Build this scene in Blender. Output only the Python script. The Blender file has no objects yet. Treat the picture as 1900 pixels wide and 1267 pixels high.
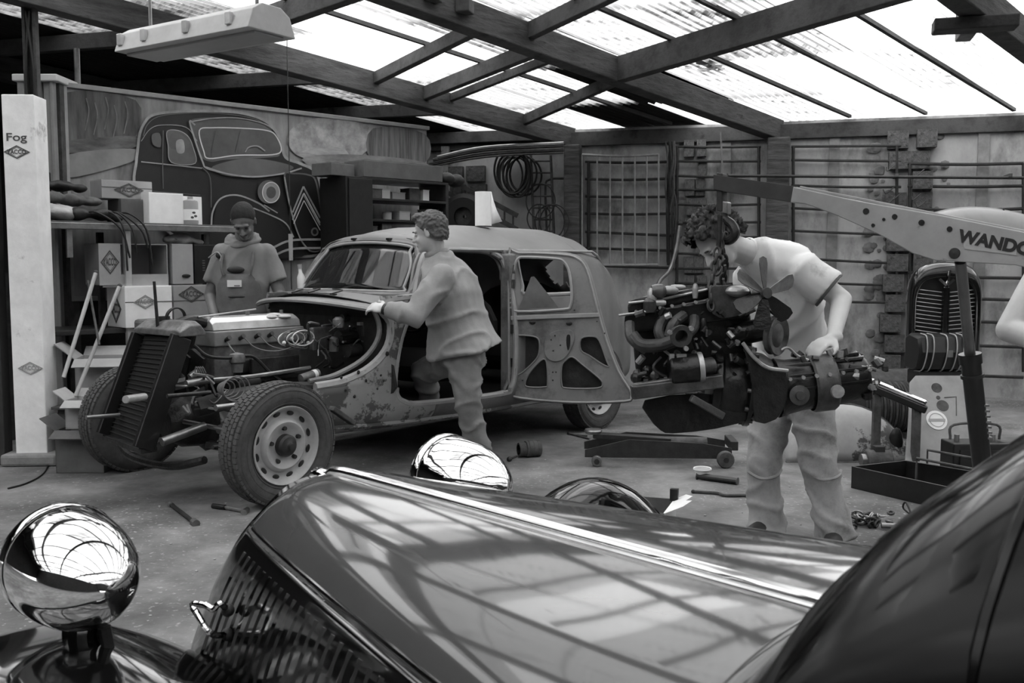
import bpy, bmesh, math, random
from mathutils import Vector as V, Matrix as MX, noise as NZ
from mathutils.geometry import tessellate_polygon
random.seed(7)
SC=bpy.context.scene; COL=SC.collection
# ---------------- camera, world, exposure
H=1.32; PITCH=math.radians(4.67); FPX=1800.0
cam=bpy.data.cameras.new('camera'); cam.sensor_width=36; cam.lens=36*FPX/1900
cam.clip_start=.05; cam.clip_end=200
cam.dof.use_dof=True; cam.dof.focus_distance=5.2; cam.dof.aperture_fstop=11
co=bpy.data.objects.new('camera',cam); COL.objects.link(co)
co.location=(0,0,H); co.rotation_euler=(math.pi/2-PITCH,0,0); SC.camera=co
wd=bpy.data.worlds.new('overcast_sky'); SC.world=wd; wd.use_nodes=True
bg=wd.node_tree.nodes['Background']; bg.inputs[0].default_value=(1,1,1,1); bg.inputs[1].default_value=4.6
SC.view_settings.view_transform='Standard'; SC.view_settings.look='None'
SC.view_settings.gamma=1; SC.view_settings.use_curve_mapping=False; SC.view_settings.exposure=0.20
SC.cycles.max_bounces=7; SC.cycles.transparent_max_bounces=10; SC.cycles.diffuse_bounces=4
SC.cycles.caustics_reflective=False; SC.cycles.caustics_refractive=False
SC.cycles.use_denoising=True
# ---------------- helpers: pixels of the photograph -> points of the place
CAM=V((0,0,H)); cp,sp=math.cos(PITCH),math.sin(PITCH)
def ray(px,py):
    a=(px-950)/FPX; b=-(py-633.5)/FPX
    return V((a,cp+b*sp,-sp+b*cp))
def P(px,py,D): d=ray(px,py); return CAM+d*(D/d.y)
def PG(px,py,z=0.): d=ray(px,py); return CAM+d*((z-H)/d.z)
def PL(px,py,p0,n): d=ray(px,py); return CAM+d*((V(p0)-CAM).dot(n)/d.dot(n))
def lin(v):
    v=max(0,min(1,v)); return v/12.92 if v<=.04045 else ((v+.055)/1.055)**2.4
# ---------------- materials
MATS={}
def mat(name,g,rough=.6,metal=0.,var=0.,scale=6.,bump=0.,spec=.5,g2=None,thr=.5,soft=.12,scale2=3.,coat=0.,det=5,stretch=None):
    """grey paint g (display value); var = fine variation; g2 = second tone in patches"""
    if name in MATS: return MATS[name]
    m=bpy.data.materials.new(name); m.use_nodes=True; nt=m.node_tree; N=nt.nodes; L=nt.links
    b=N['Principled BSDF']; c=lin(g)
    b.inputs['Base Color'].default_value=(c,c,c,1); b.inputs['Roughness'].default_value=rough
    b.inputs['Metallic'].default_value=metal; b.inputs['Specular IOR Level'].default_value=spec
    b.inputs['Coat Weight'].default_value=coat; b.inputs['Coat Roughness'].default_value=.05
    if var or bump or g2 is not None:
        tc=N.new('ShaderNodeTexCoord'); src=tc.outputs['Object']
        if stretch:
            mp=N.new('ShaderNodeMapping'); mp.inputs['Scale'].default_value=stretch; L.new(src,mp.inputs[0]); src=mp.outputs[0]
        nz=N.new('ShaderNodeTexNoise'); nz.inputs['Scale'].default_value=scale; nz.inputs['Detail'].default_value=det
        nz.inputs['Roughness'].default_value=.65; L.new(src,nz.inputs['Vector'])
        r=N.new('ShaderNodeValToRGB'); r.color_ramp.elements[0].position=.3; r.color_ramp.elements[1].position=.7
        a=lin(g-var); d=lin(g+var)
        r.color_ramp.elements[0].color=(a,a,a,1); r.color_ramp.elements[1].color=(d,d,d,1)
        L.new(nz.outputs['Fac'],r.inputs[0]); out=r.outputs[0]
        if g2 is not None:
            n2=N.new('ShaderNodeTexNoise'); n2.inputs['Scale'].default_value=scale2; n2.inputs['Detail'].default_value=6
            n2.inputs['Roughness'].default_value=.7; L.new(src,n2.inputs['Vector'])
            r2=N.new('ShaderNodeValToRGB'); r2.color_ramp.elements[0].position=thr-soft/2; r2.color_ramp.elements[1].position=thr+soft/2
            L.new(n2.outputs['Fac'],r2.inputs[0]); mx=N.new('ShaderNodeMixRGB'); k=lin(g2)
            L.new(r2.outputs[0],mx.inputs[0]); L.new(out,mx.inputs[1]); mx.inputs[2].default_value=(k,k,k,1); out=mx.outputs[0]
        L.new(out,b.inputs['Base Color'])
        if bump:
            bp=N.new('ShaderNodeBump'); bp.inputs['Strength'].default_value=bump; bp.inputs['Distance'].default_value=.02
            L.new(nz.outputs['Fac'],bp.inputs['Height']); L.new(bp.outputs[0],b.inputs['Normal'])
    MATS[name]=m; return m
def glass_mat(name,tint,alpha):
    if name in MATS: return MATS[name]
    m=bpy.data.materials.new(name); m.use_nodes=True; nt=m.node_tree; N=nt.nodes; L=nt.links
    N.remove(N['Principled BSDF']); o=N['Material Output']
    t=N.new('ShaderNodeBsdfTransparent'); c=lin(tint); t.inputs[0].default_value=(c,c,c,1)
    g=N.new('ShaderNodeBsdfGlossy'); g.inputs['Roughness'].default_value=.04
    d=N.new('ShaderNodeBsdfDiffuse'); d.inputs[0].default_value=(.12,.12,.12,1)
    f=N.new('ShaderNodeFresnel'); f.inputs[0].default_value=1.5
    m0=N.new('ShaderNodeMixShader'); m0.inputs[0].default_value=alpha; L.new(t.outputs[0],m0.inputs[1]); L.new(d.outputs[0],m0.inputs[2])
    m1=N.new('ShaderNodeMixShader'); L.new(f.outputs[0],m1.inputs[0]); L.new(m0.outputs[0],m1.inputs[1]); L.new(g.outputs[0],m1.inputs[2])
    L.new(m1.outputs[0],o.inputs[0]); MATS[name]=m; return m
def sheet_mat(name,tr,opq,dirt):
    """translucent corrugated sheet: part clear, part diffusing, dirt striped along the valleys to stand in for corrugation shading"""
    m=bpy.data.materials.new(name); m.use_nodes=True; nt=m.node_tree; N=nt.nodes; L=nt.links
    N.remove(N['Principled BSDF']); o=N['Material Output']
    tc=N.new('ShaderNodeTexCoord'); mp=N.new('ShaderNodeMapping'); mp.inputs['Scale'].default_value=(.35,5,1); L.new(tc.outputs['Object'],mp.inputs[0])
    nz=N.new('ShaderNodeTexNoise'); nz.inputs['Scale'].default_value=1.6; nz.inputs['Detail'].default_value=8; nz.inputs['Roughness'].default_value=.75; L.new(mp.outputs[0],nz.inputs['Vector'])
    wv=N.new('ShaderNodeTexWave'); wv.bands_direction='Y'; wv.inputs['Scale'].default_value=4.3; wv.inputs['Distortion'].default_value=.6; L.new(tc.outputs['Object'],wv.inputs['Vector'])
    ml=N.new('ShaderNodeMath'); ml.operation='MULTIPLY_ADD'; ml.inputs[1].default_value=.14; L.new(wv.outputs['Fac'],ml.inputs[0]); L.new(nz.outputs['Fac'],ml.inputs[2])
    r=N.new('ShaderNodeValToRGB'); r.color_ramp.elements[0].position=.82-dirt; r.color_ramp.elements[1].position=1.02-dirt
    r.color_ramp.elements[0].color=(1,1,1,1); r.color_ramp.elements[1].color=(.12,.12,.12,1); L.new(ml.outputs[0],r.inputs[0])
    def mulc(v):
        x=N.new('ShaderNodeMixRGB'); x.blend_type='MULTIPLY'; x.inputs[0].default_value=1; L.new(r.outputs[0],x.inputs[1]); x.inputs[2].default_value=(v,v,v,1); return x.outputs[0]
    t=N.new('ShaderNodeBsdfTransparent'); L.new(mulc(tr),t.inputs[0])
    d=N.new('ShaderNodeBsdfTranslucent'); L.new(mulc(tr*.9),d.inputs[0])
    f=N.new('ShaderNodeBsdfDiffuse'); L.new(mulc(.5),f.inputs[0])
    m0=N.new('ShaderNodeMixShader'); m0.inputs[0].default_value=.4; L.new(t.outputs[0],m0.inputs[1]); L.new(d.outputs[0],m0.inputs[2])
    m1=N.new('ShaderNodeMixShader'); m1.inputs[0].default_value=opq; L.new(m0.outputs[0],m1.inputs[1]); L.new(f.outputs[0],m1.inputs[2])
    L.new(m1.outputs[0],o.inputs[0]); MATS[name]=m; return m
# ---------------- mesh builder
def catmull(p,n=6,closed=False):
    p=[V(q) for q in p]; out=[]; m=len(p)
    rng=range(m if closed else m-1)
    for i in rng:
        a=p[(i-1)%m] if closed or i>0 else p[0]*2-p[1]
        b=p[i]; c=p[(i+1)%m]; d=p[(i+2)%m] if closed or i+2<m else p[-1]*2-p[-2]
        for k in range(n):
            t=k/n; out.append(.5*((2*b)+(c-a)*t+(2*a-5*b+4*c-d)*t*t+(3*b-a-3*c+d)*t**3))
    if not closed: out.append(p[-1])
    return out
def lerp(tab,x):
    if x<=tab[0][0]: return tab[0][1]
    for (a,b),(c,d) in zip(tab,tab[1:]):
        if x<=c:
            t=(x-a)/(c-a); t=t*t*(3-2*t)*.5+t*.5; return b+(d-b)*t
    return tab[-1][1]
def basis(ax):
    ax=V(ax).normalized(); u=V((0,0,1)) if abs(ax.z)<.9 else V((1,0,0))
    x=u.cross(ax).normalized(); return x,ax.cross(x),ax
class G:
    def __init__(s): s.v=[]; s.f=[]
    def add(s,vs,fs):
        o=len(s.v); s.v+= [V(a) for a in vs]; s.f+=[tuple(i+o for i in f) for f in fs]; return s
    def box(s,c,sz,ax=None,up=None):
        c=V(c); x,y,z=[V(a) for a in ax] if ax else (V((1,0,0)),V((0,1,0)),V((0,0,1)))
        vs=[c+x*(sz[0]/2*i)+y*(sz[1]/2*j)+z*(sz[2]/2*k) for i in(-1,1) for j in(-1,1) for k in(-1,1)]
        return s.add(vs,[(0,1,3,2),(4,6,7,5),(0,4,5,1),(2,3,7,6),(0,2,6,4),(1,5,7,3)])
    def beam(s,a,b,w,h,up=(0,0,1)):
        a,b=V(a),V(b); d=(b-a); L=d.length; d.normalize(); x=d.cross(V(up)).normalized(); z=x.cross(d)
        return s.box((a+b)/2,(w,L,h),(x,d,z))
    def cyl(s,a,b,r,r2=None,n=14,cap=True):
        a,b=V(a),V(b); r2=r if r2 is None else r2; x,y,_=basis(b-a)
        vs=[a+(x*math.cos(t)+y*math.sin(t))*r for t in [2*math.pi*i/n for i in range(n)]]
        vs+=[b+(x*math.cos(t)+y*math.sin(t))*r2 for t in [2*math.pi*i/n for i in range(n)]]
        fs=[(i,(i+1)%n,n+(i+1)%n,n+i) for i in range(n)]
        if cap: fs+=[tuple(range(n-1,-1,-1)),tuple(range(n,2*n))]
        return s.add(vs,fs)
    def tube(s,pts,r,n=7,closed=False,sm=5,cap=True):
        p=catmull(pts,sm,closed) if sm and len(pts)>2 else [V(q) for q in pts]
        m=len(p); vs=[]; px=None
        for i in range(m):
            t=(p[(i+1)%m]-p[i-1]) if closed else (p[min(i+1,m-1)]-p[max(i-1,0)])
            t.normalize()
            if px is None: px=basis(t)[0]
            px=(px-t*px.dot(t)).normalized(); py=t.cross(px)
            rr=r(i/(m-1)) if callable(r) else r
            vs+=[p[i]+(px*math.cos(a)+py*math.sin(a))*rr for a in [2*math.pi*k/n for k in range(n)]]
        fs=[]
        for i in range(m if closed else m-1):
            j=(i+1)%m
            fs+=[(i*n+k,i*n+(k+1)%n,j*n+(k+1)%n,j*n+k) for k in range(n)]
        if not closed and cap: fs+=[tuple(range(n-1,-1,-1)),tuple((m-1)*n+k for k in range(n))]
        return s.add(vs,fs)
    def lathe(s,prof,o,ax,n=24,a0=0,a1=None):
        o=V(o); x,y,z=basis(ax); full=a1 is None; a1=a0+2*math.pi if full else a1; m=n if full else n+1
        vs=[]
        for r,h in prof:
            for i in range(m):
                t=a0+(a1-a0)*i/n; vs.append(o+z*h+(x*math.cos(t)+y*math.sin(t))*r)
        fs=[]
        for j in range(len(prof)-1):
            for i in range(n):
                k=(i+1)%m; fs.append((j*m+i,j*m+k,(j+1)*m+k,(j+1)*m+i))
        return s.add(vs,fs)
    def ell(s,c,r,ax=None,n=14,m=9):
        c=V(c); x,y,z=[V(a) for a in ax] if ax else (V((1,0,0)),V((0,1,0)),V((0,0,1)))
        if not hasattr(r,'__len__'): r=(r,r,r)
        vs=[c+z*r[2]]
        for j in range(1,m):
            p=math.pi*j/m
            vs+=[c+x*(r[0]*math.sin(p)*math.cos(t))+y*(r[1]*math.sin(p)*math.sin(t))+z*(r[2]*math.cos(p)) for t in [2*math.pi*i/n for i in range(n)]]
        vs.append(c-z*r[2]); fs=[(0,1+i,1+(i+1)%n) for i in range(n)]
        for j in range(m-2):
            fs+=[(1+j*n+i,1+(j+1)*n+i,1+(j+1)*n+(i+1)%n,1+j*n+(i+1)%n) for i in range(n)]
        e=len(vs)-1; o=1+(m-2)*n; fs+=[(e,o+(i+1)%n,o+i) for i in range(n)]
        return s.add(vs,fs)
    def cap(s,a,b,ra,rb=None):
        rb=ra if rb is None else rb; s.cyl(a,b,ra,rb,12); s.ell(a,ra,n=12,m=8); s.ell(b,rb,n=12,m=8); return s
    def loft(s,rings,closed=True,cap=False):
        n=len(rings[0]); vs=[q for r in rings for q in r]; fs=[]
        for j in range(len(rings)-1):
            for i in range(n if closed else n-1):
                k=(i+1)%n; fs.append((j*n+i,j*n+k,(j+1)*n+k,(j+1)*n+i))
        if cap: fs+=[tuple(range(n-1,-1,-1)),tuple((len(rings)-1)*n+i for i in range(n))]
        return s.add(vs,fs)
    def plate(s,loops,fn,th):
        """loops: outline + holes as 2D lists; fn(x,y,t) -> point, t in 0..1 through thickness"""
        L=[[V((a[0],a[1],0)) for a in lp] for lp in loops]; tri=tessellate_polygon(L)
        flat=[q for lp in L for q in lp]; n=len(flat)
        vs=[fn(q.x,q.y,0) for q in flat]+[fn(q.x,q.y,1) for q in flat]
        fs=[tuple(t) for t in tri]+[tuple(n+i for i in reversed(t)) for t in tri]
        o=0
        for lp in L:
            m=len(lp)
            for i in range(m): j=(i+1)%m; fs.append((o+i,o+j,n+o+j,n+o+i))
            o+=m
        return s.add(vs,fs)
    def build(s,name,m,parent=None,smooth=30,bevel=0,kind=None,label=None,local=False,solid=0,voxel=0,sm=0,fix=True,subd=0):
        me=bpy.data.meshes.new(name)
        M=None
        if parent is not None and not local and 'M' in PM.get(parent.name,{}): M=PM[parent.name]['M'].inverted()
        vs=[(M@q if M else q)[:] for q in s.v]
        me.from_pydata(vs,[],s.f); me.validate()
        if fix:
            bm=bmesh.new(); bm.from_mesh(me); bmesh.ops.recalc_face_normals(bm,faces=bm.faces); bm.to_mesh(me); bm.free()
        o=bpy.data.objects.new(name,me); COL.objects.link(o)
        if voxel:
            r=o.modifiers.new('r','REMESH'); r.mode='VOXEL'; r.voxel_size=voxel
            if sm: q=o.modifiers.new('s','SMOOTH'); q.iterations=sm; q.factor=.5
            dg=bpy.context.evaluated_depsgraph_get(); nm=bpy.data.meshes.new_from_object(o.evaluated_get(dg))
            o.modifiers.clear(); o.data=nm; me=nm
        me.materials.clear(); me.materials.append(m)
        if smooth:
            me.polygons.foreach_set('use_smooth',[True]*len(me.polygons))
            if smooth<180 and not voxel: me.set_sharp_from_angle(angle=math.radians(smooth))
        if solid: q=o.modifiers.new('solid','SOLIDIFY'); q.thickness=solid; q.offset=0
        if bevel: q=o.modifiers.new('bev','BEVEL'); q.width=bevel; q.segments=2; q.limit_method='ANGLE'
        if subd: q=o.modifiers.new('sub','SUBSURF'); q.levels=subd; q.render_levels=subd
        if parent is not None:
            o.parent=parent
            PM[o.name]=dict(M=PM.get(parent.name,{}).get('M',MX()))
        if kind: o['kind']=kind
        if label: o['label']=label
        return o
PM={}
def tag(o,label,cat,group=None):
    o['label']=label; o['category']=cat
    if group: o['group']=group
    return o
def thing(name,loc,label,cat,group=None,rz=0):
    o=bpy.data.objects.new(name,None); COL.objects.link(o); o.empty_display_size=.1
    o.location=loc; o.rotation_euler=(0,0,rz); M=MX.Translation(V(loc))@MX.Rotation(rz,4,'Z')
    PM[o.name]=dict(M=M); tag(o,label,cat,group); return o
def structure(name,loc=(0,0,0)):
    o=bpy.data.objects.new(name,None); COL.objects.link(o); o.location=loc; o['kind']='structure'
    PM[o.name]=dict(M=MX.Translation(V(loc))); return o
def inst(src,name,parent,M,label=None,m=None):
    """a copy sharing mesh data, placed by a matrix given in the parent's frame"""
    o=src.copy()
    if m is not None and src.data.materials[0]!=m:
        key=(src.data.name,m.name)
        if key not in SHARED: d=src.data.copy(); d.materials.clear(); d.materials.append(m); SHARED[key]=d
        o.data=SHARED[key]
    o.name=name; COL.objects.link(o); o.parent=parent; o.matrix_local=M
    if label: o['label']=label
    return o
SHARED={}
def copy_tree(r,loc,rz,label=None,group=None):
    c=r.copy(); COL.objects.link(c); c.location=loc; c.rotation_euler=(0,0,rz)
    if label: c['label']=label
    if group: c['group']=group
    for ch in list(r.children):
        d=ch.copy(); COL.objects.link(d); d.parent=c
        for g in list(ch.children):
            e=g.copy(); COL.objects.link(e); e.parent=d
    return c
def text(s,size,o,x,y,m,parent,name='lettering',ext=.001,shear=0,wx=1.,bold=.012):
    cu=bpy.data.curves.new('t','FONT'); cu.body=s; cu.size=size; cu.align_x='CENTER'; cu.align_y='CENTER'; cu.shear=shear; cu.offset=size*bold
    t=bpy.data.objects.new('t',cu); COL.objects.link(t); dg=bpy.context.evaluated_depsgraph_get()
    me=bpy.data.meshes.new_from_object(t.evaluated_get(dg)); bpy.data.objects.remove(t)
    x=V(x).normalized(); y=V(y).normalized(); n=x.cross(y)
    g=G(); g.add([V(o)+x*q.co.x*wx+y*q.co.y+n*ext for q in me.vertices],[tuple(p.vertices) for p in me.polygons])
    return g.build(name,m,parent,smooth=0,fix=False)
def pip(x,y,poly):
    c=False; n=len(poly); j=n-1
    for i in range(n):
        a,b=poly[i],poly[j]
        if (a[1]>y)!=(b[1]>y) and x<(b[0]-a[0])*(y-a[1])/(b[1]-a[1])+a[0]: c=not c
        j=i
    return c
def rnd2(poly,n=5):  # smooth a 2D outline
    return [(q.x,q.y) for q in catmull([V((a[0],a[1],0)) for a in poly],n,True)]
X3,Y3,Z3=V((1,0,0)),V((0,1,0)),V((0,0,1))
# ---------------- shared materials
M_black=mat('black_paint',.10,.35,var=.03,scale=20); M_dark=mat('dark_iron',.13,.55,var=.05,scale=14,bump=.2)
M_oily=mat('oily_cast_iron',.16,.38,metal=.3,var=.07,scale=16,bump=.35); M_grimy=mat('grimy_aluminium',.40,.45,metal=.4,var=.12,scale=12,bump=.3)
M_alu=mat('bright_aluminium',.80,.28,metal=.6,var=.08,scale=9); M_chrome=mat('chrome',.93,.035,metal=1.)
M_steel=mat('worn_steel',.55,.35,metal=.8,var=.08,scale=12); M_rust=mat('rusty_steel',.26,.8,var=.08,scale=12,bump=.3)
M_rubber=mat('tyre_rubber',.27,.85,var=.04,scale=20,bump=.15); M_rubberb=mat('black_rubber',.10,.6)
M_cable=mat('grey_cable',.42,.5); M_wood=mat('old_timber',.26,.8,var=.09,scale=5,bump=.5,stretch=(1,1,6)); 
M_woodl=mat('pale_timber',.42,.8,var=.1,scale=5,bump=.4,stretch=(1,1,6)); M_card=mat('cardboard_grey',.62,.85,var=.04,scale=4)
M_cardw=mat('cardboard_white',.94,.8,var=.04,scale=5); M_cardd=mat('cardboard_dark',.36,.85,var=.05,scale=5); M_ink=mat('printing_ink',.30,.7)
M_white=mat('white_plastic',.85,.45); M_conc=mat('concrete',.5,.9,var=.06,scale=8,bump=.3)
M_cloth=mat('dirty_cloth',.33,.95,var=.08,scale=9,bump=.4); M_lcloth=mat('pale_cloth',.66,.95,var=.08,scale=9,bump=.4)
# ---------------- axes of the place
E1=V((.727,.686,0)).normalized()          # along the mural wall (and both cars)
E2=V((-E1.y,E1.x,0))                      # into the mural wall
WA=V((2.67,10.0,0)); WD=V((.96,-.278,0)).normalized(); WN=V((-WD.y,WD.x,0)); WN=-WN if WN.y>0 else WN  # back wall: origin, direction, inward normal
def WP(px,py,off=0.): return PL(px,py,WA+WN*off,WN)
MO=V((-3.4,7.0,0)); MN=-E2               # mural plane
def MP(px,py,off=0.): return PL(px,py,MO+MN*off,MN)
# ================= SETTING =================
def floor_mat():
    m=mat('floor_concrete',.43,.8,var=.11,scale=2.6,det=12,g2=.25,thr=.57,soft=.22,scale2=.7)
    N=m.node_tree.nodes; L=m.node_tree.links; b=N['Principled BSDF']
    tc=N.new('ShaderNodeTexCoord')
    n=N.new('ShaderNodeTexNoise'); n.inputs['Scale'].default_value=38; n.inputs['Detail'].default_value=4; L.new(tc.outputs['Object'],n.inputs['Vector'])
    r=N.new('ShaderNodeValToRGB'); r.color_ramp.elements[0].position=.60; r.color_ramp.elements[1].position=.68; L.new(n.outputs['Fac'],r.inputs[0])
    n3=N.new('ShaderNodeTexNoise'); n3.inputs['Scale'].default_value=.8; n3.inputs['Detail'].default_value=5; L.new(tc.outputs['Object'],n3.inputs['Vector'])
    r3=N.new('ShaderNodeValToRGB'); r3.color_ramp.elements[0].position=.45; r3.color_ramp.elements[1].position=.6; L.new(n3.outputs['Fac'],r3.inputs[0])
    mm=N.new('ShaderNodeMath'); mm.operation='MULTIPLY'; L.new(r.outputs[0],mm.inputs[0]); L.new(r3.outputs[0],mm.inputs[1])
    mx=N.new('ShaderNodeMixRGB'); L.new(mm.outputs[0],mx.inputs[0]); src=b.inputs['Base Color'].links[0].from_socket
    L.new(src,mx.inputs[1]); k=lin(.62); mx.inputs[2].default_value=(k,k,k,1); L.new(mx.outputs[0],b.inputs['Base Color'])
    bp=N.new('ShaderNodeBump'); bp.inputs['Strength'].default_value=.3; bp.inputs['Distance'].default_value=.01; L.new(n.outputs['Fac'],bp.inputs['Height']); L.new(bp.outputs[0],b.inputs['Normal'])
    return m
g=G(); g.box((0,4,-.05),(30,26,.1)); fl=g.build('floor',floor_mat(),kind='structure',smooth=0)
M_wall=mat('wall_render',.64,.92,var=.09,scale=2.2,det=8,g2=.27,thr=.58,soft=.20,scale2=1.5,bump=.35,stretch=(1,1,.55))
M_wdark=mat('dark_wall',.13,.95,var=.04,scale=2,bump=.3)  # mottled dark grey for the left, front and right walls
RS=.085; SD=V((-.697,-.717,0))
def RP(a,b,h=0.): q=WA+SD*a+WD*b; return V((q.x,q.y,2.56+RS*a+h))
def wallbox(name,a,b,z0,z1,th,m):
    a,b=V(a),V(b); d=(b-a).normalized(); n=V((-d.y,d.x,0)); g=G(); c=(a+b)/2
    g.box((c.x,c.y,(z0+z1)/2),((b-a).length,th,z1-z0),(d,n,Z3)); return g.build(name,m,kind='structure',smooth=0)
wb=wallbox('wall_back',WA+WD*-6-WN*.1,WA+WD*13-WN*.1,0,2.74,.2,M_wall)
wallbox('wall_left',RP(-.5,-5.6)*1,RP(19,-5.6)*1,0,4.6,.2,M_wdark)
wallbox('wall_front',RP(18.5,-6),RP(18.5,13.5),0,4.3,.2,M_wdark)
wallbox('wall_right',RP(-.5,13),RP(19,13),0,4.3,.2,M_wdark)
M_joint=mat('mortar_shadow',.2,.95)
# recessed joints between the cast wall panels: proud cover strips
def strips():
    g=G()
    for px in (1250,1345,1545,1820):
        p=WP(px,400,.012); g.box((p.x,p.y,1.36),(.10,.025,2.7),(WD,WN,Z3))
    g.build('panel_strip',mat('strip_render',.48,.9,var=.09,scale=5,bump=.3),wb,smooth=0)
strips()
# block piers where the render has fallen off
def pier(px,w,z0,z1,mname,g1,seed,proud=.05):
    rd=random.Random(seed); base=WP(px,600,0); bx=G().box((0,0,0),(1,1,1)).build('block',mat(mname,g1,.95,var=.09,scale=7,bump=.6),wb,smooth=0,bevel=.01)
    first=True; z=z0; k=0
    while z<z1:
        hh=.19; off=(-.5 if k%2 else 0)*w*.4
        for j,(c,ww) in enumerate((( -w*.27+off*.2,w*.5),(w*.27+off*.2,w*.46))):
            if rd.random()<.12: continue
            p=base+WD*(c+rd.uniform(-.02,.02))+WN*(proud*rd.uniform(.3,1.2))
            M=MX.Translation((p.x,p.y,z+hh/2))@MX(((WD.x,WN.x,0,0),(WD.y,WN.y,0,0),(0,0,1,0),(0,0,0,1)))@MX.Rotation(rd.uniform(-.05,.05),4,'Z')@MX.Diagonal((ww*.93,.1,hh*.9,1))
            if first: bx.matrix_local=M; first=False
            else: inst(bx,'block',wb,M)
        z+=.2; k+=1
pier(1680,.42,.02,2.6,'pier_block',.30,3); pier(1288,.22,1.0,2.6,'pier_block2',.36,5,.02)
pier(822,.20,.02,2.5,'pier_block3',.52,9,.06); pier(870,.5,.4,2.2,'pier_block4',.30,12,.02)
# crumbled render edge chips
g=G(); rd=random.Random(4)
for i in range(90):
    px=rd.choice([1625,1640,1735,1748])+rd.uniform(-14,14); p=WP(px,rd.uniform(235,720),.01)
    s=rd.uniform(.02,.07); g.ell(p,(s,s*.16,s*.8),n=6,m=4)
g.build('render_chips',mat('chip',.42,.95,var=.1,scale=9),wb,kind='stuff',smooth=0)
# ceiling
ce=structure('ceiling')
def rafter(b,a0,a1,w=.15,h=.20):
    g=G(); p,q=RP(a0,b),RP(a1,b); g.beam(p+Z3*h/2,q+Z3*h/2,w,h); 
    # weathered blocks nailed to the beam
    return g.build('rafter',M_raf,ce,smooth=0,bevel=.008)
M_raf=mat('rafter_timber',.24,.85,var=.09,scale=3,bump=.6,stretch=(1,1,5),g2=.16,thr=.62,soft=.1,scale2=3)
M_pur=mat('purlin_timber',.24,.85,var=.09,scale=4,bump=.6,g2=.15,thr=.6,soft=.15,scale2=4)
for b in (0,-2.16,3.1,-4.6,6.3,9.5): rafter(b,-.05,18.3)
def onraf(b,px):   # a where the rafter crosses column px of the picture
    lo,hi=-.5,11
    f=lambda a:(lambda p:950+FPX*p.x/((p.y)*cp-(p.z-H)*sp))(RP(a,b,.1))
    best=min((abs(f(lo+(hi-lo)*i/800)-px),lo+(hi-lo)*i/800) for i in range(801)); return best[1]
def purlin(b0,a0,b1,a1,w=.08,h=.13,dz=.06):
    g=G(); g.beam(RP(a0,b0,dz+h/2),RP(a1,b1,dz+h/2),w,h); g.build('purlin',M_pur,ce,smooth=0,bevel=.006)
for (x0,x1,w,h,dz) in ((400,700,.09,.16,.05),(691,911,.07,.10,.09),(783,1020,.07,.12,.07),(830,1065,.05,.07,.12),(969,1173,.06,.10,.09)):
    purlin(-2.16,onraf(-2.16,x0),0,onraf(0,x1),w,h,dz)
a=onraf(3.1,1800)
purlin(0,onraf(0,1140),3.1,onraf(3.1,1742),.10,.20,.0)
purlin(0,onraf(0,975),3.1,onraf(3.1,1742)+1.35,.07,.12,.08)
a9=max(onraf(0,700),6.2)
for k in range(9):
    a=a9+.6+k*1.35
    for b0,b1 in ((-4.6,-2.16),(-2.16,0),(0,3.1),(3.1,6.3),(6.3,9.5)):
        purlin(b0,a,b1,a+.1,.07,.13,.06)
for a in (.1,1.5,2.9,4.3,5.7):
    for b0,b1 in ((-4.6,-2.16),(3.1,6.3),(6.3,9.5)): purlin(b0,a,b1,a,.07,.12,.06)
purlin(-4.6,-.02,9.5,-.02,.14,.15,.0)
for b_ in (.72,1.42,2.2,-1.05): 
    g=G(); g.beam(RP(.0,b_,.205),RP(6.5,b_,.205),.035,.03); g.build('batten',M_pur,ce,smooth=0)
# small cleats
for (px,b,a_) in ((775,0,None),(835,0,None)):
    a=onraf(b,px); p=RP(a,b,.12)+WD*.11; G().box(p,(.10,.12,.09),(WD,WN,Z3)).build('cleat',M_pur,ce,smooth=0,bevel=.008)
p=RP(onraf(3.1,1810),3.1,-.04); G().box(p,(.5,.16,.08),(WD,WN,Z3)).build('cleat',M_pur,ce,smooth=0,bevel=.01)
p=RP(onraf(3.1,1830),3.1,.06)-WD*.12; G().box(p,(.1,.22,.26),(WD,WN,Z3)).build('cleat',M_woodl,ce,smooth=0,bevel=.01)
# corrugated sheets
S_clear=sheet_mat('sheet_clear',.93,.08,.10); S_milk=sheet_mat('sheet_milky',.60,.15,.19); S_dirt=sheet_mat('sheet_dirty',.5,.3,.31)
S_dark=mat('sheet_dark',.11,.9,var=.03,scale=4)
def sheet_mesh():
    g=G(); n=66; Lg,Wd=1.52,.90
    for i in range(n+1):
        t=i/n; z=.019*math.sin(t*Wd/.076*2*math.pi)
        for u,dz in ((0,-.012),(Lg,.012)):
            q=SD*u+WD*(t*Wd); g.v.append(V((q.x,q.y,RS*u+z+dz)))
    g.f=[(2*i,2*i+2,2*i+3,2*i+1) for i in range(n)]
    return g
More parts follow.
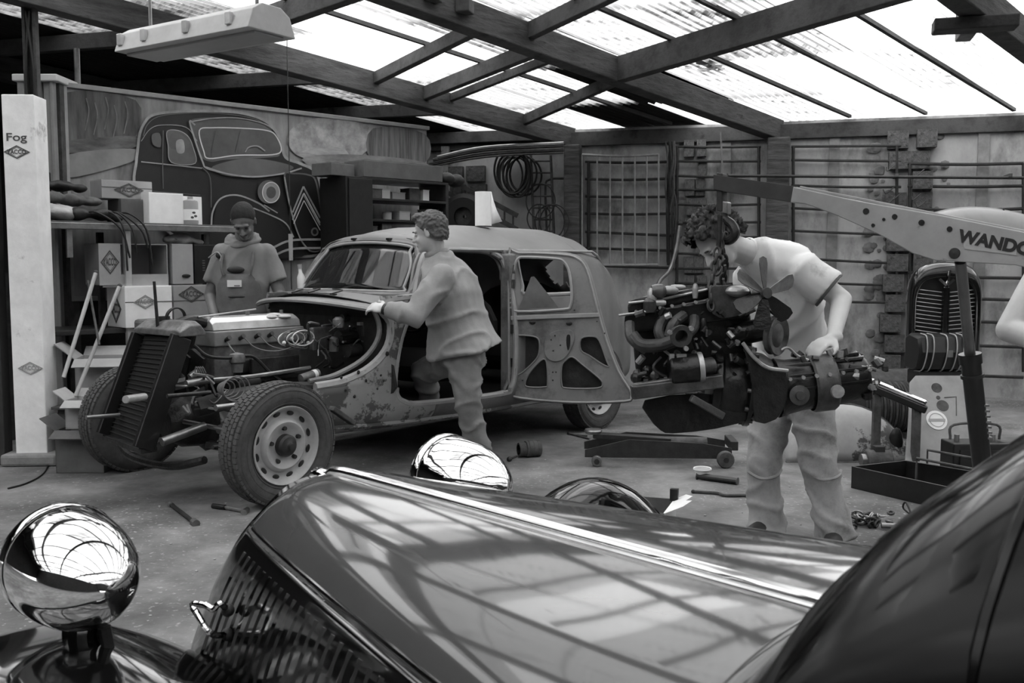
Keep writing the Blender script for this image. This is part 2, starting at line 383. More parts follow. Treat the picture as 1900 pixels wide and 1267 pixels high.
# object space of the sheet follows the world, so the dirt is laid in a rotated copy
sh0=sheet_mesh().build('roof_sheet',S_clear,ce,smooth=180,fix=False)
for mm in (S_clear,S_milk,S_dirt):
    for nd in mm.node_tree.nodes:
        if nd.type=='MAPPING': 
            nd.inputs['Rotation'].default_value=(0,0,-math.atan2(SD.y,SD.x))
    N=mm.node_tree.nodes; wv=[x for x in N if x.type=='TEX_WAVE'][0]
    r=N.new('ShaderNodeMapping'); r.inputs['Rotation'].default_value=(0,0,-math.atan2(SD.y,SD.x))
    tc=[x for x in N if x.type=='TEX_COORD'][0]; mm.node_tree.links.new(tc.outputs['Object'],r.inputs[0]); mm.node_tree.links.new(r.outputs[0],wv.inputs['Vector'])
rd=random.Random(11); first=True
for row in range(13):
    for c in range(23):
        a=-.55+row*1.45; b=-5.9+c*.845; bc=b+.42; ac=a+.7
        o=RP(a,b,.235+ (c%2)*.004)
        q=rd.random()
        if bc<-3.4 or (bc<-2.3 and q<.25): m=S_dark
        elif bc<0: m=S_clear if q<.42 else S_milk if q<.68 else S_dirt
        elif bc<3.2 and ac<2.2: m=S_milk if q<.6 else S_clear
        else: m=S_clear if q<.45 else S_milk if q<.78 else S_dirt
        if -2.2<bc<0 and ac<2.6 and q>.55: m=S_dark
        if 3<ac<9 and bc>0 and m is S_clear and q<.3: m=S_milk
        if ac>9.3 and bc>-3.3 and m is S_dirt: m=S_milk
        if 1.2<ac<7 and -3.1<bc<-2.3 and q<.6: m=S_dirt
        if first: sh0.location=o; sh0.data.materials[0]=m; first=False; base=sh0; continue
        inst(base,'roof_sheet',ce,MX.Translation(o),m=m)
# dead leaves lying on the sheets
g=G()
for i in range(70):
    p=RP(rd.uniform(0,8),rd.uniform(-2.2,6),.27); s=rd.uniform(.02,.06); g.ell(p,(s,s*.8,.01),n=7,m=3)
for i in range(26):
    p=RP(onraf(0,1210)+rd.uniform(-.3,.3),.35+rd.uniform(-.15,.3),.27); g.ell(p,(rd.uniform(.03,.09),.05,.012),n=7,m=3)
g.build('fallen_leaves',M_dark,ce,kind='stuff')
# timber posts
def post(px,w,name,label,off=.14):
    p=WP(px,500,off); t=thing(name,(p.x,p.y,0),label,'post','wooden posts against the back wall')
    G().box((p.x,p.y,1.28),(w,w*.8,2.56),(WD,WN,Z3)).build('shaft',M_wood,t,smooth=0,bevel=.012)
    G().box((p.x,p.y,.02),(w+.08,w+.04,.04),(WD,WN,Z3)).build('foot_block',M_conc,t,smooth=0,bevel=.008); return t
post(1440,.22,'timber_post','thick weathered timber post behind the dark tip of the crane boom')
post(1062,.17,'timber_post','dark timber post rising left of the pale barred grille on the wall')
# white door pillar at left with stickers
D0=6.35; pl=P(58,850,D0); t=thing('concrete_pillar',(-3.13,D0,0),'pale grey square pillar with black diamond oil stickers at far left','pillar')
g=G(); PXA=V((1,.06,0)).normalized(); PYA=V((-PXA.y,PXA.x,0))
g.box((-3.14,D0,1.19),(.20,.2,2.38),(PXA,PYA,Z3)); g.build('shaft',mat('pillar_paint',.92,.75,var=.04,scale=7,g2=.66,thr=.66,soft=.1,scale2=4,bump=.2),t,smooth=0,bevel=.006)
G().box((-3.14,D0,.04),(.36,.32,.08),(PXA,PYA,Z3)).build('plinth',M_conc,t,smooth=0,bevel=.02)
def diamond(o,x,y,w,h,parent,word='YACCO',m=None,th=.1,ts=None,name='diamond_logo'):
    m=m or M_ink; x=V(x).normalized(); y=V(y).normalized(); n=x.cross(y); o=V(o); g=G()
    a=[(-w/2,0),(0,-h/2),(w/2,0),(0,h/2)]; k=1-th*1.6; b=[(p[0]*k,p[1]*k) for p in a]
    g.plate([a,b],lambda u,v,t:o+x*u+y*v+n*(.0015*t),1)
    k2=k-th*.9; c=[(p[0]*k2,p[1]*k2) for p in a]; k3=k2-.05; d=[(p[0]*k3,p[1]*k3) for p in a]; g.plate([c,d],lambda u,v,t:o+x*u+y*v+n*(.0015*t),1)
    r=g.build(name,m,parent,smooth=0)
    text(word,ts or h*.44,o,x,y,m,parent,'lettering',.002,wx=w/h*.46,bold=.03)
    return r
fy=D0-.1-.002
text('Fog',.07,(-3.15,fy,1.32+(486-262)/FPX*D0),PXA,Z3,M_ink,t,wx=1.3)
diamond((-3.15,fy,1.32+(486-288)/FPX*D0),PXA,Z3,.165,.085,t)
diamond((-3.12,fy,1.32+(486-680)/FPX*D0),PXA,Z3,.16,.085,t,m=mat('faded_ink',.58,.8))
# dark door stile beside it
G().box((-3.36,6.3,1.7),(.10,.12,3.4),(PXA,PYA,Z3)).build('door_stile',mat('dark_frame',.16,.7,var=.05,scale=6),thing('door_frame',(-3.36,6.3,0),'dark upright door frame post left of the pale pillar','door frame'),smooth=0,bevel=.006)
# fluorescent light case
def lamp_case():
    D=4.2; a=P(262,92,D+.25); b=P(500,60,D-.35); d=(b-a).normalized(); d.z*=.3; d.normalize(); up=Z3
    n=d.cross(up).normalized(); L=(P(262,92,D+.25)-P(520,60,D-.35)).length
    c=(P(258,85,D+.25)+P(505,38,D-.2))/2; ln=(P(258,85,D+.25)-P(505,38,D-.2)); d=ln.normalized(); n=d.cross(Z3).normalized(); z=n.cross(d); Lg=ln.length
    t=thing('strip_light',c,'long pale metal strip light case hanging under the roof beams','light')
    m=mat('lamp_enamel',.72,.5,var=.06,scale=5)
    sec=[(-.13,-.05),(.13,-.05),(.10,.03),(.05,.06),(-.05,.06),(-.10,.03)]
    rg=[[c+d*s+n*u+z*v for u,v in sec] for s in (-Lg/2,Lg/2)]
    G().loft(rg,True,True).build('case',m,t,smooth=0,bevel=.004)
    g=G()
    g.box(c-z*.055,(Lg*.96,.16,.012),(d,n,z)); g.build('diffuser',mat('lamp_diffuser',.62,.4,var=.04,scale=4),t,smooth=0,bevel=.004)
    for s in (-.36,-.05,.27,.46):
        for sd in (-1,1): G().box(c+d*(Lg*s)+n*(.12*sd)+z*.0,(.03,.02,.05),(d,n,z)).build('clip',M_alu,t,smooth=0,bevel=.003)
    for s in (-.4,.4):
        q=c+d*Lg*s+z*.06; G().cyl(q,V((q.x,q.y,2.56+.5)),.008,n=8).build('hanger_rod',M_steel,t)
    return t
lamp_case()
# ================= MURAL =================
def mural():
    o=MO+E1*.16; t=thing('mural_panel',(o.x,o.y,0),'long painted mural of a dark saloon car above the shelves','mural')
    mb=mat('mural_ground',.40,.6,var=.0,scale=3)
    m=mat('mural_sky',.52,.55,var=.18,scale=2.2,det=8,stretch=(2.0,2.0,.45))
    a=MP(118,165); b=MP(792,240); z1=2.60; z0=1.05
    g=G(); c=(a+b)/2; Lg=(V((b.x,b.y,0))-V((a.x,a.y,0))).length
    g.box((c.x,c.y,(z0+z1)/2)+tuple() if False else V((c.x,c.y,(z0+z1)/2))+E2*.02,(Lg,.03,z1-z0),(E1,E2,Z3)); bd=g.build('board',m,t,smooth=0)
    for z in (z1,z0): G().box(V((c.x,c.y,z))+E2*.01,(Lg+.04,.06,.035),(E1,E2,Z3)).build('frame_rail',mat('mural_frame',.62,.6,var=.06,scale=6),t,smooth=0,bevel=.004)
    G().box(V((a.x,a.y,(z0+z1)/2))+E2*.01,(.035,.06,z1-z0),(E1,E2,Z3)).build('frame_rail',MATS['mural_frame'],t,smooth=0,bevel=.004)
    lev=[0]
    def shape(pts,mm,name='painted_shape',smooth=4,holes=()):
        lev[0]+=1; off=.006+.0009*lev[0]
        pts=rnd2(pts,smooth) if smooth else pts
        G().plate([pts]+[rnd2(h,4) for h in holes],lambda x,y,k:MP(x,y,off-.004*k),1).build(name,mm,t,smooth=0,fix=False)
    def line(pts,w,mm,closed=False,name='painted_line'):
        lev[0]+=1; off=.008+.0009*lev[0]
        q=catmull([V((x,y,0)) for x,y in pts],5,closed); n=len(q); L1=[];L2=[]
        for i in range(n):
            d=(q[(i+1)%n]-q[i-1]) if closed else q[min(i+1,n-1)]-q[max(i-1,0)]; d.normalize(); s=V((-d.y,d.x,0))*w/2
            L1.append(MP(q[i].x+s.x,q[i].y+s.y,off)); L2.append(MP(q[i].x-s.x,q[i].y-s.y,off))
        g=G(); m_=n if closed else n-1
        g.add(L1+L2,[(i,(i+1)%n,n+(i+1)%n,n+i) for i in range(m_)]); g.build(name,mm,t,smooth=0,fix=False)
    K=mat('mural_black',.13,.45,var=.04,scale=2); Lt=mat('mural_light',.58,.6,var=.10,scale=5); Md=mat('mural_mid',.36,.55,var=.06,scale=2)
    Gr=mat('mural_glass',.34,.5,var=.07,scale=2.5); Wh=mat('mural_white',.80,.6); Tr=mat('mural_trees',.30,.6,var=.14,scale=4,stretch=(2.5,2.5,.4)); Dk=mat('mural_deep',.09,.5)
    # trees and road of the painted landscape
    shape([(122,172),(252,186),(250,255),(190,262),(122,262)],Tr); shape([(122,262),(250,252),(248,274),(122,284)],mat('mural_field',.33,.6,var=.12,scale=4,stretch=(1,1,4)))
    shape([(122,288),(248,276),(244,300),(122,330)],mat('mural_road',.52,.6,var=.06,scale=3))
    shape([(545,235),(600,218),(680,232),(690,270),(640,300),(560,292),(535,265)],mat('mural_glow',.60,.6,var=.14,scale=9,det=8))
    shape([(692,238),(788,248),(788,302),(690,296)],mat('mural_trunks',.38,.6,var=.16,scale=6,stretch=(4,4,.25)))
    shape([(556,282),(640,276),(640,322),(600,330),(590,312)],mat('mural_meadow',.62,.6,var=.10,scale=6,stretch=(1,1,5)))
    shape([(560,296),(640,286),(785,300),(785,330),(640,330)],mat('mural_field2',.5,.6,var=.10,scale=4,stretch=(1,1,4)))
    for a_,b_ in ((160,182),(176,190),(196,180),(212,195),(232,188)): line([(a_,b_),(a_+5,b_+25),(a_-2,b_+60)],2,mat('mural_birch',.42,.6,var=.08,scale=9))
    body=[(253,300),(255,282),(259,250),(268,228),(285,213),(330,207),(400,206),(450,210),(488,222),(510,240),(522,265),(530,292),(556,303),(585,318),(596,350),(602,400),(607,440),(600,470),(520,478),(400,474),(300,420),(252,350)]
    line(body,5,Lt,True); shape(body,K)
    shape([(352,228),(370,219),(440,218),(490,230),(508,250),(520,285),(500,292),(420,296),(392,300),(372,290),(362,260)],Md)
    shape([(370,242),(395,237),(450,238),(495,242),(512,252),(522,278),(505,287),(440,288),(388,294),(378,280)],Gr); line([(370,242),(395,237),(450,238),(495,242),(512,252),(522,278),(505,287),(440,288),(388,294),(378,280)],2.2,Wh,True)
    line([(266,252),(273,232),(292,217),(330,211),(400,210),(470,220),(505,240)],1.6,Md)
    line([(262,262),(278,240),(300,232),(345,236),(366,262)],1.4,Lt)
    line([(262,352),(300,356),(372,362)],1.2,Md)
    line([(352,226),(400,219),(450,220),(500,234),(522,262)],2.2,Lt)
    for x in (403,448): line([(x,240),(x-10,282)],2,Md)
    line([(455,282),(462,273),(478,271),(492,280)],2.2,Lt)
    shape([(310,244),(330,242),(348,252),(358,272),(362,303),(318,301),(312,270)],Md); line([(310,244),(330,242),(348,252),(358,272),(362,303),(318,301),(312,270)],1.6,Lt,True)
    shape([(316,250),(334,249),(350,262),(356,272),(318,276)],Gr); shape([(282,250),(297,248),(298,272),(284,268)],Gr)
    shape([(327,262),(340,260),(342,282),(329,283)],Lt); 
    line([(262,300),(300,304),(375,312)],2,Lt); line([(303,242),(302,300),(303,350)],1.5,Md); line([(375,310),(390,330),(392,385)],1.6,Md)
    # bonnet and wings
    shape([(392,312),(420,300),(460,294),(505,298),(545,310),(520,322),(470,328),(420,326)],Md); line([(382,310),(420,322),(470,328),(525,322),(560,312)],3,Lt)
    line([(362,232),(352,225),(362,260),(376,300),(384,312),(420,322)],3,Lt)
    shape([(400,392),(410,372),(440,362),(480,378),(510,405),(545,450),(560,476),(400,474)],Dk); line([(392,420),(395,392),(410,368),(440,362),(478,376),(500,392)],3,Lt)
    line([(470,386),(500,398),(530,414),(545,440)],2.4,Lt); line([(490,380),(515,395)],2,Lt)
    shape([(498+20*math.cos(i*.52),356+22*math.sin(i*.52)) for i in range(12)],Md); shape([(503+16*math.cos(i*.52),357+19*math.sin(i*.52)) for i in range(12)],Lt); shape([(503+9*math.cos(i*.52),357+11*math.sin(i*.52)) for i in range(12)],Gr)
    line([(503+16*math.cos(i*.52),357+19*math.sin(i*.52)) for i in range(12)],1.6,Wh,True)
    grille=[(528,326),(545,322),(570,324),(585,334),(594,380),(604,440),(598,462),(575,465),(556,440),(540,390)]
    shape(grille,Dk); line(grille,3,Md,True); line([(528,328),(540,390),(556,440),(575,466)],2.2,Lt)
    for dy in (0,14): line([(543,394+dy),(563,346+dy)],3,Lt); line([(563,346+dy),(594,404+dy)],3,Lt)
    for dy in (5,19): line([(545,396+dy),(564,353+dy)],1.5,Wh); line([(564,353+dy),(594,408+dy)],1.5,Wh)
    shape([(584+7*math.cos(i*.6),430+8*math.sin(i*.6)) for i in range(10)],Md); shape([(584+4*math.cos(i*.6),430+5*math.sin(i*.6)) for i in range(10)],Dk)
    shape([(596,345),(640,342),(644,400),(612,410)],mat('mural_smoke',.5,.6,var=.18,scale=5)); shape([(602,352),(612,344),(640,346),(640,364),(615,368)],Dk)
    line([(597,365),(625,352),(642,352)],3,Lt); line([(605,385),(642,372)],5,Lt)
    for y in (446,462): line([(505,y+14),(540,y),(600,y-2)],4,Lt)
    return t
mural()
# boarded wall under the mural
p=MO+E1*1.9+E2*.35; g=G(); g.box((p.x,p.y,.62),(4.6,.06,1.24),(E1,E2,Z3)); g.build('trim_1',mat('dark_boarding',.17,.9,var=.07,scale=2,bump=.4,stretch=(1,1,4)),kind='structure',smooth=0)
# pale sheet-metal locker beside the mural
D=7.02; a=P(76,155,D); t=thing('metal_locker',(-3.38,D,0),'tall narrow ribbed metal cabinet between pillar and mural','cabinet')
g=G(); xx=-3.50
for i,(dx,w,dy) in enumerate(((-.10,.05,0),(-.04,.055,.02),(.02,.05,0),(.075,.05,.02),(.115,.025,.0))):
    G().box((xx+.12+dx,D+dy,1.31),(w,.06,2.58),(E1,E2,Z3) if 0 else None).build('rib',mat('locker_metal',.55,.5,metal=.2,var=.06,scale=5),t,smooth=0,bevel=.006)
G().box((xx+.12,D+.14,1.305),(.29,.2,2.59)).build('body',M_rust,t,smooth=0)
G().box((xx+.13,D+.12,2.62),(.32,.34,.05)).build('top_panel',M_white,t,smooth=0,bevel=.008)
t=thing('iron_pipe',P(142,160,7.4),'short thin vertical pipe rising above the left end of the mural','pipe')
a=P(142,90,7.4); G().cyl((a.x,a.y,2.3),(a.x,a.y,a.z),.022).build('tube',M_steel,t); G().cyl((a.x,a.y,2.28),(a.x,a.y,2.33),.035).build('collar',M_rust,t)
a=P(58,100,6.7); t=thing('steel_post',(a.x,a.y,0),'slim dark steel post with cables rising behind the pale pillar','post')
for dx in (-.035,.035): G().box((a.x+dx,a.y,1.6),(.02,.05,3.2)).build('flange',M_rust,t,smooth=0)
G().box((a.x,a.y+.01,1.6),(.06,.012,3.2)).build('web',M_dark,t,smooth=0)
for dx in (-.012,.014): G().tube([(a.x+dx,a.y-.03,2.2),(a.x+dx*2,a.y-.035,2.6),(a.x-dx,a.y-.03,3.0)],.009).build('cable',M_rubberb,t)
# ================= LEFT SHELF =================
SF=V((-2.99,6.56,0))   # front line of the shelf
def SP(t,d,z): q=SF+E1*t+E2*d; return V((q.x,q.y,z))
zs=1.60
t=thing('steel_shelf',SP(.4,.25,0),'long steel work shelf with one bright upright post','shelf')
G().box(SP(.52,.26,zs-.02),(1.42,.52,.035),(E1,E2,Z3)).build('top_board',mat('shelf_board',.30,.6,var=.06,scale=5),t,smooth=0,bevel=.004)
G().box(SP(.52,.0,zs-.035),(1.44,.03,.045),(E1,E2,Z3)).build('front_rail',M_steel,t,smooth=0,bevel=.004)
G().box(SP(.406,.02,zs/2-.03),(.045,.045,zs-.06),(E1,E2,Z3)).build('upright',mat('zinc_post',.72,.4,metal=.4,var=.06,scale=8),t,smooth=0,bevel=.005)
G().box(SP(.40,.5,zs/2-.03),(.045,.045,zs-.06),(E1,E2,Z3)).build('upright',M_rust,t,smooth=0,bevel=.005)
G().box(SP(.02,.03,zs-.15),(.04,.03,.2),(E1,E2,Z3)).build('bracket',M_steel,t,smooth=0,bevel=.004)
G().box(SP(1.2,.45,zs/2-.03),(.045,.045,zs-.06),(E1,E2,Z3)).build('upright',M_rust,t,smooth=0)
zl=.86
G().box(SP(.55,.28,zl-.02),(1.3,.5,.035),(E1,E2,Z3)).build('lower_board',M_dark,t,smooth=0,bevel=.004)
def carton(o,w,d,h,label,m=M_card,logo=None,side_logo=None,open_=False,ax=None,band=True,group=None,name='carton',rot=0,flaps=True):
    """o = front-left bottom corner; front faces -E2"""
    c,s=math.cos(rot),math.sin(rot); x=E1*c+E2*s; y=E2*c-E1*s; o=V(o); t=thing(name,o,label,'box',group)
    th=.006
    if open_=='front':
        g=G(); 
        for cc,sz in (((w/2,d/2,th/2),(w,d,th)),((w/2,d/2,h-th/2),(w,d,th)),((th/2,d/2,h/2),(th,d,h)),((w-th/2,d/2,h/2),(th,d,h)),((w/2,d-th/2,h/2),(w,th,h))):
            g.box(o+x*cc[0]+y*cc[1]+Z3*cc[2],sz,(x,y,Z3))
        g.build('body',m,t,smooth=0)
        G().box(o+x*(w/2)-y*.002+Z3*(.03),(w,th,.09),(x,y,Z3)).build('front_flap',m,t,smooth=0)
    elif open_=='top':
        g=G()
        for cc,sz in (((w/2,d/2,th/2),(w,d,th)),((w/2,th/2,h/2),(w,th,h)),((w/2,d-th/2,h/2),(w,th,h)),((th/2,d/2,h/2),(th,d,h)),((w-th/2,d/2,h/2),(th,d,h))):
            g.box(o+x*cc[0]+y*cc[1]+Z3*cc[2],sz,(x,y,Z3))
        g.build('body',m,t,smooth=0)
        for i,(e,k,L_) in enumerate(((0,-1,w),(d,1,w))):
            q=o+y*e+Z3*h; a=math.radians(60 if i else 35); yy=(y*k*math.sin(a)+Z3*math.cos(a)*(1 if i else -.3)).normalized(); nn=x.cross(yy)
            G().box(q+x*w/2+yy*d*.22,(L_,d*.44,th),(x,yy,nn)).build('flap',m,t,smooth=0)
        for e,k in ((0,-1),(w,1)):
            q=o+x*e+Z3*h; yy=(x*k*.6+Z3*.5).normalized(); nn=y.cross(yy)
            G().box(q+y*d/2+yy*w*.2,(d,w*.4,th),(y,yy,nn)).build('flap',m,t,smooth=0)
    else:
        G().box(o+x*w/2+y*d/2+Z3*h/2,(w,d,h),(x,y,Z3)).build('body',m,t,smooth=0,bevel=.004)
        if flaps:
            for e in (.25,.75): G().box(o+x*w/2+y*d*e+Z3*(h+.002),(w*.99,d*.485,.004),(x,y,Z3)).build('flap',m,t,smooth=0)
        if band: G().box(o+x*w/2-y*.001+Z3*h*.62,(w,.002,.006),(x,y,Z3)).build('fold_line',M_cardd,t,smooth=0)
    if logo: diamond(o+x*w*logo[0]-y*(.003 if open_!='front' else .008)+Z3*h*logo[1],x,Z3,logo[2],logo[3],t,m=logo[4] if len(logo)>4 else None)
    if side_logo: diamond(o-x*.002+y*d*side_logo[0]+Z3*h*side_logo[1],-y,Z3,side_logo[2],side_logo[3],t,m=side_logo[4] if len(side_logo)>4 else None)
    return t
def fw(px,py,d=0.):   # shelf coordinate t under a pixel, at distance d behind the front line
    q=PL(px,py,SF+E2*d,E2); return (q-SF).dot(E1),q.z
# on the top shelf
tt=lambda px,d=.12: fw(px,400,d)[0]
x0=tt(220,.25); carton(SP(x0,.2,zs),tt(276,.2)-x0,.25,.17,'flat dark grey carton under the logo box on the shelf',M_cardd,band=False)
x0=tt(192,.22); carton(SP(x0,.24,zs+.175),tt(286,.22)-x0,.22,.13,'pale carton with oil diamond lying on a dark carton',M_card,logo=(.53,.5,.22,.10))
x0=tt(277,.1); carton(SP(x0,.1,zs),.26,.28,.22,'closed pale carton in the middle of the top shelf',M_cardw,band=False)
x0=tt(336,.06); c=carton(SP(x0,.2,zs),tt(391,.06)-x0,.22,.21,'white carton at the right end of the top shelf',M_cardw,band=False)
q=SP(tt(365,.0),.1,zs); t=thing('oil_can',q,'small grey labelled can in front of the white carton','can')
G().lathe([(0,0),(.052,0),(.055,.008),(.055,.16),(.05,.175),(.02,.185),(.02,.205),(0,.205)],q,Z3,20).build('body',M_card,t)
G().lathe([(.056,.03),(.0565,.03),(.0565,.11),(.056,.11)],q,Z3,20).build('label_band',M_cardw,t)
n=-E2; 
for k,(dx,dz) in enumerate(((-.012,.05),(.012,.06),(.0,.085))): G().ell(q+n*.055+E1*dx+Z3*dz,(.014,.003,.009),(E1,E2,Z3),8,5).build('print_mark',M_ink,t)
# cloths and seat covers heaped
def heap(name,label,pts,r,m,cat='cloth',vox=.014,seed=0,flat=.5):
    t_=V(pts[0]); g=G()
    for i,p in enumerate(pts):
        rr=r[i] if hasattr(r,'__len__') else r
        g.ell(p,(rr,rr*.9,rr*flat),(E1,E2,Z3),14,8)
    o=g.build(name,m,None,smooth=180,voxel=vox,sm=4)
    rdm=V((seed*3.1,0,seed)); me=o.data
    for v in me.vertices:
        w=NZ.noise(v.co*9+rdm)*.02+NZ.noise(v.co*22+rdm)*.008; v.co+=v.normal*w
    tag(o,label,cat); return o
heap('folded_blanket','light folded blanket at the left end of the shelf',[SP(-.08,.2,zs+.06),SP(.0,.15,zs+.055),SP(0.08,.13,zs+.05)],[.13,.13,.1],M_lcloth,seed=1,flat=.42)
heap('rolled_seat_cover','dark rolled seat cover lying over the light blanket',[SP(-.08,.25,zs+.17),SP(-.02,.22,zs+.16),SP(.12,.2,zs+.15),SP(.25,.2,zs+.14)],[.09,.08,.08,.07],M_cloth,seed=2,flat=.5)
heap('bundled_tarpaulin','dark crumpled tarpaulin on top of the cloth pile',[SP(-.05,.32,zs+.25),SP(.08,.32,zs+.25),SP(.2,.3,zs+.24)],[.08,.09,.06],M_dark,seed=3,flat=.45)
heap('rag','dark rag draped on the shelf edge beside the pile',[SP(.12,.1,zs+.05),SP(.26,.08,zs+.05),SP(.36,.1,zs+.03)],[.09,.09,.06],M_dark,seed=4,flat=.5)
q=SP(tt(90,.2),.3,zs); t=thing('drawing_board',q,'dark upright board standing behind the cloth pile','board')
G().box(SP(-.05,.42,zs+.17),(.16,.03,.34),(E1,E2,Z3)).build('board',M_dark,t,smooth=0,bevel=.006); G().box(SP(-.05,.40,zs+.17),(.18,.02,.36),(E1,E2,Z3)).build('rim',M_rubberb,t,smooth=0,bevel=.01)
t=thing('strap',SP(.3,0,zs),'bundle of dark straps hanging over the shelf edge','strap')
for i,(x,l) in enumerate(((.30,.34),(.34,.22),(.42,.3),(.36,.18),(.2,.25))):
    G().tube([SP(x-.06,.1,zs+.05),SP(x,.0,zs+.06),SP(x+.06+.02*i,-.05,zs-.05),SP(x+.08+.03*i,-.045,zs-l)],.007).build('strap_end',M_rubberb,t)
# boxes on the lower board
z2=fw(245,545)[1]
x0,_=fw(187,500); w=fw(305,500)[0]-x0
carton(SP(x0+.02,.03,zl+.30),.22+.25,.32,.29,'open fronted oil carton on the upper tier left of the post',M_card,open_='front')
diamond(SP(x0+.07,.015,zl+.46),E1,Z3,.13,.17,thing('box_flap',SP(x0+.07,.02,zl+.30),'upright carton flap with a tall black diamond beside the open box','box flap'),ts=.07)
G().box(SP(x0+.07,.02,zl+.445),(.15,.008,.29),(E1,E2,Z3)).build('panel',M_card,bpy.data.objects['box_flap'],smooth=0)
x1=x0+.52; carton(SP(x1,.02,zl+.30),.16,.32,.29,'pale closed carton with a punched hand hole, upper tier',M_card,band=False)
G().ell(SP(x1+.1,.012,zl+.36),(.035,.004,.014),(E1,E2,Z3),10,5).build('hand_hole',M_dark,bpy.data.objects[[o.name for o in COL.objects if o.name.startswith('carton')][-1]])
t=carton(SP(x1+.17,.02,zl+.30),.17,.3,.29,'black printed carton on the upper tier beside the mechanic',M_black,band=False); [G().box(SP(x1+.24,.016,zl+.40+.018*k_),(.020,.002,.007),(E1,E2,Z3)).build('print_mark',M_cardd,t,smooth=0) for k_ in range(5)]
# big lower boxes stand proud and turned so that two faces show
x2=fw(233,590,-.04)[0]
carton(SP(x2,-.04,zl),.34,.33,.29,'bright white oil carton with two diamond logos behind the post',M_cardw,logo=(.42,.62,.17,.10,mat('pale_ink',.55,.7)),side_logo=(.5,.45,.20,.21))
carton(SP(x2+.36,-.02,zl),.27,.3,.29,'oil carton with dark diamond on the lower tier behind the mechanic',M_card,logo=(.5,.78,.2,.12))
heap('cloth_bundle','pale folded cloth bag lying on the black carton',[SP(x1+.04,.12,zl+.63),SP(x1+.14,.12,zl+.63),SP(x1+.24,.12,zl+.61)],[.07,.08,.05],M_lcloth,seed=5,flat=.55)
# open boxes on the floor
def gbox(px,py,w,d,h,label,m,open_,rot=0): q=PG(px,py); return carton(V((q.x,q.y,0)),w,d,h,label,m,open_=open_,rot=rot,band=False)
q=PG(112,800); 
t=thing('wooden_crate',(-2.83,6.7,0),'low dark wooden stand under the open floor boxes','crate')
for i in range(3): G().box((-2.74,6.36+i*.16,.365),(.56,.13,.02)).build('slat',M_wood,t,smooth=0,bevel=.003)
for sx in (-.27,.27):
    for sy in (6.36,6.68): G().box((-2.74+sx*.85,sy,.177),(.05,.05,.354)).build('leg',M_wood,t,smooth=0,bevel=.003)
carton(V((-2.91,6.42,.376)),.40,.26,.30,'open cardboard box with raised flaps beside the pillar',M_card,open_='top',rot=-.55)
carton(V((-2.80,6.02,.275)),.24,.20,.18,'pale open cardboard box next to the far front wheel',M_card,open_='top',rot=-.7)
carton(V((-2.86,6.00,0)),.30,.22,.27,'lower cardboard box with folded lid against the tyre',M_cardd,open_='top',rot=-.75)
# broom sticks leaning
for i,(a,b,l) in enumerate((((178,505),(118,700),'long pale broom stick leaning at left of the cartons'),((222,530),(140,735),'pale stick crossing the broom stick in front of the cartons'),((163,522),(184,640),'thin dark stick leaning between the two pale ones'))):
    p,q=P(*a,6.45+.06*i),P(*b,6.15+.05*i); t=thing('broom_stick' if i==0 else 'wooden_stick' if i==1 else 'thin_rod',q,l,'stick')
    G().cyl(q,p,.013 if i<2 else .008).build('shaft',mat('stick_wood',.66,.6,var=.05,scale=9) if i<2 else M_rust,t); G().ell(p,.015 if i<2 else .009).build('tip',M_rust,t)
# trolley jack at the pillar foot
def trolley(loc,ang,label,L=.62,s=1.):
    t=thing('trolley_jack',(loc[0],loc[1],0),label,'jack','trolley jacks'); c,sn=math.cos(ang),math.sin(ang); x=V((c,sn,0)); y=V((-sn,c,0)); o=V((loc[0],loc[1],0))
    for k in (-1,1):
        side=[(-L/2,.05),(L/2,.05),(L/2,.10),(L*.2,.17),(-L*.3,.15),(-L/2,.12)]
        G().plate([side],lambda u,v,q,k=k:o+x*u+y*(k*.11*s+q*.012)+Z3*v,1).build('side_plate',M_dark,t,smooth=0,bevel=.002)
    for u,r,w in ((-L*.45,.055,.05),(L*.42,.035,.04)):
        for k in (-1,1):
            wz=G().lathe([(.01,-w/2),(r*.9,-w/2),(r,-w/2+.008),(r,w/2-.008),(r*.9,w/2),(.01,w/2)],o+x*u+y*(k*.15*s)+Z3*r,y,20).build('wheel',M_steel if r<.04 else M_rust,t)
            G().cyl(o+x*u+y*(k*(.15*s)-.03)+Z3*r,o+x*u+y*(k*.15*s+.03)+Z3*r,.018,n=10).build('hub',M_dark,wz)
    G().cyl(o-x*L*.35+Z3*.12,o+x*L*.05+Z3*.12,.045).build('cylinder',M_rust,t)
    G().beam(o-x*L*.1+Z3*.14,o+x*L*.44+Z3*.17,.08,.035).build('lift_arm',M_dark,t,smooth=0,bevel=.004)
    G().lathe([(0,0),(.05,0),(.06,.02),(.055,.03),(0,.025)],o+x*L*.44+Z3*.18,Z3,16).build('saddle',M_steel,t)
    G().box(o-x*L*.52+Z3*.13,(.05,.2*s,.06),(x,y,Z3)).build('handle_socket',M_dark,t,smooth=0,bevel=.005)
    return t
q=PG(150,832); trolley((-2.62,6.62),.1,'low trolley jack behind the far front wheel at left',.5,.9)
q=PG(1215,865); tj=trolley((PG(1222,862).x,PG(1222,862).y+.12),-.06+math.pi,'long dark trolley jack on the floor under the hanging engine',.95,1.3)
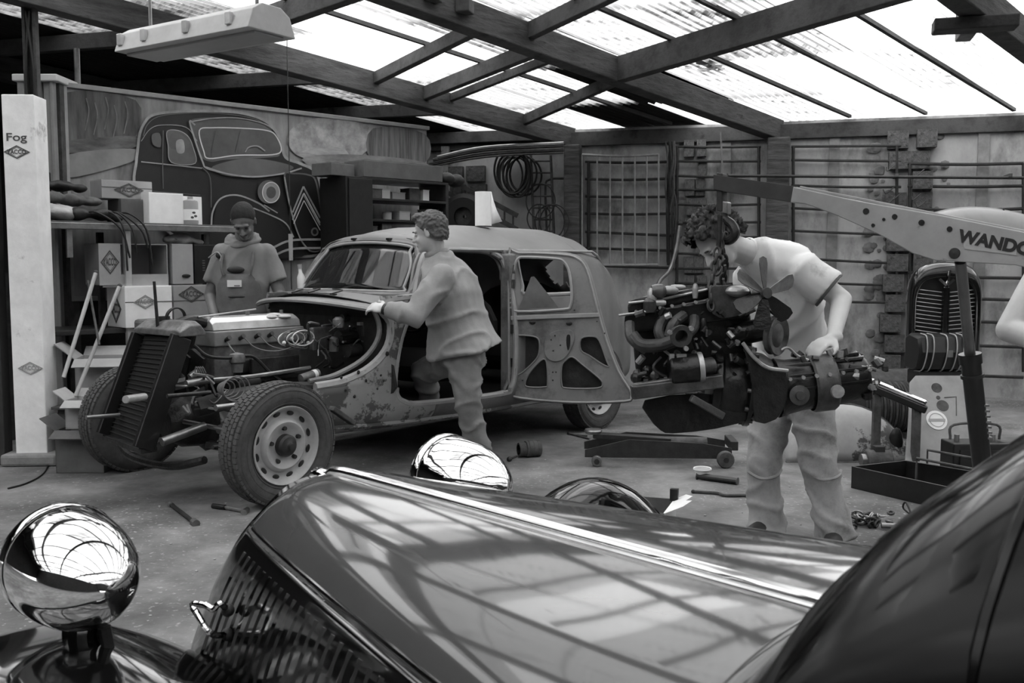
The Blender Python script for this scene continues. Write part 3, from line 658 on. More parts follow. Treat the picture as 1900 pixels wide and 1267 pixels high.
# ================= DARK RACK RIGHT OF THE MURAL =================
RK=P(645,400,8.2); RK.z=0
def KP(t,d,z): q=RK+E1*t+E2*d; return V((q.x,q.y,z))
t=thing('parts_rack',RK,'dark metal parts rack full of small boxes below the mural','shelf')
kz=[.3,.75,1.15,1.52,1.68,1.86,2.03]; KW=1.18
a=(P(820,400,9.0)-RK).dot(E1)
KW=max(1.0,min(1.5,a))
for z in kz: G().box(KP(KW/2,.2,z),(KW,.4,.022),(E1,E2,Z3)).build('shelf_board',M_black,t,smooth=0,bevel=.003)
for x in (0,KW*.22,KW): G().box(KP(x,.2,1.02),(.03,.4,2.04),(E1,E2,Z3)).build('side_panel',M_black if x<.1 else M_dark,t,smooth=0,bevel=.003)
G().box(KP(.13,-.005,1.1),(KW*.22,.015,1.85),(E1,E2,Z3)).build('door',M_black,t,smooth=0,bevel=.003); G().cyl(KP(.22,-.03,1.3),KP(.22,-.03,1.4),.008).build('handle',M_steel,t)
rd=random.Random(21); mm=[M_card,M_cardd,M_cardw,M_white,M_rust,M_dark,M_grimy]
for z in kz[3:6]:
    x=KW*.25
    while x<KW-.14:
        w=rd.uniform(.06,.16); h=rd.uniform(.05,.12); k=rd.random()
        if k<.75:
            p=KP(x+w/2,.10+rd.uniform(0,.06),z+.011+h/2); r_=thing('parts_box',(p.x,p.y,z+.011),'small parts box among others on the dark rack','box','small boxes on the dark rack')
            mk=rd.choice(mm); G().box(p,(w,.14,h),(E1,E2,Z3)).build('body',mk,r_,smooth=0,bevel=.004); G().box(p+Z3*(h/2+.003),(w*1.03,.145,.006),(E1,E2,Z3)).build('lid',mk,r_,smooth=0)
        elif k<.9:
            p=KP(x+w/2,.10,z+.011); r_=thing('parts_tin',p,'small round tin among the boxes on the dark rack','tin','small tins on the dark rack')
            G().lathe([(0,0),(.04,0),(.042,h),(0,h)],p,Z3,14).build('body',rd.choice(mm),r_); G().lathe([(0,h),(.044,h),(.044,h+.01),(0,h+.012)],p,Z3,14).build('lid',M_steel,r_)
        x+=w+rd.uniform(.01,.05)
carton(KP(-.12,.05,2.045),.26,.25,.10,'short dirty carton at the left end of the rack top',M_cardd,band=False,rot=.15)
carton(KP(.17,.0,2.045),.86,.3,.14,'long shallow carton with faded lettering on top of the dark rack',M_cardd,band=False)
heap('parts_heap','dark heap of small metal parts at the right end of the rack top',[KP(1.15,.1,2.09),KP(1.28,.12,2.08),KP(1.05,.2,2.08)],[.08,.09,.06],M_dark,seed=8,flat=.7)
# ================= THINGS ON THE BACK WALL =================
def bars(x0,x1,ys,posts,label,off=.07,r=.013,m=None,name='rail_frame',y0=None,y1=None,vr=.016):
    a=WP(x0,500,off); t=thing(name,(a.x,a.y,0),label,'rack'); m=m or M_dark
    for i,y in enumerate(ys):
        y=y if hasattr(y,'__len__') else (y,y)
        p,q=WP(x0,y[0],off),WP(x1,y[1],off); mid=(p+q)/2-Z3*random.uniform(0,.02)
        G().tube([p,mid,q],r,n=7,sm=3).build('rail',m,t)
    for px in posts:
        f0=lambda y:y[0] if hasattr(y,'__len__') else y; p,q=WP(px,y0 or f0(ys[0]),off),WP(px,y1 or f0(ys[-1]),off); G().cyl(p,q,vr,n=8).build('upright',m,t)
    return t
bars(1252,1412,[272,299,326,352,379,412,440,470,498,525],[1256,1408],'dark iron rail frame directly left of the thick timber post')
bars(1468,1672,[(272,270),(297,299),(344,347),(386,388),(428,436),(478,489),(520,529),(552,561)],[1472,1664],'dark iron rail frame between timber post and brick pier')
bars(1684,1899,[303,345,387,(437,441),(505,516),(548,557),(590,600),(636,644),(690,700)],[1688,1899],'dark iron rail frame right of the brick pier',r=.016)
p=WP(1330,326,.14); t=thing('long_iron_bar',p,'very long thin iron bar running along the back wall','bar'); G().cyl(WP(1335,326,.27),WP(1899,330,.27),.015).build('bar',M_dark,t)
for px in (1350,1662,1870): G().box(WP(px,327,.16),(.03,.26,.03),(WD,WN,Z3)).build('hook',M_rust,t,smooth=0)
t=bars(1080,1222,[287,491],[1080,1108,1132,1155,1178,1200,1222],'pale barred window grille leaning on the back wall',off=.16,r=.013,m=mat('pale_iron',.55,.6,var=.08,scale=9),name='barred_grille',vr=.009)
bars(1086,1250,[(300,300),(332,331),(364,365),(396,396),(430,437),(460,465),(492,497)],[1092,1240],'dark iron rail frame behind the pale barred grille',off=.06,r=.014)
# hoses and pipes
def hose(pts,r,m,label,name='hose',cat='hose',D=None):
    t=thing(name,pts[0],label,cat); G().tube(pts,r,n=8,sm=6).build('tube',m,t); 
    for e in (0,-1): G().ell(pts[e],r*1.4,n=8,m=6).build('fitting',M_dark,t)
    return t
hose([WP(1262,415,.2),WP(1255,460,.22),WP(1243,500,.25),WP(1225,520,.3),WP(1215,545,.4)],.022,M_steel,'curved bare steel pipe leaning on the wall behind the engine','bent_pipe','pipe')
t=thing('cable_bundle',WP(1255,400,.1),'dark tangle of cables hanging left of the rail frame','cable')
rd=random.Random(5)
for i in range(7):
    x=1244+rd.uniform(-8,10); G().tube([WP(x+rd.uniform(-4,4),y,.12+rd.uniform(0,.04)) for y in (262,300,345,390,430+rd.uniform(0,60))],.009,n=6).build('cable',M_rubberb if i%2 else M_rust,t)
t=thing('cable_tangle',WP(1705,400,.1),'loose wires and twigs spilling from the broken pier','wire')
for i in range(10):
    x,y=1690+rd.uniform(-40,30),rd.choice([330,370,400])+rd.uniform(-30,30); G().tube([WP(x,y,.16),WP(x-15,y+12,.20),WP(x-25+rd.uniform(-8,20),y+5,.18)],.006,n=5).build('wire',M_dark,t)
# far left part of the back wall: ladder, hoops, coils, poles
def ladder(x0,x1,y0,y1,lx,label,off,m,n=7):
    t=thing('ladder',WP(x0,y1,off),label,'ladder')
    G().cyl(WP(x0,y0,off),WP(x0+lx,y1,off),.014,n=8).build('rail',m,t); G().cyl(WP(x1,y0,off),WP(x1+lx,y1,off),.014,n=8).build('rail',m,t)
    for i in range(n):
        k=(i+.5)/n; y=y0+(y1-y0)*k; G().cyl(WP(x0+lx*k,y,off),WP(x1+lx*k,y,off),.01,n=6).build('rung',m,t)
ladder(985,1022,288,440,6,'narrow dark iron ladder standing left of the dark post',.15,M_rust)
t=thing('leaning_ladder',WP(835,345,.2),'dark ladder lying slanted against the wall behind the paper roll','ladder')
for dy in (0,26): G().beam(WP(832,332+dy,.2),WP(960,400+dy,.2),.03,.05).build('rail',M_rust,t,smooth=0)
for k in range(8): G().cyl(WP(840+k*16,336+k*8.5,.2),WP(840+k*16,362+k*8.5,.2),.012,n=6).build('rung',M_rust,t)
for i,(x,y,r) in enumerate(((1003,373,.16),(1000,405,.13),(1020,412,.16))):
    c=WP(x,y,.18+.03*i); t=thing('wire_hoop',c,['large thin iron hoop hanging on the narrow ladder','small iron hoop low beside the narrow ladder','double iron hoop just left of the dark post'][i],'hoop')
    for dd in ((0,) if i<2 else (0,.05)):
        G().tube([c+WD*(r*math.cos(a)+dd)+Z3*(r*1.15*math.sin(a)) for a in [k*math.pi/6 for k in range(12)]],.007,n=6,closed=True,sm=3).build('ring',M_dark,t)
    G().cyl(c-Z3*r*1.1,c+Z3*r*1.1,.005,n=6).build('spoke',M_dark,t)
t=thing('hose_coil',WP(955,320,.1),'large coil of dark hoses hung high on the dim wall','hose')
for i in range(9):
    c=WP(958+rd.uniform(-14,14),318+rd.uniform(-8,12),.10+.02*i); a,b=rd.uniform(.10,.2),rd.uniform(.16,.26)
    G().tube([c+WD*(a*math.cos(q))+Z3*(b*math.sin(q)) for q in [k*math.pi/5 for k in range(10)]],.012,n=6,closed=True,sm=3).build('loop',M_rubberb if i%3 else M_rust,t)
t=thing('worn_tyre',WP(865,400,.2),'dark worn tyre hanging behind the car roof left of the paper roll','tyre')
c=WP(862,402,.48); G().lathe([(.10,-.06),(.2,-.06),(.24,-.03),(.25,0),(.24,.03),(.2,.06),(.10,.06)],c,WN,24).build('tyre',M_rubberb,t); G().lathe([(.02,-.03),(.10,-.05),(.11,.0),(.02,.0)],c,WN,24).build('rim',M_rust,t)
t=thing('overhead_pipes',WP(930,270,.3),'bundle of old pipes slung below the roof in the far corner','pipe')
for i in range(5):
    G().tube([WP(780+8*i,312-5*i,.3+.1*i),WP(900,290-4*i,.3+.1*i),WP(1046,282-4*i,.25+.1*i)],.02,n=7).build('pipe',M_rust if i%2 else M_steel,t)
hose([WP(1015,440,.1),WP(1012,350,.1),WP(1020,333,.1),WP(1048,331,.1)],.012,M_rust,'thin bent rod hooked onto the dark post','bent_rod','rod')
# ================= CLUTTER AT THE FOOT OF THE BACK WALL =================
# old black radiator shell with chrome slats
def shell_grille():
    D=7.6; c=P(1758,560,D); z0=P(1758,672,D).z; z1=P(1758,488,D).z; x=(WD*.98+WN*-.0).normalized(); n=WN; w=.26; o=V((P(1752,560,D).x,D,0))
    t=thing('radiator_shell',(o.x,o.y,0),'rounded black radiator shell with fine chrome slats, standing by the back wall','radiator grille')
    hh=z1-z0
    out=[(-w,0),(-w*1.02,hh*.5),(-w*.98,hh*.78),(-w*.7,hh*.95),(0,hh*1.0),(w*.7,hh*.95),(w*.98,hh*.78),(w*1.02,hh*.5),(w,0)]
    rings=[]
    cen=lambda u,v,d: o+x*u+Z3*(z0+v)+n*d
    op=[(q.x,q.y) for q in catmull([V((a,b,0)) for a,b in out],4)]
    for k,d in ((1.0,-.14),(1.02,.0),(.97,.05),(.90,.075)): rings.append([cen(u*k,(v-hh*.45)*k+hh*.45,d) for u,v in op])
    rings.append([cen(u*.80,(v-hh*.45)*.80+hh*.45-.02,.07) for u,v in op])
    G().loft(rings,False).build('shell',mat('gloss_black',.07,.15,coat=.5),t,smooth=180)
    G().plate([[(u*.99,(v-hh*.45)*.99+hh*.45) for u,v in op]],lambda u,v,k:cen(u,v,-.01-.02*k),1).build('core',M_black,t,smooth=0)
    for i in range(18):
        v=.02+i*(hh*.74)/18
        for s in (-1,1): G().tube([cen(s*.03,v-.012,.075),cen(s*w*.5,v,.068),cen(s*w*.82,v+.01,.05)],.0042,n=6,sm=3).build('slat',M_steel,t)
    G().box(cen(0,hh*.38,.075),(.045,.04,hh*.78),(x,n,Z3)).build('centre_bar',MATS['gloss_black'],t,smooth=0,bevel=.01)
    g=G()
    for s in (-1,1): g.beam(cen(0,hh*.78,.10),cen(s*.05,hh*.84,.09),.02,.02)
    g.beam(cen(0,hh*.78,.10),cen(.02,hh*.93,.09),.012,.015); g.build('emblem',M_chrome,t,smooth=0)
shell_grille()
# striped box-like case below it
D=7.3; o=P(1735,690,D); t=thing('striped_case',(o.x,o.y,0),'small dark rounded case with pale stripes under the radiator shell','case')
zc=P(1735,650,D).z; g=G(); sec=[(.0,-.16),(.10,-.14),(.15,-.02),(.12,.1),(.0,.14)]
for_r=[[V((o.x,D,zc))+X3*u+Y3*-d+Z3*v for d,v in [(.0,-.15),(.12,-.13),(.17,.0),(.13,.11),(-.05,.13),(-.12,.1),(-.12,-.14)]] for u in (-.19,-.17,.17,.19)]
for r_ in (0,3):
    c_=sum(for_r[r_],V((0,0,0)))/7; for_r[r_]=[c_+(q-c_)*.88 for q in for_r[r_]]
G().loft(for_r,True,True).build('body',M_black,t,smooth=40)
for u in (-.16,-.11,-.01,.06,.11):
    G().tube([V((o.x+u+.01*k,D-d,zc+v)) for k,(d,v) in enumerate(((.0,-.152),(.122,-.133),(.174,.0),(.133,.113),(0,.128)))],.005,n=5,sm=4).build('stripe',M_card,t)
G().box((o.x+.03,D-.175,zc-.01),(.04,.01,.05)).build('clasp',M_steel,t,smooth=0)
# rough crate under
G().box((o.x+.02,D+.02,(zc-.15)/2),(.36,.22,zc-.15)).build('crate_body',M_dark,thing('plinth_crate',(o.x,D,0),'dark wooden box holding up the striped case','crate'),smooth=0,bevel=.01)
# leaning bonnet panel with sticker
D=6.5; a=P(1700,700,D); b=P(1782,868,D-.3); t=thing('metal_sheet',PG(1740,868),'spotted grey sheet panel with a round sticker, leaning upright','panel')
b0=PG(1745,868); top=P(1745,698,b0.y+.35); up=(top-b0).normalized(); L=(top-b0).length; x=X3; n=x.cross(up)
w0,w1=.215,.235
pts=[(-w1,0),(-w0,L*.5),(-w0*.98,L-.05),(-w0*.8,L),(w0*.8,L),(w0*.98,L-.05),(w0*1.1,L*.5),(w1*1.25,0)]
G().plate([pts],lambda u,v,k:b0+x*u+up*v+n*(.012*k),1).build('sheet',mat('primer_grey',.56,.7,var=.05,scale=5,g2=.30,thr=.70,soft=.03,scale2=7),t,smooth=0,bevel=.003)
st=G().lathe([(0,.0),(.068,.0),(.068,.003),(0,.003)],b0+up*(L*.5)+n*.013-x*.03,n,28).build('sticker',M_white,t)
G().lathe([(.045,.0035),(.05,.0035),(.05,.0045),(.045,.0045)],b0+up*(L*.5)+n*.013-x*.03,n,28).build('sticker_ring',M_card,st)
G().box(b0+up*(L*.5)+n*.018-x*.03,(.11,.018,.002),(x,up,n)).build('sticker_band',M_card,st,smooth=0)
for (u,v,r) in ((-.03,.86,.035),(.01,.66,.04),(-.02,.75,.014)): G().lathe([(0,0),(r,0),(r,.002),(0,.002)],b0+up*L*v+n*.012+x*u,n,16).build('dark_spot',M_rust,t)
G().tube([b0+up*L*.75+x*.02+n*.014,b0+up*L*.76+x*.1+n*.014,b0+up*L*.55+x*.1+n*.014],.003,n=5,sm=0).build('scratch',M_rust,t)
# patchy wing panel on the floor behind the mechanic
def curved_wing():
    base=PG(1590,858); c=V((base.x-.02,base.y+.25,0)); t=thing('wing_panel',c,'rounded patchy grey car wing standing on the floor behind the mechanic','car wing')
    rings=[]; ph=P(1575,748,c.y).z
    for i in range(15):
        u=-.45+.86*i/14; h=ph*(1-max(0,abs(u+.05)/.5)**2.4*.9) if abs(u)<.5 else .05
        rings.append([c+X3*u+Y3*(-.05-.20*math.sin(a))+Z3*(max(.02,h)*math.cos(a)) for a in [math.pi/2*k/8 for k in range(9)]])
    G().loft(rings,False).build('skin',mat('patchy_primer',.60,.6,var=.05,scale=5,g2=.27,thr=.56,soft=.04,scale2=3.2),t,smooth=180,solid=.006)
    G().tube([r[0] for r in rings],.012,n=6,sm=2).build('flange',M_rust,t)
    G().tube([r[-1] for r in rings],.012,n=6,sm=2).build('bottom_edge',M_rust,t)
    G().ell(rings[12][5],(.05,.02,.1),n=10,m=6).build('headlamp_slot',M_black,t)
curved_wing()
# coil spring drum and other dark clutter
c=PG(1655,815); c.y+=.15; t=thing('wire_drum',(c.x,c.y,0),'dark drum wound with wire left of the leaning panel','drum')
zc=P(1655,765,c.y).z
for i in range(16): G().lathe([(.19,-.010),(.2,0),(.19,.010)],V((c.x-.17+.022*i,c.y+.02,max(.22,zc))),X3,22).build('winding',M_rust if i%2 else M_dark,t)
G().cyl((c.x-.2,c.y+.02,max(.22,zc)),(c.x+.2,c.y+.02,max(.22,zc)),.18,n=24).build('core',M_dark,t)
for sx in (-.14,.14): G().box((c.x+sx,c.y,.02),(.05,.36,.04)).build('chock',M_wood,t,smooth=0,bevel=.004)
# shiny bumper blade
a=P(1615,705,6.3); b=P(1720,748,6.15); t=thing('chrome_bumper',b,'narrow bright bumper blade lying across the clutter by the wall','bumper')
G().beam(a,b,.05,.035).build('blade',M_chrome,t,smooth=0,bevel=.012); G().beam(a-Z3*.045,b-Z3*.045,.05,.05).build('underside',M_black,t,smooth=0,bevel=.01)
for k in (.15,.85): q=a+(b-a)*k; G().box((q.x,q.y+.02,(q.z-.05)/2),(.05,.04,q.z-.06)).build('bracket',M_rust,t,smooth=0,bevel=.004)
# crushed old dark car body behind engine: pale wing shape by the wall (upper right)
def pale_wing():
    D=8.1; t=thing('pale_car_wing',V((P(1800,400,D).x,D,1.2)),'big smooth pale car wing hung on the rails behind the crane boom','car wing')
    rings=[]
    for i in range(17):
        px=1690+i*13; k=(px-1800)/110; top=P(px,386+30*k*k*(.9 if k<0 else .6),D); 
        rings.append([V((top.x,D-.02-.22*math.sin(a),top.z-.30*(1-math.cos(a)))) for a in [math.pi*.5*j/7 for j in range(8)]])
    G().loft(rings,False).build('skin',mat('pale_primer',.50,.5,var=.03,scale=3),t,smooth=180,solid=.006)
    G().tube([r[0] for r in rings],.012,n=6,sm=2).build('rolled_edge',M_card,t)
    for i in (3,13): q=rings[i][0]; G().tube([q,q+V((0,.1,.02)),q+V((0,(WP(1800,400,.08).y-q.y)*.9,.0))],.01,n=6).build('hanging_hook',M_rust,t)
pale_wing()
# rubble heap along the wall foot
g=G(); rd=random.Random(8)
for i in range(160):
    p=WP(rd.uniform(1180,1760),700,rd.uniform(.1,.7)); s=rd.uniform(.03,.11); g.ell((p.x,p.y,s*.4+rd.uniform(0,.06)),(s,s*.8,s*.6),n=6,m=4)
g.build('wall_rubble',mat('rubble',.24,.95,var=.12,scale=9,bump=.5),fl,kind='stuff',smooth=0)
t=thing('old_fuel_tank',PG(1690,770),'dark battered tank lying among the rubble by the pier','tank')
q=WP(1640,760,.9); G().cyl((q.x-.3,q.y,.17),(q.x+.3,q.y+.1,.17),.17,n=20).build('body',M_rust,t,bevel=.02); G().cyl((q.x,q.y,.33),(q.x,q.y,.37),.03).build('filler_cap',M_dark,t)
# dark low tray with rod frame (crane foot side)
def tray():
    a=PG(1582,902); b=PG(1582,875); t=thing('oil_drip_tray',(a.x+.4,a.y-.1,0),'long black angular drip tray with thin rod frame at right','tray')
    q0,q1=PG(1580,905),PG(1760,948); h=.13
    d=(q1-q0).normalized(); nrm=V((-d.y,d.x,0)); L=1.0; W=.55
    bx=[q0,q0+d*L,q0+d*L+nrm*W,q0+nrm*W*.75+d*.06]
    G().plate([[(i,0) for i in ()] or [(0,0),(L,0),(L,W),(.08,W*.8)]],lambda u,v,k:q0+d*u+nrm*v+Z3*(.012*k),1).build('bottom',M_black,t,smooth=0)
    for i in range(4):
        p,q=bx[i],bx[(i+1)%4]; G().beam(p+Z3*h/2,q+Z3*h/2,.012,h).build('side',M_black,t,smooth=0,bevel=.003)
    for off,z in ((.06,.20),(.16,.16)):
        G().tube([q0+d*.15+nrm*(W-off)+Z3*.02,q0+d*.15+nrm*(W-off)+Z3*z,q0+d*.78+nrm*(W-off)+Z3*z,q0+d*.78+nrm*(W-off)+Z3*.02],.008,n=6,sm=0).build('rod',M_rust,t)
    return q0,d,nrm
q0,dd,nn=tray()
b=q0+dd*.22+nn*.85; t=thing('car_battery',(b.x,b.y,0),'dark open frame battery box behind the black tray','battery')
G().box((b.x,b.y,.12),(.34,.18,.22)).build('case',M_black,t,smooth=0,bevel=.008); G().box((b.x,b.y-.095,.12),(.26,.012,.14)).build('front_recess',M_rubberb,t,smooth=0)
for s in (-1,1): G().cyl((b.x+s*.11,b.y,.23),(b.x+s*.11,b.y,.27),.015).build('terminal',M_steel,t); 
G().tube([(b.x-.15,b.y,.24),(b.x-.13,b.y,.33),(b.x+.13,b.y,.33),(b.x+.15,b.y,.24)],.008,n=6).build('carry_handle',M_rust,t)
b=PG(1640,880); t=thing('starter_part',(b.x,b.y+.1,0),'small round dark pump beside the battery box','pump'); c=V((b.x,b.y+.1,.07))
G().cyl(c-X3*.08,c+X3*.08,.065,n=20).build('body',M_rust,t,bevel=.01); G().cyl(c-X3*.11,c-X3*.08,.04).build('nose',M_steel,t); G().box(c+Z3*.07,(.06,.06,.04)).build('terminal_block',M_dark,t,smooth=0)
# ================= STRIPPED CAR =================
CR=V((.63,.777,0)).normalized(); CN=V((-CR.y,CR.x,0)); OC=PG(520,935)+CN*.7; OC.z=0
car=thing('stripped_car',OC,'stripped grey vintage saloon without bonnet or front wings, engine exposed','car',rz=math.atan2(CR.y,CR.x))
CM=PM['stripped_car']['M']
def loc(px,py,v):   # pixel -> car coordinates on the plane y=-v
    w=PL(px,py,OC-CN*v,CN); return CM.inverted()@w
M_prim=mat('body_primer',.47,.62,var=.05,scale=3,g2=.33,thr=.56,soft=.10,scale2=1.8)
M_patch=mat('body_patchy',.54,.62,var=.05,scale=3,g2=.30,thr=.53,soft=.03,scale2=3.3)
M_roofp=mat('roof_primer',.47,.55,var=.03,scale=2.5)
M_edge=mat('bare_edge',.58,.5,var=.05,scale=8)
M_in=mat('car_interior',.07,.9)
PW=[(.3,.50),(.6,.545),(.9,.60),(1.2,.655),(1.6,.70),(2.1,.725),(2.8,.71),(3.3,.64),(3.7,.52),(4.0,.42),(4.1,.36)]
TT=[(1.2,1.47),(1.35,1.51),(1.6,1.555),(2.2,1.59),(3.0,1.585),(3.4,1.53),(3.65,1.44),(3.85,1.26),(4.0,1.0),(4.1,.75)]
def sect(u,T,n=64):
    p=lerp(PW,u); k=(T-.30)/(1.58-.30) if u>3 else 1.
    pts=[(p-.10,.28),(p-.03,.36),(p,.50),(p+.005,.75),(p-.005,.95),(p-.03,1.08),(p-.085,1.28),(p-.13,1.38),(p-.22,1.45)]
    pts=[(a,.30+(b-.30)*k) for a,b in pts]
    if u<=3: pts[-1]=(pts[-1][0],min(pts[-1][1],T-.05)); pts[-2]=(pts[-2][0],min(pts[-2][1],T-.09))
    pts+=[((p-.22)*.55,T-.028),(0,T)]
    h=catmull([V((0,-a,b)) for a,b in pts],6); m=[V((0,-q.y,q.z)) for q in reversed(h[:-1])]
    return [V((u,q.y,q.z)) for q in h]+[V((u,q.y,q.z)) for q in m]
doorN=[(1.36,1.395),(1.25,1.30),(1.14,1.08),(1.02,.85),(.97,.62),(.98,.50),(1.04,.44),(1.20,.415),(1.9,.405),(2.0,.44),(2.03,.6),(2.04,1.1),(2.03,1.3),(1.98,1.37),(1.85,1.40),(1.5,1.405)]
winR=[(2.2,1.09),(2.9,1.09),(2.95,1.16),(2.86,1.33),(2.78,1.36),(2.25,1.37),(2.17,1.33),(2.16,1.15)]
front=[(0,1.6),(1.30,1.6),(1.34,1.42),(1.22,1.10),(.88,1.10),(.93,1.0),(.95,.9),(.91,.78),(.80,.67),(.62,.60),(.40,.585),(.36,.5),(.42,.30),(0,.1)]
front_r=rnd2(front,1)
def cut(mesh_g,keep):
    fs=[]
    for f in mesh_g.f:
        c=sum((mesh_g.v[i] for i in f),V((0,0,0)))/len(f)
        if keep(c): fs.append(f)
    mesh_g.f=fs; return mesh_g
# side shell + roof (one pressed steel body)
us=[.34+.025*i for i in range(151)]
cab=G().loft([sect(u,lerp(TT,max(u,1.2))) for u in us],False)
def keep(c):
    if abs(c.y)>.28 and c.z<1.5:
        if pip(c.x,c.z,front): return False
        if c.z<1.42 and abs(c.y)>.4:
            if c.y<0 and pip(c.x,c.z,doorN): return False
            if c.y>0 and pip(c.x,c.z,[(1.36,1.36),(1.22,1.09),(2.0,1.08),(2.0,1.37)]): return False
            if pip(c.x,c.z,winR): return False
    if c.x<1.2 and c.z>1.10: return False
    # screen opening runs up to the roof header
    if c.z>1.1 and c.x<1.22+ (c.z-1.1)*.42: return False
    if 3.5<c.x<4.3 and abs(c.y)<.30 and c.z>1.12 and c.z<1.36 and c.x>3.7: return False
    dx=c.x-3.09
    if dx*dx+(c.z-.33)**2<.40**2 and c.z<.72: return False
    return True
cut(cab,keep); allf=list(cab.f); cx_=lambda f:sum(cab.v[i].x for i in f)/len(f)
cab.f=[f for f in allf if cx_(f)<1.3]; cab.build('front_quarter',M_patch,car,smooth=35,local=True,solid=.012)
cab.f=[f for f in allf if cx_(f)>=1.3]; body=cab.build('body_shell',mat('body_grey',.42,.6,var=.05,scale=2.2,g2=.32,thr=.60,soft=.25,scale2=1.2),car,smooth=35,local=True,solid=.012)
# grey roof panel skin over the shell
rf=G().loft([[q+V((0,0,.006)) for q in sect(u,lerp(TT,u))] for u in [1.2+.04*i for i in range(64)]],False)
cut(rf,lambda c:c.z>1.40-(max(0,c.x-3.3)*.5) and c.x>1.22+(c.z-1.1)*.42)
rf.build('roof_panel',M_roofp,car,smooth=180,local=True,solid=.006)
def side(u,w,out=0.):  # point on the near side skin
    s=sect(u,lerp(TT,max(u,1.2))); h=s[:len(s)//2+1]
    b=min(range(len(h)-1),key=lambda i:abs((h[i].z+h[i+1].z)/2-w)); a,c=h[b],h[b+1]
    k=0 if abs(c.z-a.z)<1e-5 else max(0,min(1,(w-a.z)/(c.z-a.z))); q=a+(c-a)*k; return V((u,q.y-out,w))
def rim(poly,r,name,m,close=True,out=.0,sub=4):
    pts=[side(a,b,out) for a,b in rnd2(poly,sub)] if close else [side(q.x,q.y,out) for q in catmull([V((a,b,0)) for a,b in poly],sub)]
    return G().tube(pts,r,n=7,closed=close,sm=0).build(name,m,car,local=True)
rim(doorN,.020,'door_frame',M_edge,out=-.01)
rim([(x+.0,z) for x,z in doorN],.013,'door_seal',M_roofp,out=-.06)
rim(winR,.016,'window_frame',M_edge)
rim([(1.22,1.10),(.90,1.06),(.955,.95),(.93,.80),(.80,.675),(.62,.605),(.42,.585)],.030,'front_flange',M_edge,close=False,out=-.02)
rim([(.86,1.04),(.895,.93),(.87,.83),(.76,.72),(.58,.645),(.40,.62)],.016,'flange_lip',M_prim,close=False,out=-.05)
rim([(.36,.34),(.9,.31),(1.6,.30),(2.4,.30),(2.95,.30)],.022,'sill_edge',M_patch,close=False,out=0)
# drip rail along the roof
G().tube([V((u,-(lerp(PW,u)-.125),1.405-(max(0,u-3.3)*.5))) for u in [1.36+.1*i for i in range(24)]],.012,n=6,sm=0).build('drip_rail',M_edge,car,local=True)
# bolt holes and slots in the front shell
for (px,py,r) in ((705,655,.014),(632,700,.010),(640,724,.009),(655,735,.010),(672,705,.009),(660,690,.012),(695,695,.007),(690,720,.006),(700,705,.006)):
    q=loc(px,py,.55); s=side(max(.42,q.x),q.z,.009); G().ell(s,(r,.006,r*1.1),n=10,m=6).build('bolt_hole',M_black,car,local=True)
# scuttle panel top with vent
def scut(u,y,dz=0.): return V((u,y,1.075+.05*(1-(y/.6)**2)-(1.25-u)*.10+dz))
rings=[[scut(u,y) for y in [-.60+.05*i for i in range(25)]] for u in (.80,.85,.95,1.05,1.15,1.25)]
for i,r_ in enumerate(rings):
    for j,q in enumerate(r_): q.x+= -(1-(q.y/.6)**2)*.16; q.y*=lerp([(.8,.92),(1.25,1.06)],(.80,.85,.95,1.05,1.15,1.25)[i])
G().loft(rings,False).build('scuttle_panel',M_roofp,car,smooth=180,local=True,solid=.01)
G().tube([r+V((0,0,.004)) for r in rings[0]],.016,n=6,sm=0).build('scuttle_lip',M_edge,car,local=True)
G().loft([[q+V((.0,0,.012)) for q in r[9:17]] for r in rings[2:4]],False).build('scuttle_vent',M_black,car,smooth=180,local=True,solid=.008)
for k in (8,12,16): G().tube([rings[2][k]+V((0,0,.03)),rings[3][k]+V((0.02,.03,.04)),rings[4][min(24,k+3)]+V((0,.05,.03))],.006,n=5).build('wiper_arm',M_black,car,local=True)
# bulkhead
g=G()
bp=[(-.56,.45),(-.58,.8),(-.55,1.03),(-.3,1.1),(0,1.12),(.3,1.1),(.55,1.03),(.58,.8),(.56,.45)]
g.plate([rnd2(bp,3)],lambda y,z,k:V((.93+.02*k-.16*max(0,1-(y/.6)**2)*(1 if z>1 else .3),y,z)),1); g.build('bulkhead',M_dark,car,smooth=0,local=True)
# floor and sills, seats
G().box((2.25,0,.36),(2.3,1.12,.03)).build('floor_pan',M_in,car,local=True,smooth=0)
G().box((2.05,-.64,.88),(.07,.10,1.0)).build('door_pillar',M_prim,car,local=True,smooth=0,bevel=.015)
G().box((2.06,-.60,1.30),(.06,.06,.22)).build('pillar_top',M_prim,car,local=True,smooth=0,bevel=.01)
for x,l in ((1.75,'front'),(2.75,'rear')):
    G().ell((x,0,.58),(.30,.58,.12)).build('seat_cushion',M_in,car,local=True); G().ell((x+.28,0,.85),(.10,.56,.32)).build('seat_back',M_in,car,local=True)
G().ell((1.2,0,1.0),(.12,.55,.10)).build('dashboard',M_black,car,local=True)
sw=G().tube([V((1.42+.03*math.sin(a)*1,.0-.33+.19*math.cos(a),1.02+.19*math.sin(a)*.9)) for a in [k*math.pi/8 for k in range(16)]],.011,n=6,closed=True,sm=2).build('steering_wheel',M_black,car,local=True)
G().cyl((1.42,-.33,1.02),(1.05,-.33,.85),.02).build('steering_column',M_black,sw,local=True)
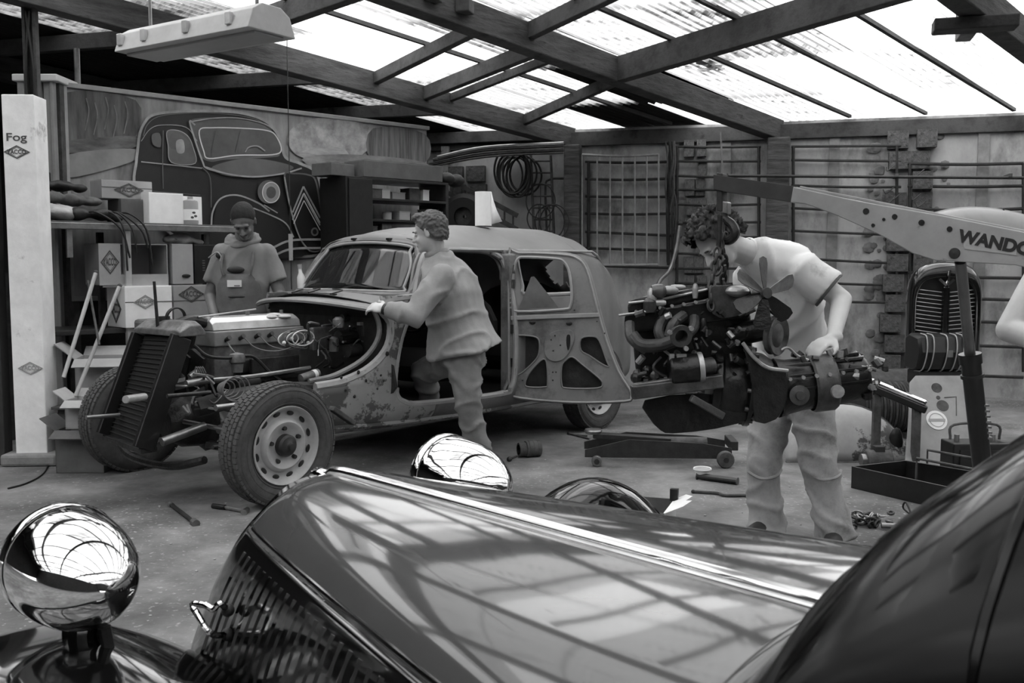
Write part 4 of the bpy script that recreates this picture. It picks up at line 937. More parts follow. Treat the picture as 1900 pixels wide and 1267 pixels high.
# windscreen: frame + pane
def scr(y,t,off=0.): # t 0 bottom..1 top
    yy=y; b=1.155-.10*(1-(y/.58)**2); u=b+.235*t; return V((u-off,yy*(1-.10*t),1.105+.015*(1-(y/.58)**2)+(.315+.015*(1-(y/.58)**2))*t+off*.5))
def scrline(e=0.,off=0.):
    c=[(-.56+e,.10+e),(-.55+e,.55),(-.50+e,.88-e),(-.42,1-e),(0,1.03-e),(.42,1-e),(.50-e,.88-e),(.55-e,.55),(.56-e,.10+e),(.50,e),(0,-.02+e),(-.50,e)]
    return [scr(q.x,q.y,off) for q in catmull([V((a,b,0)) for a,b in c],4,True)]
wf=G().tube(scrline(0),.024,n=8,closed=True,sm=0).build('windscreen_frame',M_prim,car,local=True)
G().tube(scrline(.045,.016),.010,n=7,closed=True,sm=0).build('windscreen_seal',M_edge,wf,local=True)
rows=[[scr(-.54+1.08*i/16,.02+.97*j/6,.004) for i in range(17)] for j in range(7)]
G().loft(rows,False).build('windscreen_pane',glass_mat('dusty_glass',.62,.10),wf,smooth=180,local=True,solid=.004)
# pillar skins between screen and door, header
for s in (-1,1):
    r0=[scr(.55*s,0)+V((-.02,0,-.03)),scr(.555*s,.35),scr(.55*s,.7),scr(.50*s,1.0)]
    r1=[V((1.235,s*.625,1.06)),V((1.265,s*.60,1.19)),V((1.33,s*.578,1.31)),V((1.42,s*.545,1.41))]
    a=catmull(r0,5); b=catmull(r1,5); G().loft([a,[(p+q)/2+V((-.015,s*.02,.01)) for p,q in zip(a,b)],b],False).build('screen_pillar',M_prim,car,smooth=180,local=True,solid=.012)
hd=[scr(-.50+i*.0625,1.0+.03*(1-((-.5+i*.0625)/.5)**2)) for i in range(17)]
hb=[]
for q in hd:
    s=sect(1.42,lerp(TT,1.42)); k=min(s,key=lambda r:abs(r.y-q.y*1.1) if r.z>1.2 else 9); hb.append(V((1.44,q.y*1.1,k.z+.006)))
G().loft([hd,[(a+b)/2+V((-.01,0,.022)) for a,b in zip(hd,hb)],hb],False).build('roof_header',M_roofp,car,smooth=180,local=True,solid=.01)
for y in (-.25,.12): G().box(scr(y,1.03)+V((-.02,0,.02)),(.03,.03,.015)).build('wiper_spindle',M_black,car,local=True,smooth=0)
# ---- open front door, hung at the pillar and swung out
hg=V((.02,6.80,0)); de=V((.86,6.70,0)); dx=(de-hg).normalized(); dn=V((dx.y,-dx.x,0))   # dn toward camera
dr=[]
def dpx(px,py,off=0.):
    q=PL(px,py,hg+dn*off,dn); return ((q-hg).dot(dx),q.z)
outl=[dpx(*p) for p in ((944,472),(960,469),(1040,472),(1072,480),(1088,500),(1100,540),(1113,590),(1128,640),(1148,690),(1168,722),(1171,736),(1158,744),(1060,746),(965,738),(950,728),(944,700),(944,600))]
wh=[dpx(*p) for p in ((953,498),(960,480),(975,477),(1030,480),(1046,486),(1056,505),(1061,545),(1058,568),(1045,574),(962,578),(953,568),(950,540))]
h1=[dpx(*p) for p in ((954,625),(962,622),(990,624),(1000,632),(1000,655),(990,672),(962,695),(954,680))]
h2=[dpx(*p) for p in ((974,712),(982,692),(1004,668),(1014,672),(1016,712),(1010,718),(982,718))]
h3=[dpx(*p) for p in ((1042,712),(1042,680),(1050,668),(1062,662),(1080,676),(1110,700),(1118,712),(1108,720),(1052,720))]
h4=[dpx(*p) for p in ((1078,628),(1100,624),(1112,632),(1126,670),(1130,680),(1118,676),(1094,660),(1078,650))]
h5=[dpx(*p) for p in ((1050,620),(1058,620),(1058,634),(1053,642),(1050,632))]
def dmap(u,z,k,c=0.):
    b=.05*((u/.85)**1)*(1-0); cv=-.05*max(0,(z-.95)/.45)**2
    return hg+dx*u+dn*(cv-.018*k+c)+Z3*z
door=G().plate([rnd2(outl,3),rnd2(wh,3),rnd2(h1,3),rnd2(h2,3),rnd2(h3,3),rnd2(h4,3),rnd2(h5,2)],dmap,1).build('front_door',M_prim,car,smooth=0,bevel=.004)
oo=rnd2(outl,3); G().plate([[(a,b) for a,b in oo],rnd2([(a,b) for a,b in wh],3)],lambda u,z,k:dmap(u,z,k,-.06),1).build('outer_skin',M_dark,door,smooth=0)  # skin coloured dark to put shade into the door recesses
G().tube([dmap(a,b,0,-.03) for a,b in oo],.020,n=7,closed=True,sm=0).build('door_edge',M_prim,door)
G().tube([dmap(a,b,0,.003) for a,b in oo if True],.008,n=6,closed=True,sm=0).build('door_lip',M_edge,door)
G().tube([dmap(a,b,0,.004) for a,b in rnd2(wh,3)],.011,n=6,closed=True,sm=0).build('window_surround',M_edge,door)
u0,z0=dpx(948,590); u1,z1=dpx(1112,584); G().beam(dmap(u0,z0,0,.006),dmap(u1,z1,0,.006),.014,.03).build('waist_rail',M_edge,door,smooth=0,bevel=.004)
for hh in (h1,h2,h3,h4): G().tube([dmap(a,b,0,.001) for a,b in rnd2(hh,3)],.006,n=5,closed=True,sm=0).build('opening_lip',M_roofp,door)
G().plate([rnd2([dpx(*p) for p in ((1012,628),(1030,614),(1058,612),(1066,625),(1058,650),(1042,668),(1020,668),(1010,652))],3)],lambda u,z,k:dmap(u,z,k*.6,.012),1).build('regulator_plate',M_prim,door,smooth=0,bevel=.002)
G().plate([rnd2([dpx(*p) for p in ((1052,622),(1058,622),(1058,640),(1054,650),(1051,636))],3)],lambda u,z,k:dmap(u,z,k*.1,.0135),1).build('key_slot',M_black,door,smooth=0)
for p in ((988,598),(1056,600)): a=dpx(*p); G().ell(dmap(a[0],a[1],0,.004),(.022,.006,.014),n=10,m=6).build('slot',M_black,door)
for p in ((1023,630),(1027,650),(1040,640),(1026,690),(1026,705),(1032,690),(970,705),(1066,575),(1108,596),(1122,618),(1030,622)): a=dpx(*p); G().ell(dmap(a[0],a[1],0,.014),.006,n=8,m=5).build('rivet',M_black,door)
# grey triangle plate painted in for a glass reflection in the door window 
tp=[dpx(*p) for p in ((984,514),(962,573),(1036,571),(990,513))]
G().plate([tp],lambda u,z,k:dmap(u,z,k*.2,-.03),1).build('reflection_plate',mat('reflection_grey',.36,.5,var=.06,scale=5),door,smooth=0)
# hinges
for py in (500,527,610,672):
    a=dpx(944,py); G().cyl(dmap(-.015,a[1]-.03,0,.0),dmap(-.015,a[1]+.03,0,.0),.016,n=10).build('hinge',M_dark,car)
# paint the pillar with a perforated strip
for py in range(490,580,9): a=dpx(943,py); G().ell(dmap(-.03,a[1],0,.0),.008,n=6,m=5).build('pillar_rivet',M_edge,car)
# ---- wheels
def wheel(parent,c,ax,name,R=.335,W=.165,front=True):
    """ax points outward"""
    c=V(c); x,y,z=basis(ax)
    tp=[(.215,-.06),(.24,-.075),(.285,-.082),(.318,-.074),(.330,-.06),(R,-.03),(R,.03),(.330,.06),(.318,.074),(.285,.082),(.24,.075),(.215,.06)]
    ty=G().lathe(tp,c,ax,56).build(name,M_rubber,parent,smooth=50,local=True)
    g=G()   # tread lugs
    n=64
    for i in range(n):
        t=2*math.pi*i/n; r=x*math.cos(t)+y*math.sin(t); tg=z.cross(r)
        for k,(o,w,l) in enumerate(((-.060,.026,.88),(-.030,.026,.90),(.0,.024,.90),(.030,.026,.90),(.060,.026,.88))):
            tt=t+(k%2)*math.pi/n; r=x*math.cos(tt)+y*math.sin(tt); tg=z.cross(r)
            g.box(c+r*(R+.001-(.008 if abs(o)>.05 else 0))+z*o,(w,R*2*math.pi/n*l*.95,.012),(z,tg,r))
    g.build('tread',M_rubber,ty,smooth=0,local=True,kind='stuff')
    for rr,h in ((.30,.0795),(.262,.0795),(.23,.074)): G().lathe([(rr,h-.003),(rr+.003,h+.002),(rr+.006,h-.003)],c,ax,40).build('sidewall_ring',M_rubber,ty,local=True,smooth=180)
    rimp=[(.212,.062),(.218,.068),(.214,.074),(.206,.07),(.196,.05),(.185,.035),(.165,.030),(.150,.034),(.142,.050),(.128,.062),(.105,.055),(.09,.045),(.0,.045)]
    rm=G().lathe(rimp,c,ax,48); rm.lathe([(.212,-.06),(.2,-.04),(.19,.03)],c,ax,40)
    rim_=rm.build('rim',mat('wheel_paint',.64,.45,var=.05,scale=8),ty,smooth=40,local=True)
    for i in range(12):
        t=2*math.pi*(i+.5)/12; r=x*math.cos(t)+y*math.sin(t); tg=z.cross(r); G().ell(c+r*.168+z*.033,(.014,.010,.022),(r,z,tg) ,12,6).build('vent_hole',M_black,ty,local=True) if False else HOLES.append((ty,c+r*.176+z*.036,r,tg,z))
    for i in range(5):
        t=2*math.pi*i/5+.4; r=x*math.cos(t)+y*math.sin(t)
        G().cyl(c+r*.095+z*.04,c+r*.095+z*.066,.014,.011,8).build('wheel_nut',M_dark,ty,local=True)
    G().lathe([(.062,.045),(.06,.075),(.05,.088),(.03,.092),(.02,.10),(.018,.118),(0,.12)],c,ax,24).build('hub_cap',M_dark,ty,local=True)
    G().lathe([(0,-.08),(.15,-.08),(.16,-.05),(.16,.0),(0,.02)],c,ax,24).build('brake_drum',M_dark,ty,local=True)
    for (q_,p,r,tg,zz) in HOLES: G().ell(p,(.013,.024,.006),(r,tg,zz),12,6).build('vent_hole',M_black,q_,local=True)
    HOLES.clear(); return ty
HOLES=[]
st=0.0
wheel(car,(0.0,-.70,.335),(math.sin(-st)*1,-math.cos(st),-.05),'front_wheel')
wheel(car,(-.02,.74,.335),(math.sin(st),math.cos(st),.05),'front_wheel')
wheel(car,(3.09,-.66,.335),(0,-1,0),'rear_wheel'); wheel(car,(3.09,.66,.335),(0,1,0),'rear_wheel')
G().cyl((3.09,-.6,.33),(3.09,.6,.33),.035).build('rear_axle',M_dark,car,local=True)
# ---- front chassis, suspension
for s in (-1,1):
    G().tube([(-.25,.30*s,.52),(.1,.33*s,.56),(.5,.42*s,.55),(.95,.50*s,.48)],.055,n=8).build('chassis_arm',M_dark,car,local=True)
    a=G(); a.beam((-.15,.25*s,.30),(0,.62*s,.26),.05,.04); a.beam((.2,.28*s,.30),(.02,.62*s,.26),.05,.04); a.build('lower_wishbone',M_oily,car,local=True,smooth=0,bevel=.008)
    a=G(); a.beam((-.12,.28*s,.52),(0,.58*s,.47),.04,.03); a.beam((.15,.30*s,.52),(.02,.58*s,.47),.04,.03); a.build('upper_wishbone',M_oily,car,local=True,smooth=0,bevel=.006)
    G().cyl((0,.57*s,.24),(0,.57*s,.49),.035).build('swivel',M_dark,car,local=True)
    G().cyl((-.02,.18*s,.36),(-.0,.58*s,.335),.028).build('drive_shaft',M_steel,car,local=True)
    G().cyl((.14,.40*s,.30),(.16,.44*s,.62),.028).build('damper',M_dark,car,local=True)
    G().cyl((-.2,.1*s,.42),(-.08,.55*s,.38),.014,n=8).build('track_rod',M_steel,car,local=True)
G().tube([(-.30,-.45,.26),(-.35,-.2,.20),(-.35,.2,.20),(-.30,.45,.26)],.022,n=8).build('cross_tube',M_oily,car,local=True)
a=loc(262,740,.30); G().cyl(loc(233,741,.38),loc(268,736,.30),.02).build('shaft_stub',M_alu,car,local=True)
G().cyl(loc(160,775,-.1),loc(222,770,-.1),.012).build('front_rod',M_steel,car,local=True)
# radiator
y0,y1=-.21,.17
def rp(px,py,v): return loc(px,py,v)
tl,tr=rp(268,622,-y1),rp(334,624,-y0); bl,br=rp(203,808,-y1),rp(264,832,-y0)
th=V((.09,.01,0))
g=G(); f=[tl,tr,br,bl]; b=[q+th for q in f]; g.loft([f,b],True,True); rad=g.build('radiator',mat('radiator_black',.05,.6),car,local=True,smooth=0,bevel=.006)
for i in range(22):
    k=(i+1)/23; p=tl+(bl-tl)*k; q=tr+(br-tr)*k; G().beam(p+V((-.004,0,0)),q+V((-.004,0,0)),.010,.0035).build('fin',M_rubberb,rad,local=True,smooth=0)
g=G(); g.beam(tr+V((-.006,-.02,0)),br+V((-.006,-.02,0)),.035,.12,(1,0,0)); g.build('radiator_side',M_black,car,local=True,smooth=0,bevel=.005)
g=G(); g.beam(tl+V((-.006,.02,0)),bl+V((-.006,.02,0)),.035,.12,(1,0,0)); g.build('radiator_side',M_black,car,local=True,smooth=0,bevel=.005)
g=G(); g.beam(bl+V((.02,.02,-.01)),br+V((.02,-.03,-.01)),.10,.03); g.build('radiator_foot',M_oily,car,local=True,smooth=0,bevel=.005)
zt=tr.z; x=tr.x
sec=[(-.03,0),(-.03,.035),(.03,.085),(.10,.085),(.13,.03),(.13,0)]
tk=[[V((x+a,yy,zt+b*k)) for a,b in sec] for yy,k in ((y0-.05,.7),(y0,.95),(y1,.95),(y1+.05,.7))]
G().loft(tk,True,True).build('header_tank',M_grimy,rad,local=True,smooth=0,bevel=.006)
G().cyl((x+.05,.03,zt+.06),(x+.05,.03,zt+.10),.035).build('filler_neck',M_dark,rad,local=True)
q=loc(326,590,0); G().lathe([(.055,-.012),(.062,-.012),(.062,.012),(.055,.012),(.055,-.012)],q,(0,1,.1),28).build('hose_clip_ring',M_oily,car,local=True)
a,b=loc(293,612,0),loc(286,522,0); G().cyl(a,b,.010,.008).build('upright_rod',M_oily,car,local=True)
G().tube([(x+.10,-.02,zt+.05),(x+.2,-.02,zt+.075),(x+.3,-.02,zt+.05)],.032,n=10).build('top_hose',M_oily,car,local=True)
# horn / box behind tank at left
G().box((x+.12,.25,zt+.03),(.2,.12,.09)).build('air_box',M_cloth,car,local=True,smooth=0,bevel=.02)
# engine
ex0,ex1=-.02+x+.28,x+.98
A=loc(398,620,.12); B=loc(560,605,.12)
e0,e1=A.x,B.x; ez=A.z
G().box(((e0+e1)/2,0,ez-.17),(e1-e0,.22,.24)).build('engine_block',M_grimy,car,local=True,smooth=0,bevel=.012)
hdm=G().box(((e0+e1)/2,-.005,ez-.03),(e1-e0+.02,.25,.09)).build('cylinder_head',mat('cast_alloy',.50,.45,metal=.2,var=.05,scale=10),car,local=True,smooth=0,bevel=.008)
rc=[(-.11,0),(-.10,.05),(-.07,.075),(.07,.075),(.10,.05),(.11,0)]
G().loft([[V((u,a,ez+.018+b*k)) for a,b in rc] for u,k in ((e0+.0,.75),(e0+.02,1),(e1-.03,1),(e1,.75))],True,True).build('rocker_cover',M_alu,car,local=True,smooth=30,bevel=.004)
G().box(((e0+e1)/2+.0,-.0,ez-.36),(e1-e0-.05,.26,.18)).build('crankcase',M_oily,car,local=True,smooth=0,bevel=.03)
G().box(((e0+e1)/2+.03,-.13,ez-.20),(e1-e0-.2,.04,.09)).build('side_cover',M_dark,car,local=True,smooth=0,bevel=.01)
for k in (.1,.5,.9): G().cyl((e0+(e1-e0)*k,0,ez+.09),(e0+(e1-e0)*k,0,ez+.115),.012,n=8).build('cover_nut',M_steel,car,local=True)
G().tube([(e0-.06,-.05,ez+.10),(e0+.2,-.06,ez+.12),(e0+.34,-.05,ez+.13)],.006,n=6).build('oil_pipe',M_steel,car,local=True)
G().cyl(loc(545,592,.0),loc(525,600,.05),.022).build('filler_cap',M_dark,car,local=True)
g=G(); q=loc(500,588,.06); heap_m=[(0,0,0),(.05,.02,.01),(.09,-.02,0)]
for a_ in heap_m: g.ell(q+V(a_),(.05,.05,.014),n=10,m=6)
g.build('oily_rag',M_lcloth,car,local=True)
ends=loc(520,632,.16)
plug_px=((420,632),(446,629),(475,626),(499,624))
dist=loc(440,668,.25)
for i,(px,py) in enumerate(plug_px):
    a=loc(px,py,.135); G().cyl(a+V((0,.01,0)),a+V((0,-.035,.02)),.011,.014,8).build('spark_plug_cap',M_black,car,local=True)
    if i==0: pts=[a,loc(432,650,.2),loc(446,664,.22),loc(442,672,.24)]
    else: pts=[a+V((0,-.03,.015)),loc(px+30,py+17,.2),loc(px+70,py+22,.22),loc(560,640-i*4,.22),loc(568,622-i*3,.2),loc(545,612,.2),loc(528,624+i*3,.2)]
    G().tube(pts,.0045,n=6).build('plug_lead',M_cable,car,local=True)
for i in range(5):
    c=loc(535+i*5,628+random.uniform(-3,3),.2); rr=random.uniform(.05,.11)
    G().tube([c+V((rr*math.cos(a),-.01*i,rr*.55*math.sin(a)))for a in [k*math.pi/5 for k in range(10)]],.0042,n=6,closed=True,sm=3).build('coiled_lead',M_cable if i%2 else M_white,car,local=True)
for p in ((527,636),(541,628),(572,636)): G().ell(loc(*p,.22),(.014,.012,.012),n=8,m=6).build('lead_clip',M_white,car,local=True)
G().lathe([(0,-.07),(.03,-.07),(.035,-.02),(.045,-.01),(.045,.02),(.04,.035),(0,.045)],dist+V((0,0,-.0)),Z3,20).build('distributor',M_grimy,car,local=True)
G().cyl(dist-V((0,0,.07)),dist-V((0,-.05,.2)),.02).build('distributor_shaft',M_dark,car,local=True)
G().tube([loc(360,640,.2),loc(385,660,.24),loc(420,664,.25),loc(440,662,.26),loc(470,662,.26),loc(500,690,.28),loc(520,706,.3)],.010,n=7).build('fuel_hose',M_rubberb,car,local=True)
G().tube([loc(395,705,.3),loc(470,698,.3),loc(575,682,.3)],.013,n=7).build('control_rod',M_steel,car,local=True)
G().box(loc(510,675,.2),(.35,.03,.09)).build('battery_tray',M_oily,car,local=True,smooth=0,bevel=.006)
G().cyl(loc(558,703,.34),loc(590,692,.34),.028).build('ignition_coil',M_grimy,car,local=True); G().cyl(loc(580,696,.34),loc(586,694,.34),.031).build('coil_band',M_white,car,local=True)
for i in range(6): # fan belt & front covers
    pass
G().lathe([(0,-.02),(.07,-.02),(.075,-.005),(.065,0),(.075,.005),(.07,.02),(0,.02)],(e0-.05,0,ez-.16),X3,24).build('fan_pulley',M_dark,car,local=True)
for k in range(4):
    t=k*math.pi/2+.4; G().box(V((e0-.09,.09*math.cos(t),ez-.10+.09*math.sin(t))),(.012,.12,.05),(X3,V((0,math.cos(t),math.sin(t))),V((0,-math.sin(t),math.cos(t))))).build('fan_blade',M_dark,car,local=True,smooth=0)
g=G(); g.tube([(e0-.05,-.06,ez-.16),(e0-.05,0,ez-.08),(e0-.05,.06,ez-.16),(e0-.05,.1,ez-.32),(e0-.05,0,ez-.40),(e0-.05,-.1,ez-.32)],.008,n=6,closed=True); g.build('fan_belt',M_rubberb,car,local=True)
G().cyl((e0+.05,-.17,ez-.30),(e0+.25,-.17,ez-.30),.05,n=20).build('dynamo',M_dark,car,local=True,bevel=.006)
# gearbox ahead
G().loft([[V((u,a*k,.40+b*k)) for a,b in [(.10*math.cos(t),.12*math.sin(t)) for t in [i*math.pi/6 for i in range(12)]]] for u,k in ((x+.02,.7),(x+.12,1.2),(x+.24,1.3),(e0,1.6))],True,True).build('gearbox',M_oily,car,local=True)
# bulkhead equipment
for i,(px,py,r,h) in enumerate(((645,625,.045,.16),(628,600,.035,.05),(660,618,.03,.05),(655,650,.04,.10),(620,640,.03,.08),(676,612,.018,.08),(640,590,.025,.05))):
    q=loc(px,py,.36 if i%2 else .28); G().lathe([(0,-h/2),(r,-h/2),(r*1.05,-h/4),(r,h/2),(r*.5,h/2+.015),(0,h/2+.015)],q,Z3 if i%3 else X3,16).build('bulkhead_fitting',[M_dark,M_grimy,M_oily][i%3],car,local=True)
G().box(loc(600,628,.18),(.20,.04,.15)).build('voltage_box',M_grimy,car,local=True,smooth=0,bevel=.01)
G().box(loc(675,600,.35),(.09,.03,.02)).build('terminal_strip',M_alu,car,local=True,smooth=0)
rd=random.Random(31)
for i in range(22):
    a=(rd.uniform(590,690),rd.uniform(590,690)); b=(a[0]+rd.uniform(-45,25),a[1]+rd.uniform(-30,40)); m_=((a[0]+b[0])/2+rd.uniform(-14,14),(a[1]+b[1])/2+rd.uniform(-14,14))
    b=(min(b[0],688),max(588,b[1])); G().tube([loc(*a,rd.uniform(.2,.4)),loc(*m_,rd.uniform(.25,.42)),loc(*b,rd.uniform(.2,.4))],rd.choice([.004,.005,.008]),n=5).build('wire',rd.choice([M_cable,M_rubberb,M_steel,M_rubberb]),car,local=True)
for i in range(16):
    a=(rd.uniform(330,460),rd.uniform(690,760)); b=(a[0]+rd.uniform(-40,50),a[1]+rd.uniform(-25,45)); m_=((a[0]+b[0])/2+rd.uniform(-10,10),(a[1]+b[1])/2+rd.uniform(-14,20))
    G().tube([loc(*a,rd.uniform(.25,.4)),loc(*m_,.36),loc(*b,rd.uniform(.25,.4))],rd.choice([.004,.006,.008]),n=5).build('wire',rd.choice([M_cable,M_rubberb,M_steel]),car,local=True)
for i in range(5):
    c=loc(415+i*4,720,.38); r_=.04+.012*i; G().tube([c+V((r_*math.cos(a),-.01*i,r_*.8*math.sin(a)))for a in [k*math.pi/4 for k in range(8)]],.004,n=5,closed=True,sm=3).build('wire_loop',M_cable,car,local=True)
for (p,q,r,v) in (((388,705),(345,712),.02,.3),((310,735),(390,728),.012,.38),((300,820),(380,790),.024,.3),((400,757),(440,752),.018,.5),((395,830),(440,826),.012,.5),((352,700),(366,690),.02,.25)):
    G().cyl(loc(*p,v),loc(*q,v),r).build('linkage',M_steel if r>.015 else M_oily,car,local=True)
for i in range(4): c=loc(362+i*4,692,.3); G().tube([c+V((.0,0,0)),c+V((.0,-.01,.035)),c+V((.02,-.01,.0))],.004,n=5).build('spring_loop',M_steel,car,local=True)
# bracket arm behind the front wheel and jack stands under the sill
G().beam(loc(615,757,.66),loc(655,785,.66),.05,.03).build('wing_stay',M_rust,car,local=True,smooth=0,bevel=.006)
# paper roll on the roof
q=V((P(897,441,7.25).x,7.25,0)); uu=CM.inverted()@q; zt=max(k.z for k in sect(uu.x,lerp(TT,uu.x)) if abs(k.y-uu.y)<.08)+.012
q=V((q.x,q.y,zt)); t=thing('paper_roll',q,'white paper towel roll standing on the roof of the stripped car','paper roll')
hh=.25; g=G().lathe([(.021,0),(.062,0),(.062,hh),(.021,hh)],q,Z3,32); g.build('roll',mat('white_paper',.95,.9,bump=.1,var=.01,scale=30),t,smooth=40)
G().lathe([(.019,0),(.0215,0),(.0215,hh+.002),(.019,hh+.002),(.019,0)],q,Z3,20).build('core',M_cardd,t)
g=G(); r0=q+V((.062,0,hh-.01)); 
g.loft([[q+V((.061,-.01,hh-.005)),q+V((.075,-.03,hh*.75)),q+V((.10,-.05,hh*.45)),q+V((.14,-.055,.03))],[q+V((.055,-.03,hh-.005)),q+V((.058,-.035,hh*.75)),q+V((.06,-.045,hh*.45)),q+V((.062,-.03,.01))]],False)
g.build('loose_sheet',MATS['white_paper'],t,smooth=180,solid=.001)
# spray bottle / rag on the far screen pillar, hanging screwdriver
q=P(562,545,6.9); t=thing('white_bottle',q,'white wrapped bottle standing at the far corner of the windscreen','bottle')
G().lathe([(0,-.0),(.03,0),(.033,.06),(.028,.12),(.014,.15),(.012,.18),(0,.18)],q,Z3+X3*-.1,16).build('body',M_white,t); G().lathe([(0,.18),(.016,.18),(.016,.21),(0,.21)],q,Z3+X3*-.1,12).build('cap',M_card,t)
q=P(539,434,7.4); t=thing('hanging_screwdriver',q,'pale handled screwdriver hanging on a cord before the mural','screwdriver')
G().cyl(q,q-Z3*.20,.017,.015,12).build('handle',M_card,t); G().cyl(q-Z3*.20,q-Z3*.42,.004).build('blade',M_dark,t); G().cyl(q,V((q.x,q.y,3.0)),.003).build('cord',M_dark,t)
# ================= FOREGROUND CAR =================
FO=V((-.41,2.1,0)); FX=V((.678,-.735,0)).normalized(); FY=V((-FX.y,FX.x,0)); FRZ=math.atan2(FX.y,FX.x)
fc=thing('black_car',FO,'glossy black vintage saloon in the foreground, long bonnet with chrome centre strip','car',rz=FRZ); FM=PM['black_car']['M']
def floc(px,py,y): return FM.inverted()@PL(px,py,FO+FY*y,FY)
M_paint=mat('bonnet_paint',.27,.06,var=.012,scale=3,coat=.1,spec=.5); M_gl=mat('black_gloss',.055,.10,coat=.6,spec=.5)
def hwf(s): return .145+.285*s**.9-.05*math.exp(-s/.02)
def bon(s,t,side=-1,off=0.):
    """t: 0 ridge .. 1 lower edge of the side"""
    hw=hwf(s); tab=[(0,.868),(.5,.858),(.82,.838),(1,.800),(1.06,.765)]
    SEC=[(0,.866),(hw*.35,.862),(hw*.7,.848),(hw*.92,.822),(hw+.012,.785),(hw+.04,.72),(hw+.052,.62),(hw+.05,.50),(hw+.045,.36)]
    k=t*(len(SEC)-1); i=min(int(k),len(SEC)-2); f=k-i
    p=[SEC[max(0,i-1)],SEC[i],SEC[i+1],SEC[min(len(SEC)-1,i+2)]]
    cr=lambda a,b,c,d:.5*((2*b)+(c-a)*f+(2*a-5*b+4*c-d)*f*f+(3*b-a-3*c+d)*f**3)
    if i==0: p[0]=(-SEC[1][0],SEC[1][1])
    y,z=[cr(*[q[j] for q in p]) for j in (0,1)]
    z+=.010*s*(1-t)+(.030*s*min(1,t*3) if side>0 else 0) -.030*math.exp(-s/.015)*max(0,1-t*1.5)
    xf=-.005-max(0,.84-z)*.78; xr=1.232+.06*(y/.4)**2; x=xf+(xr-xf)*s
    n=V((0,side*max(0,min(1,(t-.3)*2.2)),max(0,1-t*1.3))); 
    return V((x,side*y,z))+(n.normalized()*off if off and n.length>0 else V((0,0,0)))
for side_,nm in ((-1,'bonnet_half'),(1,'bonnet_half')):
    ss=[0,.006,.015,.03,.05]+[.08+.92*i/36 for i in range(37)]
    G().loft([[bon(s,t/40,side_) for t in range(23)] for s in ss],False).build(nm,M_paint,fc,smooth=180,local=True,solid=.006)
    G().loft([[bon(s,t/40,side_) for t in range(22,41)] for s in ss],False).build('side_panel',M_gl,fc,smooth=180,local=True,solid=.006)  # coloured darker than the top to stand in for its dark floor reflection
# chrome centre hinge with ornament
rg=[bon(.0+.999*i/30,0,-1)+V((0,0,.007)) for i in range(31)]
hs=G().tube(rg,.0115,n=12,sm=0).build('centre_hinge',mat('satin_chrome',.9,.16,metal=1.),fc,local=True)
for s_ in (-1,1): G().tube([q+V((0,.013*s_,-.004)) for q in rg],.0035,n=6,sm=0).build('hinge_bead',M_alu,hs,local=True)
q=rg[0]; G().loft([[q+V((a,b*k,.004+c*k)) for b,c in ((-.012,0),(-.008,.009),(0,.013),(.008,.009),(.012,0))] for a,k in ((-.045,.3),(-.03,1.3),(.0,1.7),(.05,1.3),(.13,.9))],False).build('bonnet_mascot',M_chrome,fc,smooth=180,local=True,solid=.004)
# louvres on the near side panel
for sd in (-1,1):
    for i in range(22):
        s=.10+i*.026; a=[bon(s,t,sd,.006) for t in (.60,.68,.76,.84,.90)]; b=[bon(s+.010,t,sd,.0) for t in (.60,.68,.76,.84,.90)]; c=[bon(s-.008,t,sd,.0) for t in (.60,.68,.76,.84,.90)]
        G().loft([c,a,b],False).build('louvre',M_gl,fc,smooth=0,local=True,solid=.002)
# side panel joint bead
for sd in (-1,1): G().tube([bon(.0+i/30,.53,sd,.003) for i in range(31)],.0045,n=6,sm=0).build('panel_bead',M_gl,fc,local=True)
# radiator surround and grille
edgeN=[bon(0,t/24,-1) for t in range(25)]; edgeF=[bon(0,t/24,1) for t in range(25)]
G().tube(list(reversed(edgeN))+edgeF[1:],.018,n=8,sm=0).build('grille_surround',M_gl,fc,local=True)
rows=[]
for a,b in zip(edgeN,edgeF): rows.append([a.lerp(b,k/8)+V((-.05*math.sin(math.pi*k/8),0,0)) for k in range(9)])
G().loft(rows[3:],False).build('grille_core',M_black,fc,smooth=180,local=True,solid=.01)
for k in range(1,16):
    tt_=[r[0].lerp(r[-1],k/16)+V((-.05*math.sin(math.pi*k/16)-.012,0,0)) for r in rows[5:]]; G().tube(tt_,.004,n=5,sm=0).build('grille_bar',M_steel,fc,local=True)
# chrome grab handle at the nose
hp=[floc(423,1132,-.275),floc(408,1120,-.30),floc(395,1130,-.31),floc(378,1122,-.32),floc(357,1122,-.33),floc(368,1142,-.33),floc(382,1165,-.325),floc(398,1178,-.31),floc(422,1177,-.27)]
G().tube(hp,.0065,n=10,sm=5).build('bonnet_handle',M_chrome,fc,local=True)
for p in (hp[0],hp[-1]): G().ell(p,.013,n=12,m=8).build('handle_boss',M_dark,fc,local=True)
